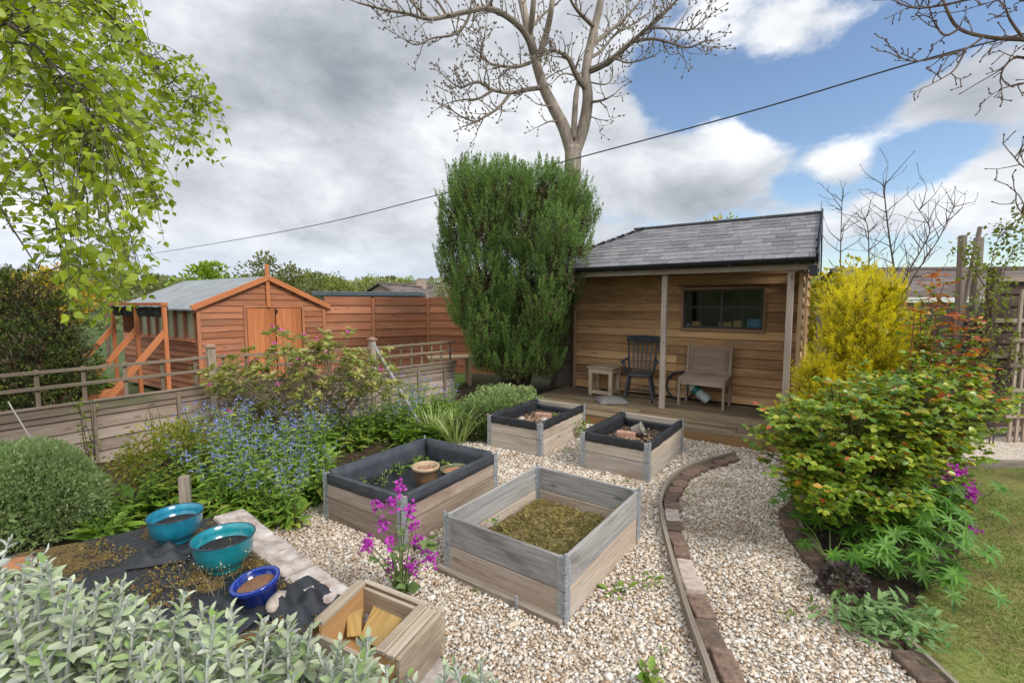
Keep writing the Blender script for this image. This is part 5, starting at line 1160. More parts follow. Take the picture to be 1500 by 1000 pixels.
M_cyp = leafmat('conifer green', [(.075, .145, .042), (.11, .19, .052), (.145, .235, .060), (.18, .27, .066), (.22, .31, .075)], trans=.3, rough=.6)
M_inner = leafmat('dry inner twigs', [(.045, .040, .020), (.10, .06, .032), (.055, .065, .022), (.16, .09, .048), (.04, .055, .02)], trans=.1, rough=.8)
cy = []
for k in range(9): a = k*.7; cy.append(([cb+Vector((.14*math.cos(a), .14*math.sin(a), -.05)), cb+Vector((.35*math.cos(a), .3*math.sin(a), .6)), cb+Vector((.8*math.cos(a), .6*math.sin(a), 2.2)), cb+Vector((.85*math.cos(a), .6*math.sin(a), 3.6))], [.075, .06, .04, .012]))
conifer('cypress_tree', 'tall broad dark green conifer with upright sprays left of the summerhouse', 'conifer', cb, [(c, a*.97, b_*.97, d_*.95) for c, a, b_, d_ in lobs], M_cyp, M_inner, 46, m=105, rad=.064, Ln=(.20, .44), L=.036, Wd=.0115, inner=420, trunk=cy, upw=1.5, tip=leafmat('conifer tips', [(.22, .33, .075), (.28, .39, .085), (.34, .44, .10)], trans=.3))
# --- tall bare tree behind it
def limb(mb, pts, rads, n=8): mb.tube(smooth_poly(pts, 4), list(np.interp(np.linspace(0, len(pts)-1, (len(pts)-1)*4+1), range(len(pts)), rads)), n)
def bud(mb, p, d, s):
    R = frame(d); mb.box(p+d*s*.8, (s*2.0, s, s), R)
def twiggy(mb, p, d, L, r, depth, up=.5, kink=.30, buds=.011, dens=1.):
    """a knobbly twig with side twigs and buds"""
    n = max(3, int(L/.09)); pts = [p]; dirs = [d]
    for k in range(n):
        d = (d+Vector((random.gauss(0, kink), random.gauss(0, kink), random.gauss(0, kink)*.7+up*.12))).normalized(); p = p+d*(L/n); pts.append(p); dirs.append(d)
    rr = [max(.0035, r*(1-.75*k/n)) for k in range(n+1)]; mb.tube(pts, rr, 5 if r > .008 else 4)
    if buds: bud(mb, pts[-1], dirs[-1], buds)
    if depth > 0:
        for k in range(1, n+1):
            if random.random() < .75*dens:
                s = random.choice((-1, 1)); ax = dirs[k].orthogonal().normalized(); ax.rotate(Matrix.Rotation(random.uniform(0, 6.28), 3, dirs[k])); dd = (dirs[k]*.65+ax*.85+Vector((0, 0, up*.35))).normalized()
                twiggy(mb, pts[k], dd, L*random.uniform(.28, .55), rr[k]*.65, depth-1, up, kink, buds, dens)
    elif buds:
        for k in range(1, n, 2):
            ax = dirs[k].orthogonal().normalized(); ax.rotate(Matrix.Rotation(random.uniform(0, 6.28), 3, dirs[k])); bud(mb, pts[k], (ax+dirs[k]*.6).normalized(), buds*.85)
YT = 10.1
tb_ = Vector((1.17, YT, 0)); ash = thing('bare_tree', 'tall pale barked leafless tree rising behind the conifer', 'tree', tb_)
tr = MB()
def tp(px, py, dy=0.): return dp(px, py, YT+dy)
limb(tr, [Vector((1.12, YT, -.1)), tp(830, 470), tp(834, 380), tp(840, 300), tp(839, 245), tp(840, 215)], [.31, .23, .205, .185, .172, .18], 12)
limb(tr, [tp(838, 228), tp(827, 190), tp(812, 160), tp(797, 130), tp(786, 95), tp(775, 50), tp(764, 0, .2), tp(750, -60, .3), tp(742, -130, .4)], [.135, .130, .12, .11, .10, .092, .08, .06, .03], 10)
limb(tr, [tp(841, 226), tp(855, 185), tp(861, 145), tp(858, 112), tp(862, 80), tp(871, 40), tp(880, 0, -.1), tp(886, -60, -.2), tp(890, -130, -.3)], [.135, .128, .115, .10, .092, .085, .07, .05, .03], 10)
limb(tr, [tp(840, 205, -.05), tp(842, 165, -.1), tp(844, 140, -.1), tp(847, 120, -.1)], [.07, .06, .055, .035], 8)
limb(tr, [tp(775, 55), tp(780, 20, -.3), tp(783, -30, -.5), tp(780, -100, -.6)], [.07, .06, .05, .03], 8)
limb(tr, [tp(786, 95), tp(800, 50, -.2), tp(808, 10, -.4), tp(815, -60, -.5)], [.075, .065, .055, .03], 8)
tr.build('trunk', M_ash, ash, org=tb_, smooth=True)
LIMBS = [([(860, 132, 0), (845, 112, -.2), (834, 88, -.4), (822, 78, -.5), (806, 74, -.6), (796, 82, -.7)], .072, 2),
 ([(799, 128, 0), (775, 131, -.2), (748, 136, -.5), (722, 132, -.7), (700, 120, -.8), (676, 128, -.9), (662, 122, -1.)], .052, 2),
 ([(748, 136, -.5), (730, 158, -.6), (708, 172, -.7), (694, 178, -.7), (668, 166, -.7), (658, 156, -.7)], .034, 2),
 ([(722, 132, -.7), (700, 145, -.8), (680, 146, -.9), (660, 150, -1.)], .030, 1),
 ([(784, 85, 0), (768, 48, -.3), (742, 24, -.6), (715, 13, -.8), (690, 16, -1.), (655, 24, -1.2), (628, 28, -1.4), (595, 20, -1.5), (562, 14, -1.6), (524, 4, -1.7)], .070, 2),
 ([(690, 16, -1.), (680, 38, -1.), (662, 52, -1.1), (634, 56, -1.2), (610, 66, -1.3), (592, 58, -1.3)], .030, 1),
 ([(715, 13, -.8), (728, -20, -.9), (735, -60, -1.)], .035, 2), ([(655, 24, -1.2), (640, 0, -1.3), (625, -30, -1.4)], .03, 2), ([(628, 28, -1.4), (600, 0, -1.5), (580, -30, -1.6)], .026, 2),
 ([(776, 92, 0), (757, 98, -.3), (735, 97, -.5), (715, 92, -.7), (703, 78, -.8), (694, 72, -.9)], .040, 2), ([(703, 92, -.7), (706, 70, -.8), (710, 50, -.8)], .018, 1),
 ([(862, 104, 0), (880, 97, -.2), (900, 84, -.4), (925, 62, -.6), (950, 40, -.8), (975, 18, -.9), (1000, -10, -1.)], .075, 2),
 ([(925, 62, -.6), (955, 57, -.8), (985, 64, -1.), (1008, 70, -1.1), (1026, 64, -1.2)], .034, 2), ([(950, 40, -.8), (980, 42, -1.), (1010, 44, -1.1), (1032, 28, -1.2)], .026, 2), ([(900, 84, -.4), (918, 92, -.6), (940, 88, -.7), (958, 82, -.8)], .022, 1),
 ([(866, 68, 0), (882, 54, .3), (905, 36, .5), (930, 12, .7), (948, -20, .9)], .055, 2), ([(864, 85, 0), (880, 75, .4), (900, 52, .7), (920, 40, .9), (945, 22, 1.1)], .04, 2),
 ([(860, 150, 0), (878, 148, -.2), (890, 144, -.3), (900, 138, -.3)], .035, 1), ([(858, 168, 0), (868, 172, -.1), (880, 176, -.2)], .014, 1), ([(812, 156, 0), (800, 155, -.2), (788, 153, -.3)], .022, 0), ([(820, 178, 0), (806, 178, -.2), (796, 182, -.2)], .02, 0),
 ([(871, 40, 0), (850, 20, -.5), (836, 0, -.8), (828, -30, -1.)], .05, 2), ([(775, 45, 0), (792, 25, .3), (812, 8, .5), (838, -14, .7)], .04, 2), ([(845, 112, -.2), (826, 108, -.4), (812, 118, -.5)], .02, 1), ([(862, 120, 0), (884, 124, .2), (895, 118, .3), (898, 104, .3)], .018, 1), ([(797, 118, 0), (812, 108, .3), (830, 100, .5)], .02, 1)]
for li, (pts, r, dpt) in enumerate(LIMBS):
    b = MB(); W3 = [tp(*q) for q in pts]; n = len(W3); rads = list(np.linspace(r, max(.010, r*.22), n)); limb(b, W3, rads, 7)
    sp = smooth_poly(W3, 4); tot = 0
    for k in range(3, len(sp)-1):
        d = (sp[k+1]-sp[k-1]).normalized(); rk = r+(max(.010, r*.22)-r)*k/len(sp)
        for _ in range(2 if dpt >= 2 else 1):
            if random.random() < .62:
                ax = d.orthogonal().normalized(); ax.rotate(Matrix.Rotation(random.uniform(0, 6.28), 3, d)); dd = (d*.6+ax*.8+Vector((0, 0, .35))).normalized()
                twiggy(b, sp[k], dd, random.uniform(.25, .62), min(.017, rk*.55), 1 if dpt >= 1 else 0, .7, .22, .021, .55)
    twiggy(b, sp[-1], (sp[-1]-sp[-2]).normalized(), .4, .011, 1, .8, .2, .021, .7)
    b.build('branch', M_twigp if r > .03 else M_twigp, ash, org=tb_, smooth=False)
# --- branches of a tree standing outside the frame on the right
rt = Vector((6.3, 3.9, 0)); bt_ = thing('bare_tree', 'dark twigged budding tree reaching in at the top right corner', 'tree', rt); b = MB(); limb(b, [rt+Vector((0, 0, -.1)), rt+Vector((-.1, 0, 2)), rt+Vector((-.05, .1, 4.2)), rt+Vector((.1, .1, 6))], [.16, .13, .10, .03], 10); b.build('trunk', M_bark, bt_, org=rt, smooth=True)
for pts, r in (([(1620, 40, 3.9), (1540, 62, 4.1), (1500, 58, 4.2), (1450, 55, 4.3), (1405, 42, 4.4), (1385, 10, 4.5), (1372, -30, 4.6)], .024), ([(1405, 42, 4.4), (1385, 52, 4.4), (1370, 36, 4.5), (1360, 8, 4.5)], .012), ([(1440, 55, 4.3), (1415, 72, 4.3), (1390, 80, 4.3), (1345, 90, 4.3), (1316, 84, 4.3)], .011), ([(1415, 72, 4.3), (1400, 100, 4.3), (1385, 112, 4.3), (1360, 126, 4.3)], .009),
        ([(1560, 20, 4.), (1500, 0, 4.2), (1450, -6, 4.3), (1380, 8, 4.4), (1340, 12, 4.4), (1312, 2, 4.5)], .014), ([(1600, 90, 4.), (1530, 92, 4.1), (1490, 84, 4.2), (1470, 100, 4.2), (1465, 120, 4.2)], .016), ([(1600, 150, 4.), (1540, 130, 4.1), (1500, 122, 4.2), (1468, 130, 4.2)], .012), ([(1580, 250, 4.), (1530, 255, 4.), (1500, 245, 4.1), (1484, 228, 4.1)], .010), ([(1580, 330, 4.), (1520, 320, 4.), (1494, 308, 4.1), (1488, 294, 4.1)], .010), ([(1500, 58, 4.2), (1480, 30, 4.2), (1470, 8, 4.2), (1440, -20, 4.3)], .013)):
    b = MB(); W3 = [dp(*q) for q in pts]; limb(b, W3, list(np.linspace(r, r*.35, len(W3))), 6); sp = smooth_poly(W3, 4)
    for k in range(4, len(sp)-1, 1):
        d = (sp[k+1]-sp[k-1]).normalized(); ax = d.orthogonal().normalized(); ax.rotate(Matrix.Rotation(random.uniform(0, 6.28), 3, d))
        if random.random() < .6: twiggy(b, sp[k], (d*.6+ax*.8+Vector((0, 0, -.1))).normalized(), random.uniform(.10, .30), .0055, 1, .1, .3, .0085, .6)
    twiggy(b, sp[-1], (sp[-1]-sp[-2]).normalized(), .2, .005, 1, .2, .25, .0085)
    b.build('branch', M_bark, bt_, org=rt)
# --- birch hanging in at the top left
br = Vector((-4.3, 2.6, 0)); birch = thing('birch_tree', 'birch tree with fresh yellow green leaves hanging in at the top left', 'tree', br)
b = MB(); limb(b, [br+Vector((0, 0, -.1)), br+Vector((.05, 0, 2)), br+Vector((.1, .05, 4)), br+Vector((.3, 0, 6))], [.15, .12, .09, .03], 10); b.build('trunk', plain('birch bark', (.12, .1, .09), (.62, .6, .56), rough=.8, scale=6, bump=.3), birch, org=br, smooth=True)
BB = [[(-330, 120, 2.5), (-120, 10, 2.3), (20, -60, 2.2), (120, -20, 2.2), (190, 60, 2.3), (262, 130, 2.5), (310, 150, 2.6)], [(-330, 220, 2.5), (-120, 90, 2.1), (0, 60, 1.9), (80, 90, 1.9), (150, 150, 2.0), (200, 220, 2.1), (235, 300, 2.2)], [(-330, 320, 2.5), (-150, 180, 2.2), (-30, 170, 2.0), (40, 220, 1.9), (75, 300, 1.9), (95, 400, 1.95)],
      [(-330, 60, 2.6), (-160, -120, 2.6), (0, -160, 2.8), (110, -80, 2.9), (200, 40, 3.0), (250, 100, 3.1)], [(-330, 380, 2.5), (-140, 270, 2.2), (-30, 270, 2.0), (15, 330, 1.9), (60, 400, 1.9)], [(-200, 60, 1.6), (-80, 0, 1.45), (20, 40, 1.4), (90, 110, 1.45), (150, 190, 1.5)], [(-330, 150, 2.8), (-100, 100, 2.9), (50, 130, 2.9), (150, 230, 3.0), (190, 340, 3.0), (205, 420, 3.0)]]
b = MB(); BP = []
for pts in BB:
    W3 = [dp(*q) for q in pts]; limb(b, W3, list(np.linspace(.009, .0015, len(W3))), 6); BP += [q for q in smooth_poly(W3, 6)]
OUT = [(-60, -60), (190, -60), (205, 60), (236, 105), (286, 78), (346, 172), (322, 235), (285, 262), (262, 275), (250, 330), (236, 385), (215, 440), (150, 470), (95, 465), (78, 380), (60, 330), (30, 330), (-60, 340)]
LP, LD, LL = [], [], []
def inside(x, y): return bool(inpoly(np.array([x]), np.array([y]), OUT)[0])
cnt = 0
while cnt < 680:
    x, y = random.uniform(-60, 346), random.uniform(-60, 470)
    if not inside(x, y): continue
    if x > 225 and random.random() < .5: continue
    if x < 200 and y < 300 and random.random() < .12: continue
    if y > 300 and random.random() < .35: continue
    Y = random.choice((1.45, 1.7, 1.9, 2.0, 2.2, 2.4, 2.6, 2.9, 3.0))+random.uniform(-.15, .15)
    if x > 230: Y = max(Y, 2.3)
    tip = dp(x, y, Y); src = min(random.sample(BP, 60), key=lambda q: (q-tip).length+(.5 if q.z < tip.z else 0)); v = tip-src
    if v.length > .75: src = tip-v*.6/v.length; src = min(BP, key=lambda q: (q-src).length)
    v = tip-src
    if v.length > 1.0 or v.length < .08: continue
    cnt += 1; n = max(4, int(v.length/.055)); pts = []
    for k in range(n+1):
        t = k/n; pts.append(src.lerp(tip, t)+Vector((random.gauss(0, .006), random.gauss(0, .006), .16*v.length*math.sin(t*math.pi)+random.gauss(0, .004))))
    b.tube(pts, [.0020*(1-.6*k/n) for k in range(n+1)], 4)
    for k in range(1, n+1):
        if k/n < .12: continue
        for _ in range(random.choice((1, 2, 2)) if k < n else 3):
            d = (pts[k]-pts[k-1]).normalized(); s = Vector((random.gauss(0, 1), random.gauss(0, 1), random.gauss(-.55, .6))).normalized(); dd = (d*.5+s*.9).normalized(); LP.append(tuple(pts[k]+s*.012)); LD.append(tuple(dd)); LL.append(random.uniform(.022, .043))
b.build('branch', M_twig, birch, org=br)
LL = np.array(LL); M_birch = leafmat('birch leaves', [(.23, .30, .034), (.30, .38, .04), (.37, .45, .05), (.18, .25, .034), (.43, .50, .065)], trans=.47, rough=.45, spec=.4)
leaves('foliage', M_birch, LP, LD, LL, LL*.78, T_BIRCH, parent=birch, org=br, roll=1.0); print('birch', len(LP))
# --- golden conifer on the right
gb = Vector((3.45, 4.75, 0)); YG = 4.75
def gl(px, py, rx, ry, dY=0.): c = dp(px, py, YG+dY); s = (YG+dY)/FPX; return (c, rx*s, rx*s*.9, ry*s)
GL_ = [gl(1278, 440, 24, 36), (gl(1252, 470, 38, 42, -.15)), gl(1325, 560, 30, 44, -.2), gl(1300, 470, 30, 40, -.1), gl(1235, 520, 34, 42, -.2), gl(1280, 525, 44, 50, -.3), gl(1320, 520, 26, 44), gl(1205, 575, 36, 40, -.25), gl(1255, 590, 46, 46, -.45), gl(1305, 590, 40, 46, -.3), gl(1180, 620, 26, 36, -.25), gl(1265, 470, 40, 50, .35), gl(1280, 560, 55, 60, .4), gl(1220, 580, 40, 50, .3), gl(1240, 650, 60, 50, -.2)]
M_gold = leafmat('golden conifer', [(.50, .46, .02), (.62, .54, .02), (.72, .60, .028), (.78, .62, .035), (.56, .53, .03)], trans=.38, rough=.6)
conifer('golden_conifer', 'bright yellow feathery conifer behind the rose bush', 'conifer', gb, tufts(GL_, 40, (.06, .10), (.10, .18))+GL_, M_gold, leafmat('golden inner', [(.26, .26, .02), (.34, .31, .025), (.22, .18, .03)], trans=.25), 120, m=34, rad=.036, Ln=(.08, .19), L=.032, Wd=.0065, inner=500, tip=leafmat('golden tips', [(.74, .64, .03), (.80, .68, .04), (.70, .63, .04)], trans=.4), trunk=[([gb+Vector((0, 0, -.05)), gb+Vector((0, 0, .9)), gb+Vector((.1, 0, 1.9))], [.07, .05, .01])])
# --- dark hedge conifer at the far left beyond the fence
hb = Vector((-7.0, 6.7, 0)); YH = 6.7
def hl(px, py, rx, ry, dY=0.): c = dp(px, py, YH+dY); s = (YH+dY)/FPX; return (c, rx*s, rx*s*.8, ry*s)
HL = [hl(-20, 455, 60, 60), hl(40, 450, 50, 55, -.1), hl(85, 490, 40, 50, -.1), hl(105, 545, 34, 50, -.2), hl(40, 530, 55, 60, -.45), hl(-30, 540, 55, 60, -.4), hl(60, 590, 60, 50, -.4), hl(-10, 600, 60, 50, -.4), hl(0, 500, 60, 60, .5), hl(80, 540, 50, 60, .4)]
M_hedge = leafmat('dark hedge green', [(.028, .055, .015), (.045, .08, .018), (.065, .105, .022), (.038, .068, .017), (.26, .25, .04)], trans=.15, rough=.6)
conifer('hedge_conifer', 'dark green clipped conifer beyond the far left fence', 'conifer', hb, HL, M_hedge, M_inner, 60, m=36, rad=.055, Ln=(.08, .17), L=.05, Wd=.014, inner=500, upw=.2, trunk=[([hb, hb+Vector((0, 0, 1.6))], [.09, .03])])
GH = Vector((-7.7, 7.7, 0))
# --- generic loose shrubs and background trees
def crown(P0, r, n, k, clump=.30):
    """clumped leaf positions in an ellipsoid"""
    c = sph(k)*np.cbrt(RNG.uniform(.25, 1, (k, 1)))*np.array(r)*.82; i = RNG.integers(0, k, n); s = sph(n)*np.cbrt(RNG.uniform(.1, 1, (n, 1)))*clump*np.array(r)*RNG.uniform(.7, 1.25, (k, 1))[i]
    p = c[i]+s; d = nrmz(s/np.array(r))+.4*nrmz(c[i]/np.array(r))+np.array((0, 0, .25)); return p+np.array(P0), d, c+np.array(P0)
def leafy_tree(name, label, base, h, r, n, k, leaf, mat, cz=None, group=None, trunk_r=.12, bark=None, cat='tree', clump=.34):
    base = Vector(base); root = thing(name, label, cat, base, 0, group); cz = cz or h-r[2]; p, d, c = crown(tuple(base+Vector((0, 0, cz))), r, n, k, clump)
    leaves('crown', mat, p, d+RNG.normal(0, .5, d.shape), leaf*RNG.uniform(.7, 1.3, n), leaf*.7*RNG.uniform(.7, 1.2, n), T_DIA, parent=root, org=base)
    b = MB(); limb(b, [base+Vector((0, 0, -.2)), base+Vector((.05*h*.1, 0, cz*.6)), base+Vector((0, 0, cz+r[2]*.4))], [trunk_r, trunk_r*.75, trunk_r*.2], 7)
    for q in c[:min(k, 26)]: q = Vector(q); a = base+Vector((0, 0, cz*random.uniform(.45, .95))); b.tube([a, a.lerp(q, .5)+Vector((0, 0, -.05*h*.1)), q], [trunk_r*.4, trunk_r*.25, trunk_r*.08], 5)
    b.build('trunk', bark or M_bark, root, org=base, smooth=True); return root
M_spring = leafmat('spring green leaves', [(.13, .17, .030), (.19, .23, .04), (.25, .29, .055), (.17, .18, .04)], trans=.3)
M_bright = leafmat('fresh green leaves', [(.14, .22, .022), (.21, .30, .030), (.28, .36, .04)], trans=.3)
M_olive = leafmat('olive leaves', [(.10, .12, .035), (.15, .165, .05), (.20, .21, .07)], trans=.3)
M_yel = leafmat('yellow blossom leaves', [(.40, .36, .02), (.52, .45, .03), (.26, .28, .03), (.60, .50, .04)], trans=.3)
for px, Y, top, r, mat, lab, n in ((307, 30, 388, (2.0, 1.8, 1.3), M_bright, 'round bright green tree above the orange shed roof', 2600), (398, 38, 368, (2.6, 2.3, 2.6), M_olive, 'taller open olive green tree right of the shed ridge', 2300), (438, 44, 390, (2.6, 2.3, 2.0), M_olive, 'small pale tree to the right of the open olive tree', 1500), (480, 50, 402, (2.8, 2.5, 2.0), M_spring, 'rounded spring green tree beyond the flat roofed building', 1700), (545, 60, 404, (3.2, 2.5, 1.8), M_spring, 'low wide spring green tree in the distance left of the gabled house', 1500), (596, 70, 402, (1.6, 1.5, 1.6), M_bright, 'small bright tree on the skyline above the gabled house', 700), (240, 34, 408, (3, 2, 1.5), M_olive, 'olive green tree in the distance left of the shed roof', 1600), (648, 26, 408, (1.1, 1.0, 1.6), M_olive, 'yellowish bush against the left side of the tall conifer', 1000),
    (455, 58, 400, (3, 2.5, 2), M_bright, 'bright green tree far off between the shed and the flat roof', 1300), (1270, 40, 395, (5, 3, 2.4), M_olive, 'broad dull green tree in the distance behind the bare saplings', 2200), (1215, 45, 398, (4, 3, 2.4), M_spring, 'pale green distant tree right of the summerhouse roof', 1500), (1480, 30, 395, (3, 2, 2), M_olive, 'olive tree far off at the right edge behind the lap fence', 1400)):
    p = dp(px, top, Y); g = gheight(p.x, Y); leafy_tree('round_tree', lab, (p.x, Y, g), p.z-g, r, n, 26, .26 if Y > 28 else .14, mat, trunk_r=.16, group='trees beyond the gardens', cz=p.z-g-r[2], clump=.36)
leafy_tree('golden_shrub', 'orange yellow shrub showing above the dark clipped conifer at the left edge', GH, 2.42, (.75, .6, .5), 2600, 34, .06, leafmat('orange yellow', [(.42, .27, .02), (.55, .37, .025), (.36, .29, .03), (.60, .45, .04)], trans=.3), trunk_r=.04, cat='shrub', bark=M_twig)
# far woods as one mass
def woods():
    P, D, Ls = [], [], []
    for k in range(420):
        Y = random.uniform(70, 300); px = random.uniform(-150, 1650); x = (px-750)/FPX*Y; g = gheight(x, Y); r = random.uniform(2.5, 5.5)*(1+Y/350); m = 90
        s = sph(m)*np.array((r, r, r*.75)); P.append(s+np.array((x, Y, g+r*.5))); D.append(s); Ls += [r*random.uniform(.28, .4)]*m
    Ls = np.array(Ls); o = leaves('woods', leafmat('distant woods', [(.12, .15, .06), (.18, .20, .07), (.22, .25, .08), (.14, .15, .075), (.26, .27, .10)], trans=.2, rough=.9), np.concatenate(P), np.concatenate(D), Ls, Ls*.9, T_DIA, roll=1.); tag(o, kind='stuff')
woods()
for px, py, Y, h, lab in ((522, 402, 330, 13, 'far off lattice pylon on the skyline over the flat roofed building'), (568, 404, 360, 10, 'far off thin mast on the skyline left of the gabled house')):
    p = dp(px, py, Y); g = p.z-h; b = MB(); b.tube([(p.x-.9, Y, g), (p.x, Y, p.z)], [.14, .08], 4); b.tube([(p.x+.9, Y, g), (p.x, Y, p.z)], [.14, .08], 4)
    for t in (.7, .82): b.bar((p.x-2.2, Y, g+h*t), (p.x+2.2, Y, g+h*t), .12, .12)
    single(b, 'pylon', plain('far steel', (.16, .18, .2)), lab, 'pylon', Vector((p.x, Y, g)))
for px, w, h, Y, lab in ((652, 34, 5, 300, 'long pale block on the skyline behind the left side of the conifer'), (610, 14, 4, 310, 'small pale block on the skyline above the gabled house')):
    p = dp(px, 414, Y); t = thing('far_building', lab, 'building', Vector((p.x, Y, p.z-3))); b = MB(); b.box((0, 0, h/2), (w, 8, h)); b.build('wall', plain('pale far wall', (.40, .42, .45)), t); b = MB(); b.box((0, 0, h+.3), (w+.6, 8.6, .6)); b.build('roof', plain('grey far roof', (.22, .24, .27)), t)
# yellow tree behind the summerhouse, bare saplings
leafy_tree('forsythia', 'yellow flowering shrub between the summerhouse and the grey board fence', S(.15, 10.2), 2.75, (.75, .7, 1.3), 5200, 50, .075, M_yel, group=None, trunk_r=.03, cat='shrub', clump=.28, bark=M_twig)
p = dp(1052, 318, 12.6); leafy_tree('forsythia', 'yellow leaved branches showing above the summerhouse ridge', (p.x, 12.6, 0), p.z, (1.0, .5, .6), 1500, 20, .07, M_yel, trunk_r=.05, cat='shrub', clump=.3, bark=M_twig)
for pts, r, lab in (([(1232, 470, 9.6), (1231, 400, 9.6), (1232, 340, 9.6), (1234, 285, 9.6)], .020, 'straight leafless sapling nearest to the summerhouse roof'), ([(1275, 470, 9.3), (1273, 400, 9.3), (1272, 340, 9.3), (1266, 318, 9.3)], .020, 'short leafless sapling, second from the summerhouse'), ([(1312, 470, 9.0), (1310, 400, 9.0), (1303, 350, 9.0), (1297, 300, 9.0), (1295, 268, 9.0)], .026, 'tallest leafless sapling in front of the bungalow roof'), ([(1316, 440, 9.1), (1330, 400, 9.1), (1350, 365, 9.1), (1362, 335, 9.1), (1342, 302, 9.1)], .022, 'crooked leafless sapling leaning right over the bungalow roof'), ([(1325, 440, 9.2), (1352, 385, 9.2), (1375, 350, 9.2), (1390, 318, 9.2), (1400, 300, 9.2)], .018, 'thin leafless sapling leaning right towards the stakes')):
    W3 = [dp(*q) for q in pts]; g = Vector((W3[0].x, W3[0].y, 0)); t = thing('bare_sapling', lab, 'sapling', g, 0, 'leafless saplings behind the golden conifer'); b = MB(); W3 = [g]+W3; limb(b, W3, list(np.linspace(r, r*.3, len(W3))), 6); b.build('trunk', M_twig, t, org=g, smooth=True); b = MB(); sp = smooth_poly(W3, 4)
    for k in range(6, len(sp)-1):
        d = (sp[k+1]-sp[k-1]).normalized()
        for _ in range(2):
            if random.random() < .62: ax = d.orthogonal().normalized(); ax.rotate(Matrix.Rotation(random.uniform(0, 6.28), 3, d)); twiggy(b, sp[k], (d*.6+ax*.75).normalized(), random.uniform(.3, .75), .009, 1, .5, .14, .009, .35)
    twiggy(b, sp[-1], (sp[-1]-sp[-2]).normalized(), .3, .006, 1, .5, .15, .009, .4); b.build('twigs', M_twig, t, org=g)
# overhead cable
A_, B_ = dp(1640, 12, 6.3), dp(195, 376, 30.0); mid = dp(838, 233, 9.75); b = MB(); pts = []
for k in range(81):
    t = k/80; pts.append(A_.lerp(B_, t))
# sag: pass through the photographed mid point
def cable_pt(px, py, Y): return dp(px, py, Y)
cp = smooth_poly([dp(1640, 16, 6.2), dp(1370, 83, 7.0), dp(1100, 163, 8.1), dp(840, 233, 9.75), dp(640, 286, 12.2), dp(420, 338, 17.5), dp(195, 376, 30.0), dp(150, 382, 38)], 12)
b.tube(cp, .012, 6); single(b, 'overhead_cable', plain('dark cable', (.02, .022, .027), (.035, .037, .042), rough=.6), 'black overhead cable sagging across the sky past the bare tree', 'cable', cp[30], smooth=True)
pe = cp[-1]; b = MB(); b.tube([(pe.x, pe.y, gheight(pe.x, pe.y)-.3), (pe.x, pe.y, pe.z+.2)], [.14, .11], 8); single(b, 'utility_pole', M_bark, 'far utility pole at the end of the cable behind the birch leaves', 'pole', Vector((pe.x, pe.y, gheight(pe.x, pe.y))))
pe = cp[0]; b = MB(); b.tube([(pe.x, pe.y, -.3), (pe.x, pe.y, pe.z+.2)], [.14, .11], 8)
# ================================================================= SHRUBS, FLOWERS AND SMALL PLANTS
def mound(P0, r, n, dens_noise=.12, lo=.80, bottom=-.2):
    s = sph(int(n*1.6)); s = s[s[:, 2] > bottom][:n]; n = len(s)
    f = 1+dens_noise*(np.sin(s[:, 0]*7+1.3)*np.sin(s[:, 1]*6+s[:, 2]*5)+.6*np.sin(s[:, 0]*15+s[:, 2]*13)*np.sin(s[:, 1]*14))
    p = s*np.array(r)*(RNG.uniform(lo, 1, n)*f)[:, None]+np.array(P0); return p, s
def shrub_mound(name, label, base, cz, r, n, L, W_, mat, cat='shrub', tmpl=T_DIA, updir=.5, spread=.5, core=True, bn=.12, corem=None):
    base = Vector(base); root = thing(name, label, cat, base); p, s = mound((base.x, base.y, base.z+cz), r, n, bn)
    leaves('foliage', mat, p, s+RNG.normal(0, spread, s.shape)+np.array((0, 0, updir)), L*RNG.uniform(.7, 1.3, len(p)), W_*RNG.uniform(.7, 1.3, len(p)), tmpl, parent=root, org=base)
    if core: q, s2 = mound((base.x, base.y, base.z+cz), np.array(r)*.93, int(n*.4), bn, .25); leaves('inner_twigs', corem or M_inner, q, s2+RNG.normal(0, .6, s2.shape), L*2.2, W_*2.2, T_DIA, parent=root, org=base)
    b = MB()
    for k in range(9): a = k*.7; e = Vector((math.cos(a)*r[0]*.6, math.sin(a)*r[1]*.6, cz+r[2]*.4)); b.tube([base, base+Vector((e.x*.4, e.y*.4, e.z*.5)), base+e], [.012, .009, .004], 5)
    b.build('stem', M_twig, root, org=base); return root
M_hebe = leafmat('hebe green', [(.20, .28, .10), (.26, .34, .12), (.31, .39, .15), (.22, .30, .11), (.38, .44, .19)], trans=.28, rough=.55)
p = gp(55, 840); shrub_mound('hebe', 'rounded grey green hebe mound against the far left fence', (p.x-.50, p.y+.36, 0), .22, (.56, .50, .57), 17000, .026, .012, M_hebe, updir=.9, bn=.05, corem=M_hebe)
shrub_mound('hebe', 'low spreading pale green hebe at the foot of the tall conifer', (-.12, 7.15, 0), .05, (.72, .5, .44), 7500, .036, .016, M_hebe, updir=.9, bn=.14, corem=M_hebe)
shrub_mound('hebe', 'dark green hebe bush on the left side of the farthest raised bed', (-.42, 6.15, 0), .05, (.42, .4, .36), 4200, .04, .015, leafmat('darker hebe', [(.06, .12, .03), (.10, .18, .04), (.15, .23, .055)], trans=.2), updir=.6, bn=.14)
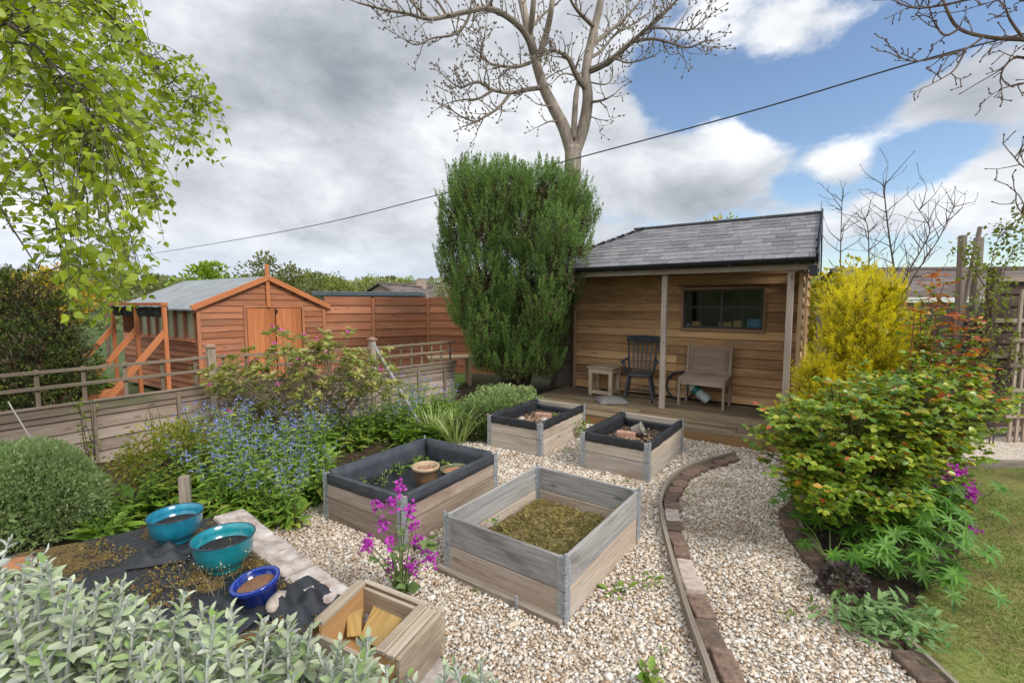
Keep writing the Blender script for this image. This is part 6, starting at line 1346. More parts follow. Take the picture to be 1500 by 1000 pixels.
# silvery shrub in the foreground
M_silver = leafmat('felted silver leaves', [(.31, .37, .21), (.39, .44, .29), (.48, .51, .37), (.34, .40, .24), (.18, .28, .07), (.54, .55, .44), (.23, .32, .12)], trans=.15, rough=.8, spec=.2, back=(.55, .57, .52))
def silver():
    base = Vector((-.95, .95, 0)); root = thing('silver_shrub', 'silvery felt leaved shrub filling the bottom left corner in front of the pots', 'shrub', base); LP, LD, LL, LW, LU = [], [], [], [], []; b = MB()
    lob = [((-1.28, 1.16, .38), (.62, .40, .69), 330), ((-.74, 1.10, .38), (.42, .34, .59), 250), ((-.34, 1.06, .38), (.38, .26, .545), 200), ((-1.75, 1.40, .38), (.4, .35, .65), 120), ((-.08, 1.12, .38), (.18, .16, .49), 80)]
    for c, r, k in lob:
        s = sph(k*4); s = s[(s[:, 2] > .05) & (s[:, 1] > -.75)][:k]
        for q in s:
            tip = Vector(c)+Vector(q*np.array(r)*RNG.uniform(.72, 1.06)); ax = (Vector(q)*.55+Vector((0, 0, .95))+Vector(RNG.normal(0, .18, 3))).normalized(); ln = random.uniform(.10, .17); st = tip-ax*ln
            b.tube([Vector((c[0], c[1], .05)).lerp(st, .3), Vector((c[0], c[1], .05)).lerp(st, .7)+Vector((0, 0, .02)), st, tip], [.007, .006, .005, .003], 5)
            m = random.randint(12, 17)
            for j in range(m):
                t = j/m; a = j*2.4+random.uniform(-.3, .3); o = ax.orthogonal().normalized(); o.rotate(Matrix.Rotation(a, 3, ax)); op = (1.2-.75*t)*random.uniform(.8, 1.15); d = (ax*(1-op*.62)+o*op).normalized(); L = (.056-.028*t)*random.uniform(.8, 1.2)
                LP.append(st.lerp(tip, t)); LD.append(d); LL.append(L); LW.append(L*.46); LU.append(ax)
    b.build('stem', plain('felted stem', (.28, .29, .24), (.40, .41, .36), rough=.9, scale=30), root, org=base)
    leaves('foliage', M_silver, [tuple(q) for q in LP], [tuple(q) for q in LD], LL, LW, T_LEAF, up=[tuple(q) for q in LU], parent=root, org=base, roll=.35); print('silver', len(LP))
silver()
# blue flowered alkanet clumps: three built, the rest copies
M_alk = leafmat('hairy green leaves', [(.12, .22, .032), (.16, .28, .038), (.21, .33, .045), (.26, .37, .06), (.36, .40, .08)], trans=.34)
M_blue = leafmat('blue flowers', [(.14, .19, .55), (.21, .26, .62), (.28, .30, .58), (.36, .33, .60)], trans=.2)
M_stem = plain('green stem', (.09, .14, .035), (.16, .21, .06), rough=.7, scale=20)
def alkanet(h, flowers, lab, group, ns=11, lmat=None, fm=None, basal=26):
    root = thing('flower_clump', lab, 'plant', (0, 0, 0), 0, group); LP, LD, LL, FP_, FD = [], [], [], [], []; b = MB()
    for k in range(ns):
        a = random.uniform(0, 6.28); r = random.uniform(.02, .10); lean = random.uniform(.05, .34); hh = h*random.uniform(.65, 1.05); p0 = Vector((r*math.cos(a), r*math.sin(a), 0)); pts = []
        for t in range(7): f = t/6; pts.append(p0+Vector((math.cos(a)*lean*f**1.5*hh*1.3, math.sin(a)*lean*f**1.5*hh*1.3, hh*f)))
        b.tube(pts, [.005-.0005*t for t in range(7)], 4)
        for j in range(19):
            f = j/18; q = Vector(pts[min(5, int(f*6))]).lerp(pts[min(6, int(f*6)+1)], f*6-int(f*6)) if f < 1 else pts[6]; aa = j*2.4+k; d = Vector((math.cos(aa), math.sin(aa), .35-.5*(1-f))); LP.append(tuple(q)); LD.append(tuple(d)); LL.append((.13-.075*f)*random.uniform(.75, 1.25))
        for j in range(int(7*flowers)):
            f = random.uniform(.72, 1.08); q = Vector(pts[4]).lerp(pts[6], (f-.66)/.34); o = Vector((random.gauss(0, .035), random.gauss(0, .035), random.uniform(-.01, .03)))
            for _ in range(random.randint(2, 4)): FP_.append(tuple(q+o+Vector((random.gauss(0, .010), random.gauss(0, .010), random.gauss(0, .008))))); FD.append((random.gauss(0, .6), random.gauss(0, .6)-.3, random.gauss(.4, .4)))
    for j in range(basal):
        a = random.uniform(0, 6.28); LP.append((.08*math.cos(a), .08*math.sin(a), random.uniform(.02, .16))); LD.append((math.cos(a), math.sin(a), random.uniform(.15, .9))); LL.append(random.uniform(.14, .24))
    LL = np.array(LL); leaves('foliage', lmat or M_alk, LP, LD, LL, LL*.34, T_LANCE, parent=root, roll=.25); b.build('stem', M_stem, root)
    if FP_: n = len(FP_); leaves('flowers', fm or M_blue, FP_, FD, .015, .015, T_FLOWER, parent=root, roll=1.)['kind'] = 'stuff'
    return root
GA = 'blue flowered clumps between the fence and the raised beds'; LA = 'leafy clump of small blue flowers between the low fence and the raised beds'
protoA = [alkanet(.72, 1.0, LA, GA), alkanet(.62, 1.3, LA, GA), alkanet(.55, .8, LA, GA)]
def place(protos, spots, used=None):
    for k, (x, y, s) in enumerate(spots):
        pr = protos[k % len(protos)]
        o = pr if k < len(protos) else copy_tree(pr)
        o.location = (x, y, 0); o.rotation_euler = (0, 0, random.uniform(0, 6.28)); o.scale = (s, s, s*random.uniform(.92, 1.08))
spots = []
for px, py in ((300, 735), (330, 748), (365, 755), (400, 752), (435, 742), (465, 728), (290, 710), (330, 715), (370, 720), (410, 715), (450, 700), (320, 690), (360, 690), (400, 688), (440, 682), (480, 690), (350, 672), (470, 668), (510, 660), (380, 660), (420, 655), (545, 650), (500, 640), (575, 640), (545, 628), (600, 640), (590, 622), (625, 630), (460, 640), (650, 622), (620, 612), (430, 768)):
    q = gp(px, py); spots.append((q.x+random.uniform(-.08, .08), q.y+random.uniform(-.1, .1), random.uniform(.82, 1.12)*(.95 if py > 745 else 1)))
place(protoA, spots)
GG = 'plain green clumps between the fence and the raised beds'; LG = 'leafy green flowerless clump in the bed below the low fence'
M_lush = leafmat('lush green leaves', [(.07, .15, .018), (.11, .21, .022), (.16, .27, .028), (.22, .32, .04)], trans=.3)
protoG = [alkanet(.5, 0, LG, GG, 9, M_lush), alkanet(.36, 0, LG, GG, 8, M_lush, basal=34)]
spots = []
for px, py in ((205, 760), (170, 775), (240, 745), (160, 800), (270, 720), (640, 645), (670, 640), (600, 650), (560, 640), (520, 630), (690, 630), (610, 628), (700, 612), (150, 745), (260, 690), (640, 600), (475, 730), (395, 765), (340, 762), (665, 608), (720, 600), (580, 612)):
    q = gp(px, py); spots.append((q.x, q.y, random.uniform(.7, 1.1)))
place(protoG, spots)
# strappy pale leaved clump beside bed three
def straps(c, lab, n=90, h=.5, mat=None, W_=.016):
    base = Vector(c); root = thing('strap_leaved_plant', lab, 'plant', base); k = n; a = RNG.uniform(0, 6.28, k); P = np.stack([base.x+.09*np.cos(a), base.y+.09*np.sin(a), np.full(k, .01)], 1); D = np.stack([np.cos(a)*.45, np.sin(a)*.45, np.full(k, 1.)], 1)+RNG.normal(0, .18, (k, 3))
    T = (np.array([(-.5, 0, 0), (.5, 0, 0), (-.55, .4, -.02), (.55, .4, -.02), (-.45, .7, -.10), (.45, .7, -.10), (0, 1., -.34)]), [(0, 1, 3), (0, 3, 2), (2, 3, 5), (2, 5, 4), (4, 5, 6)])
    leaves('foliage', mat or leafmat('pale straps', [(.22, .30, .07), (.30, .37, .11), (.38, .42, .17), (.16, .25, .05)], trans=.3), P, D, h*RNG.uniform(.6, 1.1, k), W_, T, parent=root, org=base, roll=.2)
    b = MB()
    for q in range(3): b.tube([base, base+Vector((.03*q, .02, h*.7)), base+Vector((.05*q, .03, h*1.1))], [.004, .003, .002], 4)
    b.build('stem', M_stem, root, org=base)
for (px, py, h, lab) in ((668, 650, .52, 'pale strap leaved clump left of the farthest raised bed'), (712, 640, .42, 'strap leaved clump squeezed against the farthest raised bed'), (635, 640, .50, 'strap leaved clump among the blue flowers by the leaning pole')): q = gp(px, py); straps((q.x, q.y, 0), lab, 90, h)
# rhododendron
def rhodo():
    c = gp(440, 665); base = Vector((c.x-.05, c.y+.35, 0)); root = thing('rhododendron', 'leggy rhododendron with pink buds in front of the fence', 'shrub', base); LP, LD, LL, BP_, BD = [], [], [], [], []; b = MB()
    for k in range(330):
        px, py = random.choice(((345, 560), (380, 535), (420, 515), (455, 510), (500, 515), (540, 535), (360, 590), (410, 560), (460, 550), (520, 560), (480, 590), (330, 545), (560, 560), (440, 585))); tip = dp(px+random.gauss(0, 20), py+random.gauss(0, 14), base.y+random.gauss(0, .38)); a = random.uniform(0, 6.28); rt_ = base+Vector((.22*math.cos(a), .15*math.sin(a), 0)); m1 = rt_.lerp(tip, .45)+Vector((random.gauss(0, .07), random.gauss(0, .07), random.uniform(-.02, .12)))
        sp = smooth_poly([rt_, m1, tip], 6); s0 = 0 if k % 3 == 0 else 7; b.tube(sp[s0:], list(np.linspace(.0075 if s0 == 0 else .004, .0028, len(sp)-s0)), 5)
        ax = (sp[-1]-sp[-2]).normalized(); ax = (ax+Vector((0, 0, .8))).normalized()
        for j in range(random.randint(9, 15)):
            o = ax.orthogonal().normalized(); o.rotate(Matrix.Rotation(j*2.4, 3, ax)); LP.append(tuple(tip-ax*random.uniform(0, .05))); LD.append(tuple(o+ax*random.uniform(.1, .6))); LL.append(random.uniform(.06, .105))
        if random.random() < .10:
            for j in range(9): BP_.append(tuple(tip+ax*.03+Vector((random.gauss(0, .014), random.gauss(0, .014), random.gauss(0, .012))))); BD.append(tuple(ax+Vector((random.gauss(0, .8), random.gauss(0, .8), 0))))
    b.build('stem', plain('rhododendron stem', (.15, .11, .065), (.27, .21, .13), rough=.85, scale=18), root, org=base); LL = np.array(LL)
    leaves('foliage', leafmat('rhododendron leaves', [(.20, .24, .05), (.29, .31, .07), (.37, .35, .095), (.42, .35, .14), (.16, .23, .05)], trans=.32), LP, LD, LL, LL*.36, T_LEAF, parent=root, org=base, roll=.3)
    leaves('flower_buds', leafmat('pink buds', [(.55, .12, .32), (.66, .22, .42), (.48, .09, .26)], trans=.3), BP_, BD, .032, .022, T_LEAF, parent=root, org=base, roll=1.)['kind'] = 'stuff'
rhodo()
# yellow green shrub below the left fence
q = gp(228, 745); leafy_tree('spiraea', 'yellow green small leaved shrub below the far left fence panel', (q.x-.05, q.y+.25, 0), .72, (.50, .4, .36), 3200, 40, .034, leafmat('spiraea leaves', [(.11, .15, .02), (.19, .22, .028), (.28, .27, .035), (.13, .17, .02), (.34, .26, .04)], trans=.3), trunk_r=.012, cat='shrub', clump=.32, bark=M_twig)
def wisp(px, py, h, lab, mat, n=60, L=.04, w=.12):
    q = gp(px, py); base = Vector((q.x, q.y, 0)); root = thing('young_shoots', lab, 'plant', base); LP, LD = [], []; b = MB()
    for k in range(4):
        t1 = base+Vector((random.gauss(0, w), random.gauss(0, w*.6), h*random.uniform(.75, 1.05))); pts = smooth_poly([base, base.lerp(t1, .5)+Vector((random.gauss(0, .03), 0, 0)), t1], 4); b.tube(pts, list(np.linspace(.006, .002, len(pts))), 4)
        for j in range(n//4): f = random.uniform(.35, 1); LP.append(tuple(base.lerp(t1, f)+Vector((random.gauss(0, .03), random.gauss(0, .03), random.gauss(0, .02))))); LD.append(tuple(sph(1)[0]+np.array((0, 0, .3))))
    b.build('stem', M_twig, root, org=base); leaves('foliage', mat, LP, LD, L, L*.6, T_LEAF, parent=root, org=base, roll=.8)
wisp(142, 720, 1.0, 'thin shoots with yellow green leaves in front of the left fence panel', M_spring, 90)
wisp(235, 690, .75, 'few leafy shoots rising above the yellow green shrub', M_spring, 60)
# leaves in the neighbour's planter
for k in range(5):
    c = pa.lerp(pb, (k+.5)/5)+GD*.25; o = protoG[1].copy(); COL.objects.link(o)
    for ch in protoG[1].children: cc = ch.copy(); COL.objects.link(cc); cc.parent = o
    o.location = (c.x, c.y, .40); o.scale = (.8, .8, .9); o['label'] = 'bright green leafy plant growing in the orange planter beyond the fence'; o['group'] = 'plants in the orange planter'
# ---------------------------------------------------------------- right flower bed
def rose():
    c = Vector((2.72, 3.62, 0)); root = thing('rose_bush', 'big glossy leaved rose bush with reddish shoots leaning over the gravel path', 'shrub', c); LP, LD, LU = [], [], []; b = MB(); tips = []
    LOB = [((1250, 620), 95, 60, 3.35), ((1330, 610), 90, 60, 3.5), ((1180, 630), 55, 45, 3.4), ((1410, 600), 60, 45, 3.7), ((1270, 570), 60, 32, 3.7), ((1370, 560), 60, 40, 3.75), ((1240, 690), 85, 40, 3.25), ((1320, 690), 80, 45, 3.3), ((1180, 680), 40, 32, 3.3), ((1440, 600), 40, 26, 3.8), ((1150, 612), 34, 24, 3.45), ((1390, 660), 50, 40, 3.5), ((1280, 730), 70, 30, 3.3), ((1135, 650), 22, 26, 3.4), ((1350, 640), 70, 60, 4.0), ((1240, 640), 70, 60, 4.0), ((1210, 725), 50, 30, 3.25), ((1340, 735), 55, 32, 3.35), ((1460, 590), 24, 20, 3.8)]
    for (px, py), rx, ry, Y in LOB:
        for k in range(int(rx*ry/62)):
            a, r = random.uniform(0, 6.28), math.sqrt(random.uniform(0, 1)); dY = random.gauss(0, .14)-.18*math.sqrt(max(0, 1-r*r)); tips.append(dp(px+rx*r*math.cos(a), py+ry*r*math.sin(a), Y+dY))
    for i, t in enumerate(tips):
        a = random.uniform(0, 6.28); r0 = c+Vector((.12*math.cos(a), .1*math.sin(a), 0)); m = r0.lerp(t, .55)+Vector((0, 0, .10)); s0 = m.lerp(t, .5)
        if i % 4 == 0: sp = smooth_poly([r0, m, t], 5); b.tube(sp, list(np.linspace(.010, .003, len(sp))), 5)
        else: b.tube([s0, s0.lerp(t, .6)+Vector((0, 0, .01)), t], [.003, .0025, .002], 4)
        ax = (t-s0).normalized()
        for j in range(3):
            o = sph(1)[0]*.9+vec(ax)*.5; o[2] = abs(o[2])*.3-.05; rach = Vector(o).normalized(); bs = t+Vector(RNG.normal(0, .022, 3)); sd = rach.cross(Vector((0, 0, 1))).normalized()
            for f, sgn in ((.35, -1), (.35, 1), (.7, -1), (.7, 1), (1., 0)): LP.append(tuple(bs+rach*.085*f)); LD.append(tuple(rach*(.55 if sgn else 1)+sd*sgn+Vector((0, 0, random.uniform(-.45, .1))))); LU.append((random.gauss(0, .35), random.gauss(-.2, .35), 1))
    b.build('stem', plain('rose stem', (.07, .06, .03), (.16, .11, .06), rough=.6, scale=16), root, org=c); n = len(LP); LL = RNG.uniform(.034, .060, n); LP, LD = np.array(LP), np.array(LD)
    red = (RNG.uniform(0, 1, n) < .035+.16*np.clip((LP[:, 0]-2.9)*1.2, 0, 1)*(LP[:, 2] > 1.05))
    leaves('foliage', leafmat('rose leaves', [(.08, .145, .020), (.14, .22, .024), (.23, .31, .032), (.34, .38, .042), (.42, .40, .055), (.10, .18, .026), (.16, .26, .03)], trans=.36, rough=.32, spec=.5), LP[~red], LD[~red], LL[~red], LL[~red]*.78, T_LEAF, up=np.array(LU)[~red], parent=root, org=c, roll=.2)
    leaves('red_leaves', M_red, LP[red], LD[red], LL[red], LL[red]*.7, T_LEAF, up=np.array(LU)[red], parent=root, org=c, roll=.2); print('rose', n)
M_red = leafmat('red young leaves', [(.42, .10, .03), (.50, .18, .035), (.34, .06, .03), (.48, .28, .04)], trans=.35, rough=.35)
rose()
def tall_rose():
    c = Vector((3.45, 4.0, 0)); root = thing('rose_shoots', 'tall rose canes with orange red young leaves in front of the brown board screen', 'shrub', c); b = MB(); LP, LD, RP, RD = [], [], [], []
    for px, py in ((1383, 415), (1365, 405), (1402, 450), (1350, 440), (1420, 470), (1345, 480), (1400, 490), (1372, 460), (1425, 500), (1360, 520), (1390, 520), (1340, 455), (1440, 540), (1370, 560), (1330, 520), (1415, 540), (1350, 500), (1375, 500), (1410, 520), (1430, 520), (1395, 540), (1345, 545), (1378, 435)):
        t = dp(px, py, 4.0+random.gauss(0, .15)); m = c.lerp(t, .5)+Vector((random.gauss(0, .06), random.gauss(0, .06), .05)); sp = smooth_poly([c+Vector((random.gauss(0, .08), random.gauss(0, .08), 0)), m, t], 6); b.tube(sp, list(np.linspace(.008, .003, len(sp))), 5)
        for k in range(5, len(sp)):
            for j in range(6 if k < len(sp)-1 else 6):
                o = Vector(sph(1)[0]); o.z = abs(o.z)*.3; o.normalize(); sd = o.cross(Vector((0, 0, 1))).normalized(); red = k >= len(sp)-2 and random.random() < .62
                for f, sg in ((.5, -1), (.5, 1), (1, 0)): (RP if red else LP).append(tuple(sp[k]+o*.07*f)); (RD if red else LD).append(tuple(o*(.5 if sg else 1)+sd*sg+Vector((0, 0, random.uniform(-.3, .2)))))
    b.build('stem', plain('red cane', (.16, .04, .025), (.26, .08, .04), rough=.5), root, org=c); LL = RNG.uniform(.035, .055, len(LP)); leaves('foliage', leafmat('dark rose leaves', [(.07, .14, .02), (.11, .19, .025), (.17, .25, .04), (.30, .30, .04)], trans=.3, rough=.3, spec=.55), LP, LD, LL, LL*.75, T_LEAF, parent=root, org=c, roll=.4); LL = RNG.uniform(.035, .06, len(RP)); leaves('red_leaves', M_red, RP, RD, LL, LL*.6, T_LEAF, parent=root, org=c, roll=.4)
tall_rose()
# lupin: palmate leaves
M_lup = leafmat('lupin leaves', [(.06, .16, .016), (.09, .21, .02), (.13, .26, .028), (.07, .18, .02)], trans=.3, rough=.5)
def lupin(c, h, n, lab, group, R0=.078):
    root = thing('lupin', lab, 'plant', c, 0, group); c = Vector((0, 0, 0)); b = MB(); LP, LD, LU = [], [], []
    for k in range(n):
        a = random.uniform(0, 6.28); r = random.uniform(.08, .34); hh = h*random.uniform(.35, 1.05); t = Vector((r*math.cos(a), r*math.sin(a), hh)); b.tube([c, c.lerp(t, .5)+Vector((0, 0, .06)), t], [.004, .0035, .0028], 4); nr = Vector((math.cos(a)*.5+random.gauss(0, .2), math.sin(a)*.5-.15+random.gauss(0, .2), 1)).normalized(); x = nr.orthogonal().normalized(); m = random.randint(8, 11)
        for j in range(m): o = x.copy(); o.rotate(Matrix.Rotation(2*math.pi*j/m, 3, nr)); LP.append(tuple(t)); LD.append(tuple(o+nr*.25)); LU.append(tuple(nr))
    b.build('stem', M_stem, root); L = R0*RNG.uniform(.75, 1.2, len(LP)); leaves('foliage', M_lup, LP, LD, L, L*.24, T_LANCE, up=LU, parent=root, roll=.06); return root
lp = [(1205, 745, .38, 16, 'lupin with palm shaped leaves at the left tip of the flower bed'), (1275, 800, .52, 26, 'large lupin with palm shaped leaves under the rose bush'), (1335, 815, .46, 24, 'bright green lupin at the lawn side of the flower bed'), (1215, 830, .22, 10, 'small lupin seedling leaning over the path bricks'), (1350, 860, .34, 18, 'low lupin above the grey green leaves at the lawn edge'), (1310, 760, .5, 20, 'lupin leaves deep under the middle of the rose bush'), (1245, 765, .36, 22, 'lupin in the shade under the left half of the rose bush'), (1300, 850, .34, 22, 'low spreading lupin in the middle of the flower bed front'), (1365, 800, .5, 26, 'tall lupin against the magenta honesty at the lawn side'), (1185, 770, .25, 14, 'short lupin at the bend of the bed edging board')]
for px, py, h, n, lab in lp: q = gp(px, py, .0); lupin(Vector((q.x, q.y, 0)), h, int(n*1.6), lab, 'lupins in the flower bed')
# heuchera, lamb's ear, honesty
q = gp(1235, 872); base = Vector((q.x, q.y, 0)); p_, s_ = mound((base.x, base.y, .05), (.125, .11, .14), 300); hu = thing('heuchera', 'dark purple crinkled leaved plant between the lupins and the path', 'plant', base); leaves('foliage', leafmat('purple leaves', [(.06, .04, .042), (.095, .062, .062), (.13, .095, .088), (.08, .075, .055)], trans=.1), p_, s_+RNG.normal(0, .5, s_.shape), .036, .04, T_LEAF, parent=hu, org=base, roll=.8)
b = MB(); [b.tube([base, base+Vector((random.gauss(0, .06), random.gauss(0, .06), .18))], [.003, .002], 4) for _ in range(8)]; b.build('stem', M_stem, hu, org=base)
def lambs(px, py, n, w, lab):
    q = gp(px, py); base = Vector((q.x, q.y, 0)); root = thing('lambs_ear', lab, 'plant', base); P = np.stack([base.x+RNG.normal(0, w, n), base.y+RNG.normal(0, w*.8, n), RNG.uniform(.02, .12, n)], 1); D = np.stack([RNG.normal(.25, .6, n), RNG.normal(-.35, .6, n), RNG.uniform(.1, .7, n)], 1); L = RNG.uniform(.055, .10, n); leaves('foliage', leafmat('grey green felt', [(.11, .20, .06), (.16, .26, .085), (.21, .31, .12), (.10, .19, .05)], trans=.2, rough=.8), P, D, L, L*.34, T_LANCE, parent=root, org=base, roll=.3)
    b = MB(); [b.tube([base+Vector((random.gauss(0, w*.5), random.gauss(0, w*.5), 0)), base+Vector((random.gauss(0, w), random.gauss(0, w), .08))], [.004, .003], 4) for _ in range(10)]; b.build('stem', M_stem, root, org=base)
lambs(1290, 925, 300, .12, 'low clump of grey green felted leaves between path edging and lawn')
M_purp = leafmat('magenta flowers', [(.42, .03, .38), (.52, .06, .46), (.60, .11, .50), (.36, .03, .36)], trans=.3)
M_hon = leafmat('honesty leaves', [(.12, .19, .06), (.17, .25, .08), (.22, .30, .11), (.14, .20, .05)], trans=.25)
def honesty(base, tips, lab, leafspots, flo=15, fr=.036, fs=.020):
    base = Vector(base); root = thing('honesty', lab, 'plant', base); b = MB(); FP_, FD = [], []; LP, LD, LL = [], [], []
    for t in tips:
        t = Vector(t); m = base.lerp(t, .5)+Vector((random.gauss(0, .02), random.gauss(0, .02), .05)); sp = smooth_poly([base, m, t], 5); b.tube(sp, list(np.linspace(.006, .002, len(sp))), 5)
        for j in range(flo):
            q = t+Vector((random.gauss(0, fr*.55), random.gauss(0, fr*.55), random.gauss(0, fr*.75))); FP_.append(tuple(q)); FD.append((random.gauss(0, .7), random.gauss(-.3, .6), random.gauss(.3, .5)))
        for k in range(2, len(sp)-2):
            if random.random() < .4: o = Vector(sph(1)[0]); o.z *= .3; LP.append(tuple(sp[k])); LD.append(tuple(o)); LL.append(random.uniform(.03, .07))
    for q, L in leafspots:
        for _ in range(2): LP.append(tuple(Vector(q)+Vector((random.gauss(0, .015), random.gauss(0, .015), 0)))); LD.append(tuple(Vector((random.gauss(0, .8), random.gauss(-.3, .6), random.gauss(0, .3))))); LL.append(L)
    b.build('stem', M_stem, root, org=base); LL = np.array(LL); leaves('foliage', M_hon, LP, LD, LL, LL*.72, T_BIRCH, parent=root, org=base, roll=.4); leaves('flowers', M_purp, FP_, FD, fs, fs*1.1, T_FLOWER, parent=root, org=base, roll=1.)['kind'] = 'stuff'; return root
YP = 2.62
hbse = gp(590, 880); ps = [(585, 712), (600, 745), (575, 740), (560, 770), (606, 768), (572, 795), (613, 795), (540, 795), (570, 830), (605, 832), (630, 815), (595, 830), (552, 742), (536, 800)]
honesty(Vector((hbse.x, hbse.y, 0)), [dp(x, y, YP+random.gauss(0, .07)) for x, y in ps], 'magenta flowered honesty standing on the gravel in front of the raised beds', [(dp(x, y, YP), L) for x, y, L in ((580, 850, .09), (610, 870, .07), (590, 800, .08), (570, 880, .07), (600, 860, .08), (640, 800, .10), (625, 790, .09), (586, 780, .06))], 32, .034, .027)
q = gp(1385, 770); honesty(Vector((q.x-.1, q.y-.05, 0)), [dp(x+14, y, 3.18+random.gauss(0, .06)) for x, y in ((1352, 722), (1362, 745), (1405, 715), (1398, 705), (1410, 722), (1385, 690), (1408, 776), (1352, 738), (1375, 748), (1393, 698))], 'magenta flowered honesty on the lawn side of the rose bush', [(dp(x+10, y, 3.2), L) for x, y, L in ((1385, 735, .10), (1390, 760, .12), (1380, 790, .12), (1370, 770, .11), (1400, 750, .09), (1375, 720, .09), (1385, 700, .08), (1365, 800, .12))], 34, .040, .030)
# weeds on the gravel and in the beds
M_weed = leafmat('weed leaves', [(.12, .21, .03), (.18, .27, .04), (.25, .33, .06)], trans=.3)
def weed(c, n, L, lab, lift=.5, w=.06, mat=None, tm=None, asp=.5, h=.03):
    base = Vector(c); root = thing('weed', lab, 'weed', base); a = RNG.uniform(0, 6.28, n); r = RNG.uniform(0, w, n); P = np.stack([base.x+r*np.cos(a), base.y+r*np.sin(a), base.z+.004+RNG.uniform(0, h, n)], 1); D = np.stack([np.cos(a), np.sin(a), RNG.uniform(0, lift*1.6, n)], 1); l = L*RNG.uniform(.6, 1.2, n); leaves('foliage', mat or M_weed, P, D, l, l*asp, tm or T_LEAF, parent=root, org=base, roll=.3)
    b = MB()
    for k in range(4): b.tube([base-Vector((0, 0, .01)), base+Vector((random.gauss(0, w*.6), random.gauss(0, w*.6), h+.01))], [.003, .002], 4)
    b.build('stem', M_stem, root, org=base)
for px, py, n, L, w, lab in ((905, 868, 16, .065, .07, 'broad leaved weed in the gravel right of the near raised bed'), (945, 850, 12, .045, .08, 'smaller weed in the gravel between the near bed and the path edging'), (965, 862, 9, .035, .05, 'tiny weed beside the path edging board'), (950, 995, 9, .10, .03, 'upright long leaved weed at the bottom edge in front of the path edging'), (832, 905, 8, .02, .04, 'mossy tuft at the front corner of the near raised bed'), (700, 868, 6, .03, .02, 'single seedling in the gravel by the timber batten'), (832, 662, 14, .04, .08, 'leafy weed in the gravel between the two far raised beds'), (770, 652, 10, .03, .06, 'small weed at the foot of the farthest raised bed'), (918, 705, 9, .03, .06, 'small weed in the gravel behind the near raised bed'), (985, 712, 10, .035, .07, 'weed against the bend of the path edging board'), (962, 745, 6, .03, .05, 'sparse weed left of the path edging board'), (440, 745, 5, .05, .02, 'lone leaf shoot in the gravel left of the lined bed'), (1010, 728, 8, .03, .05, 'small weed on the path bricks at the bend'), (1065, 715, 8, .025, .05, 'flat weed in the middle of the gravel path'), (1160, 905, 10, .03, .05, 'weed between the path gravel and the right hand bricks'), (1130, 770, 7, .03, .04, 'weed at the top of the right hand bricks'), (430, 772, 7, .035, .04, 'weed in the gravel near the planter wall'), (970, 960, 6, .022, .03, 'tiny weed in the gravel at the bottom of the edging board')):
    weed(gp(px, py), n, L, lab, .8 if 'upright' in lab else .45, w)
for u, v, n, L, lab in ((-.75, .25, 26, .05, 'leafy weeds along the left side of the charcoal lined bed'), (-.72, .62, 26, .055, 'taller leafy weeds in the far corner of the charcoal lined bed'), (-.6, -.2, 16, .04, 'small weeds in the near left of the charcoal lined bed'), (-.35, .75, 16, .05, 'round leaved weed behind the tan rimmed pot'), (-.80, -.55, 10, .04, 'little weed in the near corner of the charcoal lined bed'), (.1, .82, 12, .045, 'weed by the far wall of the charcoal lined bed')):
    weed(bed_pt(1, u, v, .172), n, L, lab, .9, .09, h=.09)
weed(bed_pt(2, .3, .45, .255), 18, .045, 'green weed behind the pinkish brick', .9, .07, h=.05); weed(bed_pt(3, .15, .25, .24), 9, .05, 'small green plant beside the fallen grey pot', 1.2, .02, h=.06)
weed(bed_pt(0, .82, .72, .2), 14, .10, 'grass tuft in the far right corner of the near raised bed', 2.2, .03, tm=T_BLADE, asp=.08); weed(bed_pt(0, -.72, -.35, .21), 12, .03, 'small green weed in the left corner of the near raised bed', .6, .05)
p = gp(832, 655); weed(Vector((p.x+.25, p.y+.35, 0)), 40, .06, 'leafy weed growing up between the two far raised beds', 1.2, .10, h=.22)
# wispy dried flowers in front of the pots
q = gp(300, 870, .2); b = MB(); FPs, FDs = [], []
for k in range(16):
    a = Vector((q.x+random.gauss(0, .10), q.y+random.gauss(0, .08), .2)); t = a+Vector((random.gauss(.03, .06), random.gauss(0, .04), random.uniform(.10, .22))); b.tube([a, a.lerp(t, .5)+Vector((random.gauss(0, .008), 0, 0)), t], [.0014, .0012, .0009], 3)
    for j in range(3): FPs.append(tuple(t+Vector((random.gauss(0, .012), random.gauss(0, .01), random.gauss(0, .012))))); FDs.append(tuple(sph(1)[0]))
ws = thing('dried_weed', 'wispy dry stems with tiny pale seed heads in front of the teal bowl', 'weed', Vector((q.x, q.y, .2))); b.build('stem', plain('dry stem', (.20, .18, .08), (.30, .27, .13)), ws, org=ws.location); leaves('seed_heads', leafmat('seed heads', [(.5, .48, .34), (.62, .6, .46)]), FPs, FDs, .009, .008, T_FLOWER, parent=ws, org=ws.location, roll=1.)['kind'] = 'stuff'
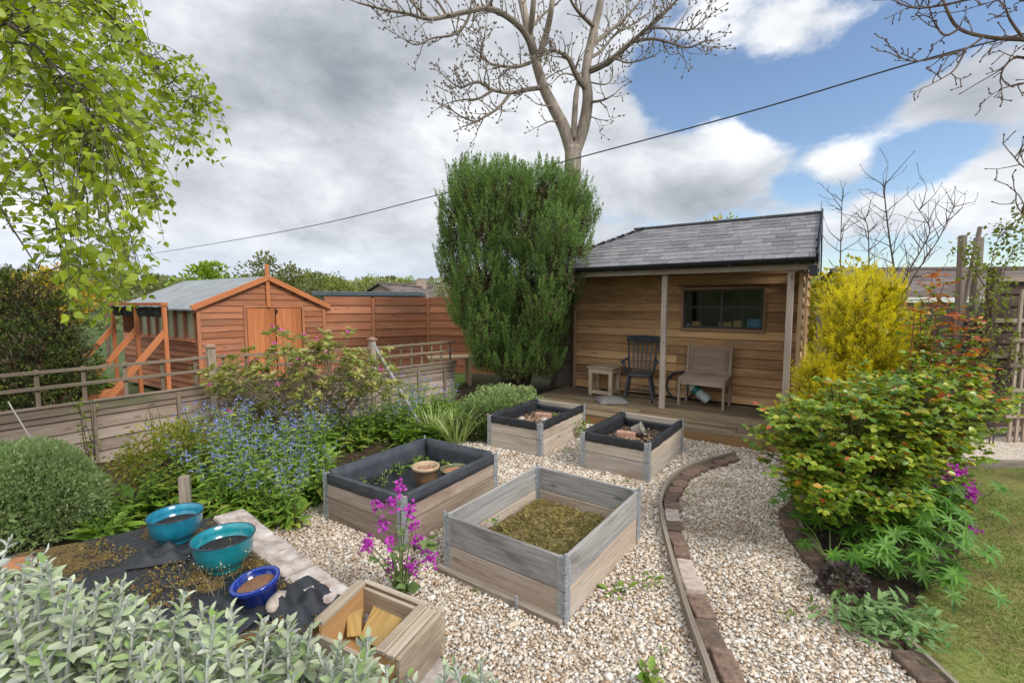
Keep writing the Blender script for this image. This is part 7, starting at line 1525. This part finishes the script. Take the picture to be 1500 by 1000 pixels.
# raised moss on the membrane
def moss():
    n = 9000; x = RNG.uniform(-2.9, -.8, n); y = RNG.uniform(1.7, 3.1, n); f = np.sin(x*5.1+np.sin(y*4.3)*1.4)*np.sin(y*6.2+np.sin(x*3.7))+.5*np.sin(x*13)*np.sin(y*11); ok = inpoly(x, y, MEM) & (f > .25+RNG.normal(0, .18, n)); x, y = x[ok], y[ok]; n = len(x)
    P = np.stack([x, y, ZM+RNG.uniform(0, .014, n)], 1); D = np.stack([RNG.normal(0, 1, n), RNG.normal(0, 1, n), RNG.uniform(.1, 1, n)], 1); o = leaves('moss', leafmat('brown moss', [(.12, .065, .02), (.19, .12, .03), (.24, .18, .045), (.16, .15, .035), (.27, .15, .06)], trans=.1, rough=.95), P, D, RNG.uniform(.012, .03, n), RNG.uniform(.006, .012, n), T_DIA, roll=1.); tag(o, kind='stuff')
moss()
# low ground cover and leaf litter on the soil of the borders
def litter():
    n = 9000; x = RNG.uniform(-5, 4.9, n); y = RNG.uniform(1.6, 8.4, n); left = inpoly(x, y, [(-4.6, 3.4), (-3.8, 5.9), (-2.1, 7.2), (-1., 8.5), (.6, 7.4), (.5, 6.2), (-1.0, 5.3), (-1.9, 3.6), (-2.6, 3.4)]); right = inpoly(x, y, SOILBED) & ~inpoly(x, y, LAWN); ok = left | right; x, y = x[ok], y[ok]; n = len(x)
    P = np.stack([x, y, RNG.uniform(.01, .05, n)], 1); D = np.stack([RNG.normal(0, 1, n), RNG.normal(0, 1, n), RNG.uniform(-.1, .6, n)], 1); o = leaves('ground_cover', leafmat('ground cover', [(.06, .12, .018), (.10, .18, .025), (.15, .13, .05), (.12, .08, .04), (.08, .15, .02)], trans=.2), P, D, RNG.uniform(.025, .06, n), RNG.uniform(.012, .03, n), T_LEAF, roll=.8); tag(o, kind='stuff')
litter()
# climber on the trellis at the right edge
def climber():
    c = gp(1452, 640); base = Vector((c.x, c.y, 0)); root = thing('climbing_plant', 'thin climber with yellow green leaves on the pale trellis at the right edge', 'climber', base); b = MB(); LP, LD = [], []
    for pts in (((1450, 640), (1452, 560), (1446, 480), (1450, 400), (1462, 350), (1475, 330)), ((1455, 640), (1470, 560), (1480, 500), (1466, 430), (1478, 380), (1500, 350), (1530, 345)), ((1458, 600), (1440, 520), (1432, 470), (1440, 430)), ((1470, 560), (1500, 520), (1530, 500)), ((1450, 430), (1430, 400), (1418, 375), (1405, 360)), ((1462, 350), (1490, 322), (1520, 310))):
        W3 = [dp(x, y, 5.72+random.gauss(0, .05)) for x, y in pts]
        if pts[0][1] >= 640: W3[0].z = 0
        sp = smooth_poly(W3, 6); b.tube(sp, list(np.linspace(.008, .002, len(sp))), 5)
        for q in sp[4:]:
            for _ in range(13): LP.append(tuple(q+Vector((random.gauss(0, .08), random.gauss(-.03, .05), random.gauss(0, .06))))); LD.append(tuple(sph(1)[0]+np.array((0, -.2, .2))))
    b.build('stem', M_twig, root, org=base); L = RNG.uniform(.03, .06, len(LP)); leaves('foliage', M_spring, LP, LD, L, L*.65, T_LEAF, parent=root, org=base, roll=.8)
climber()
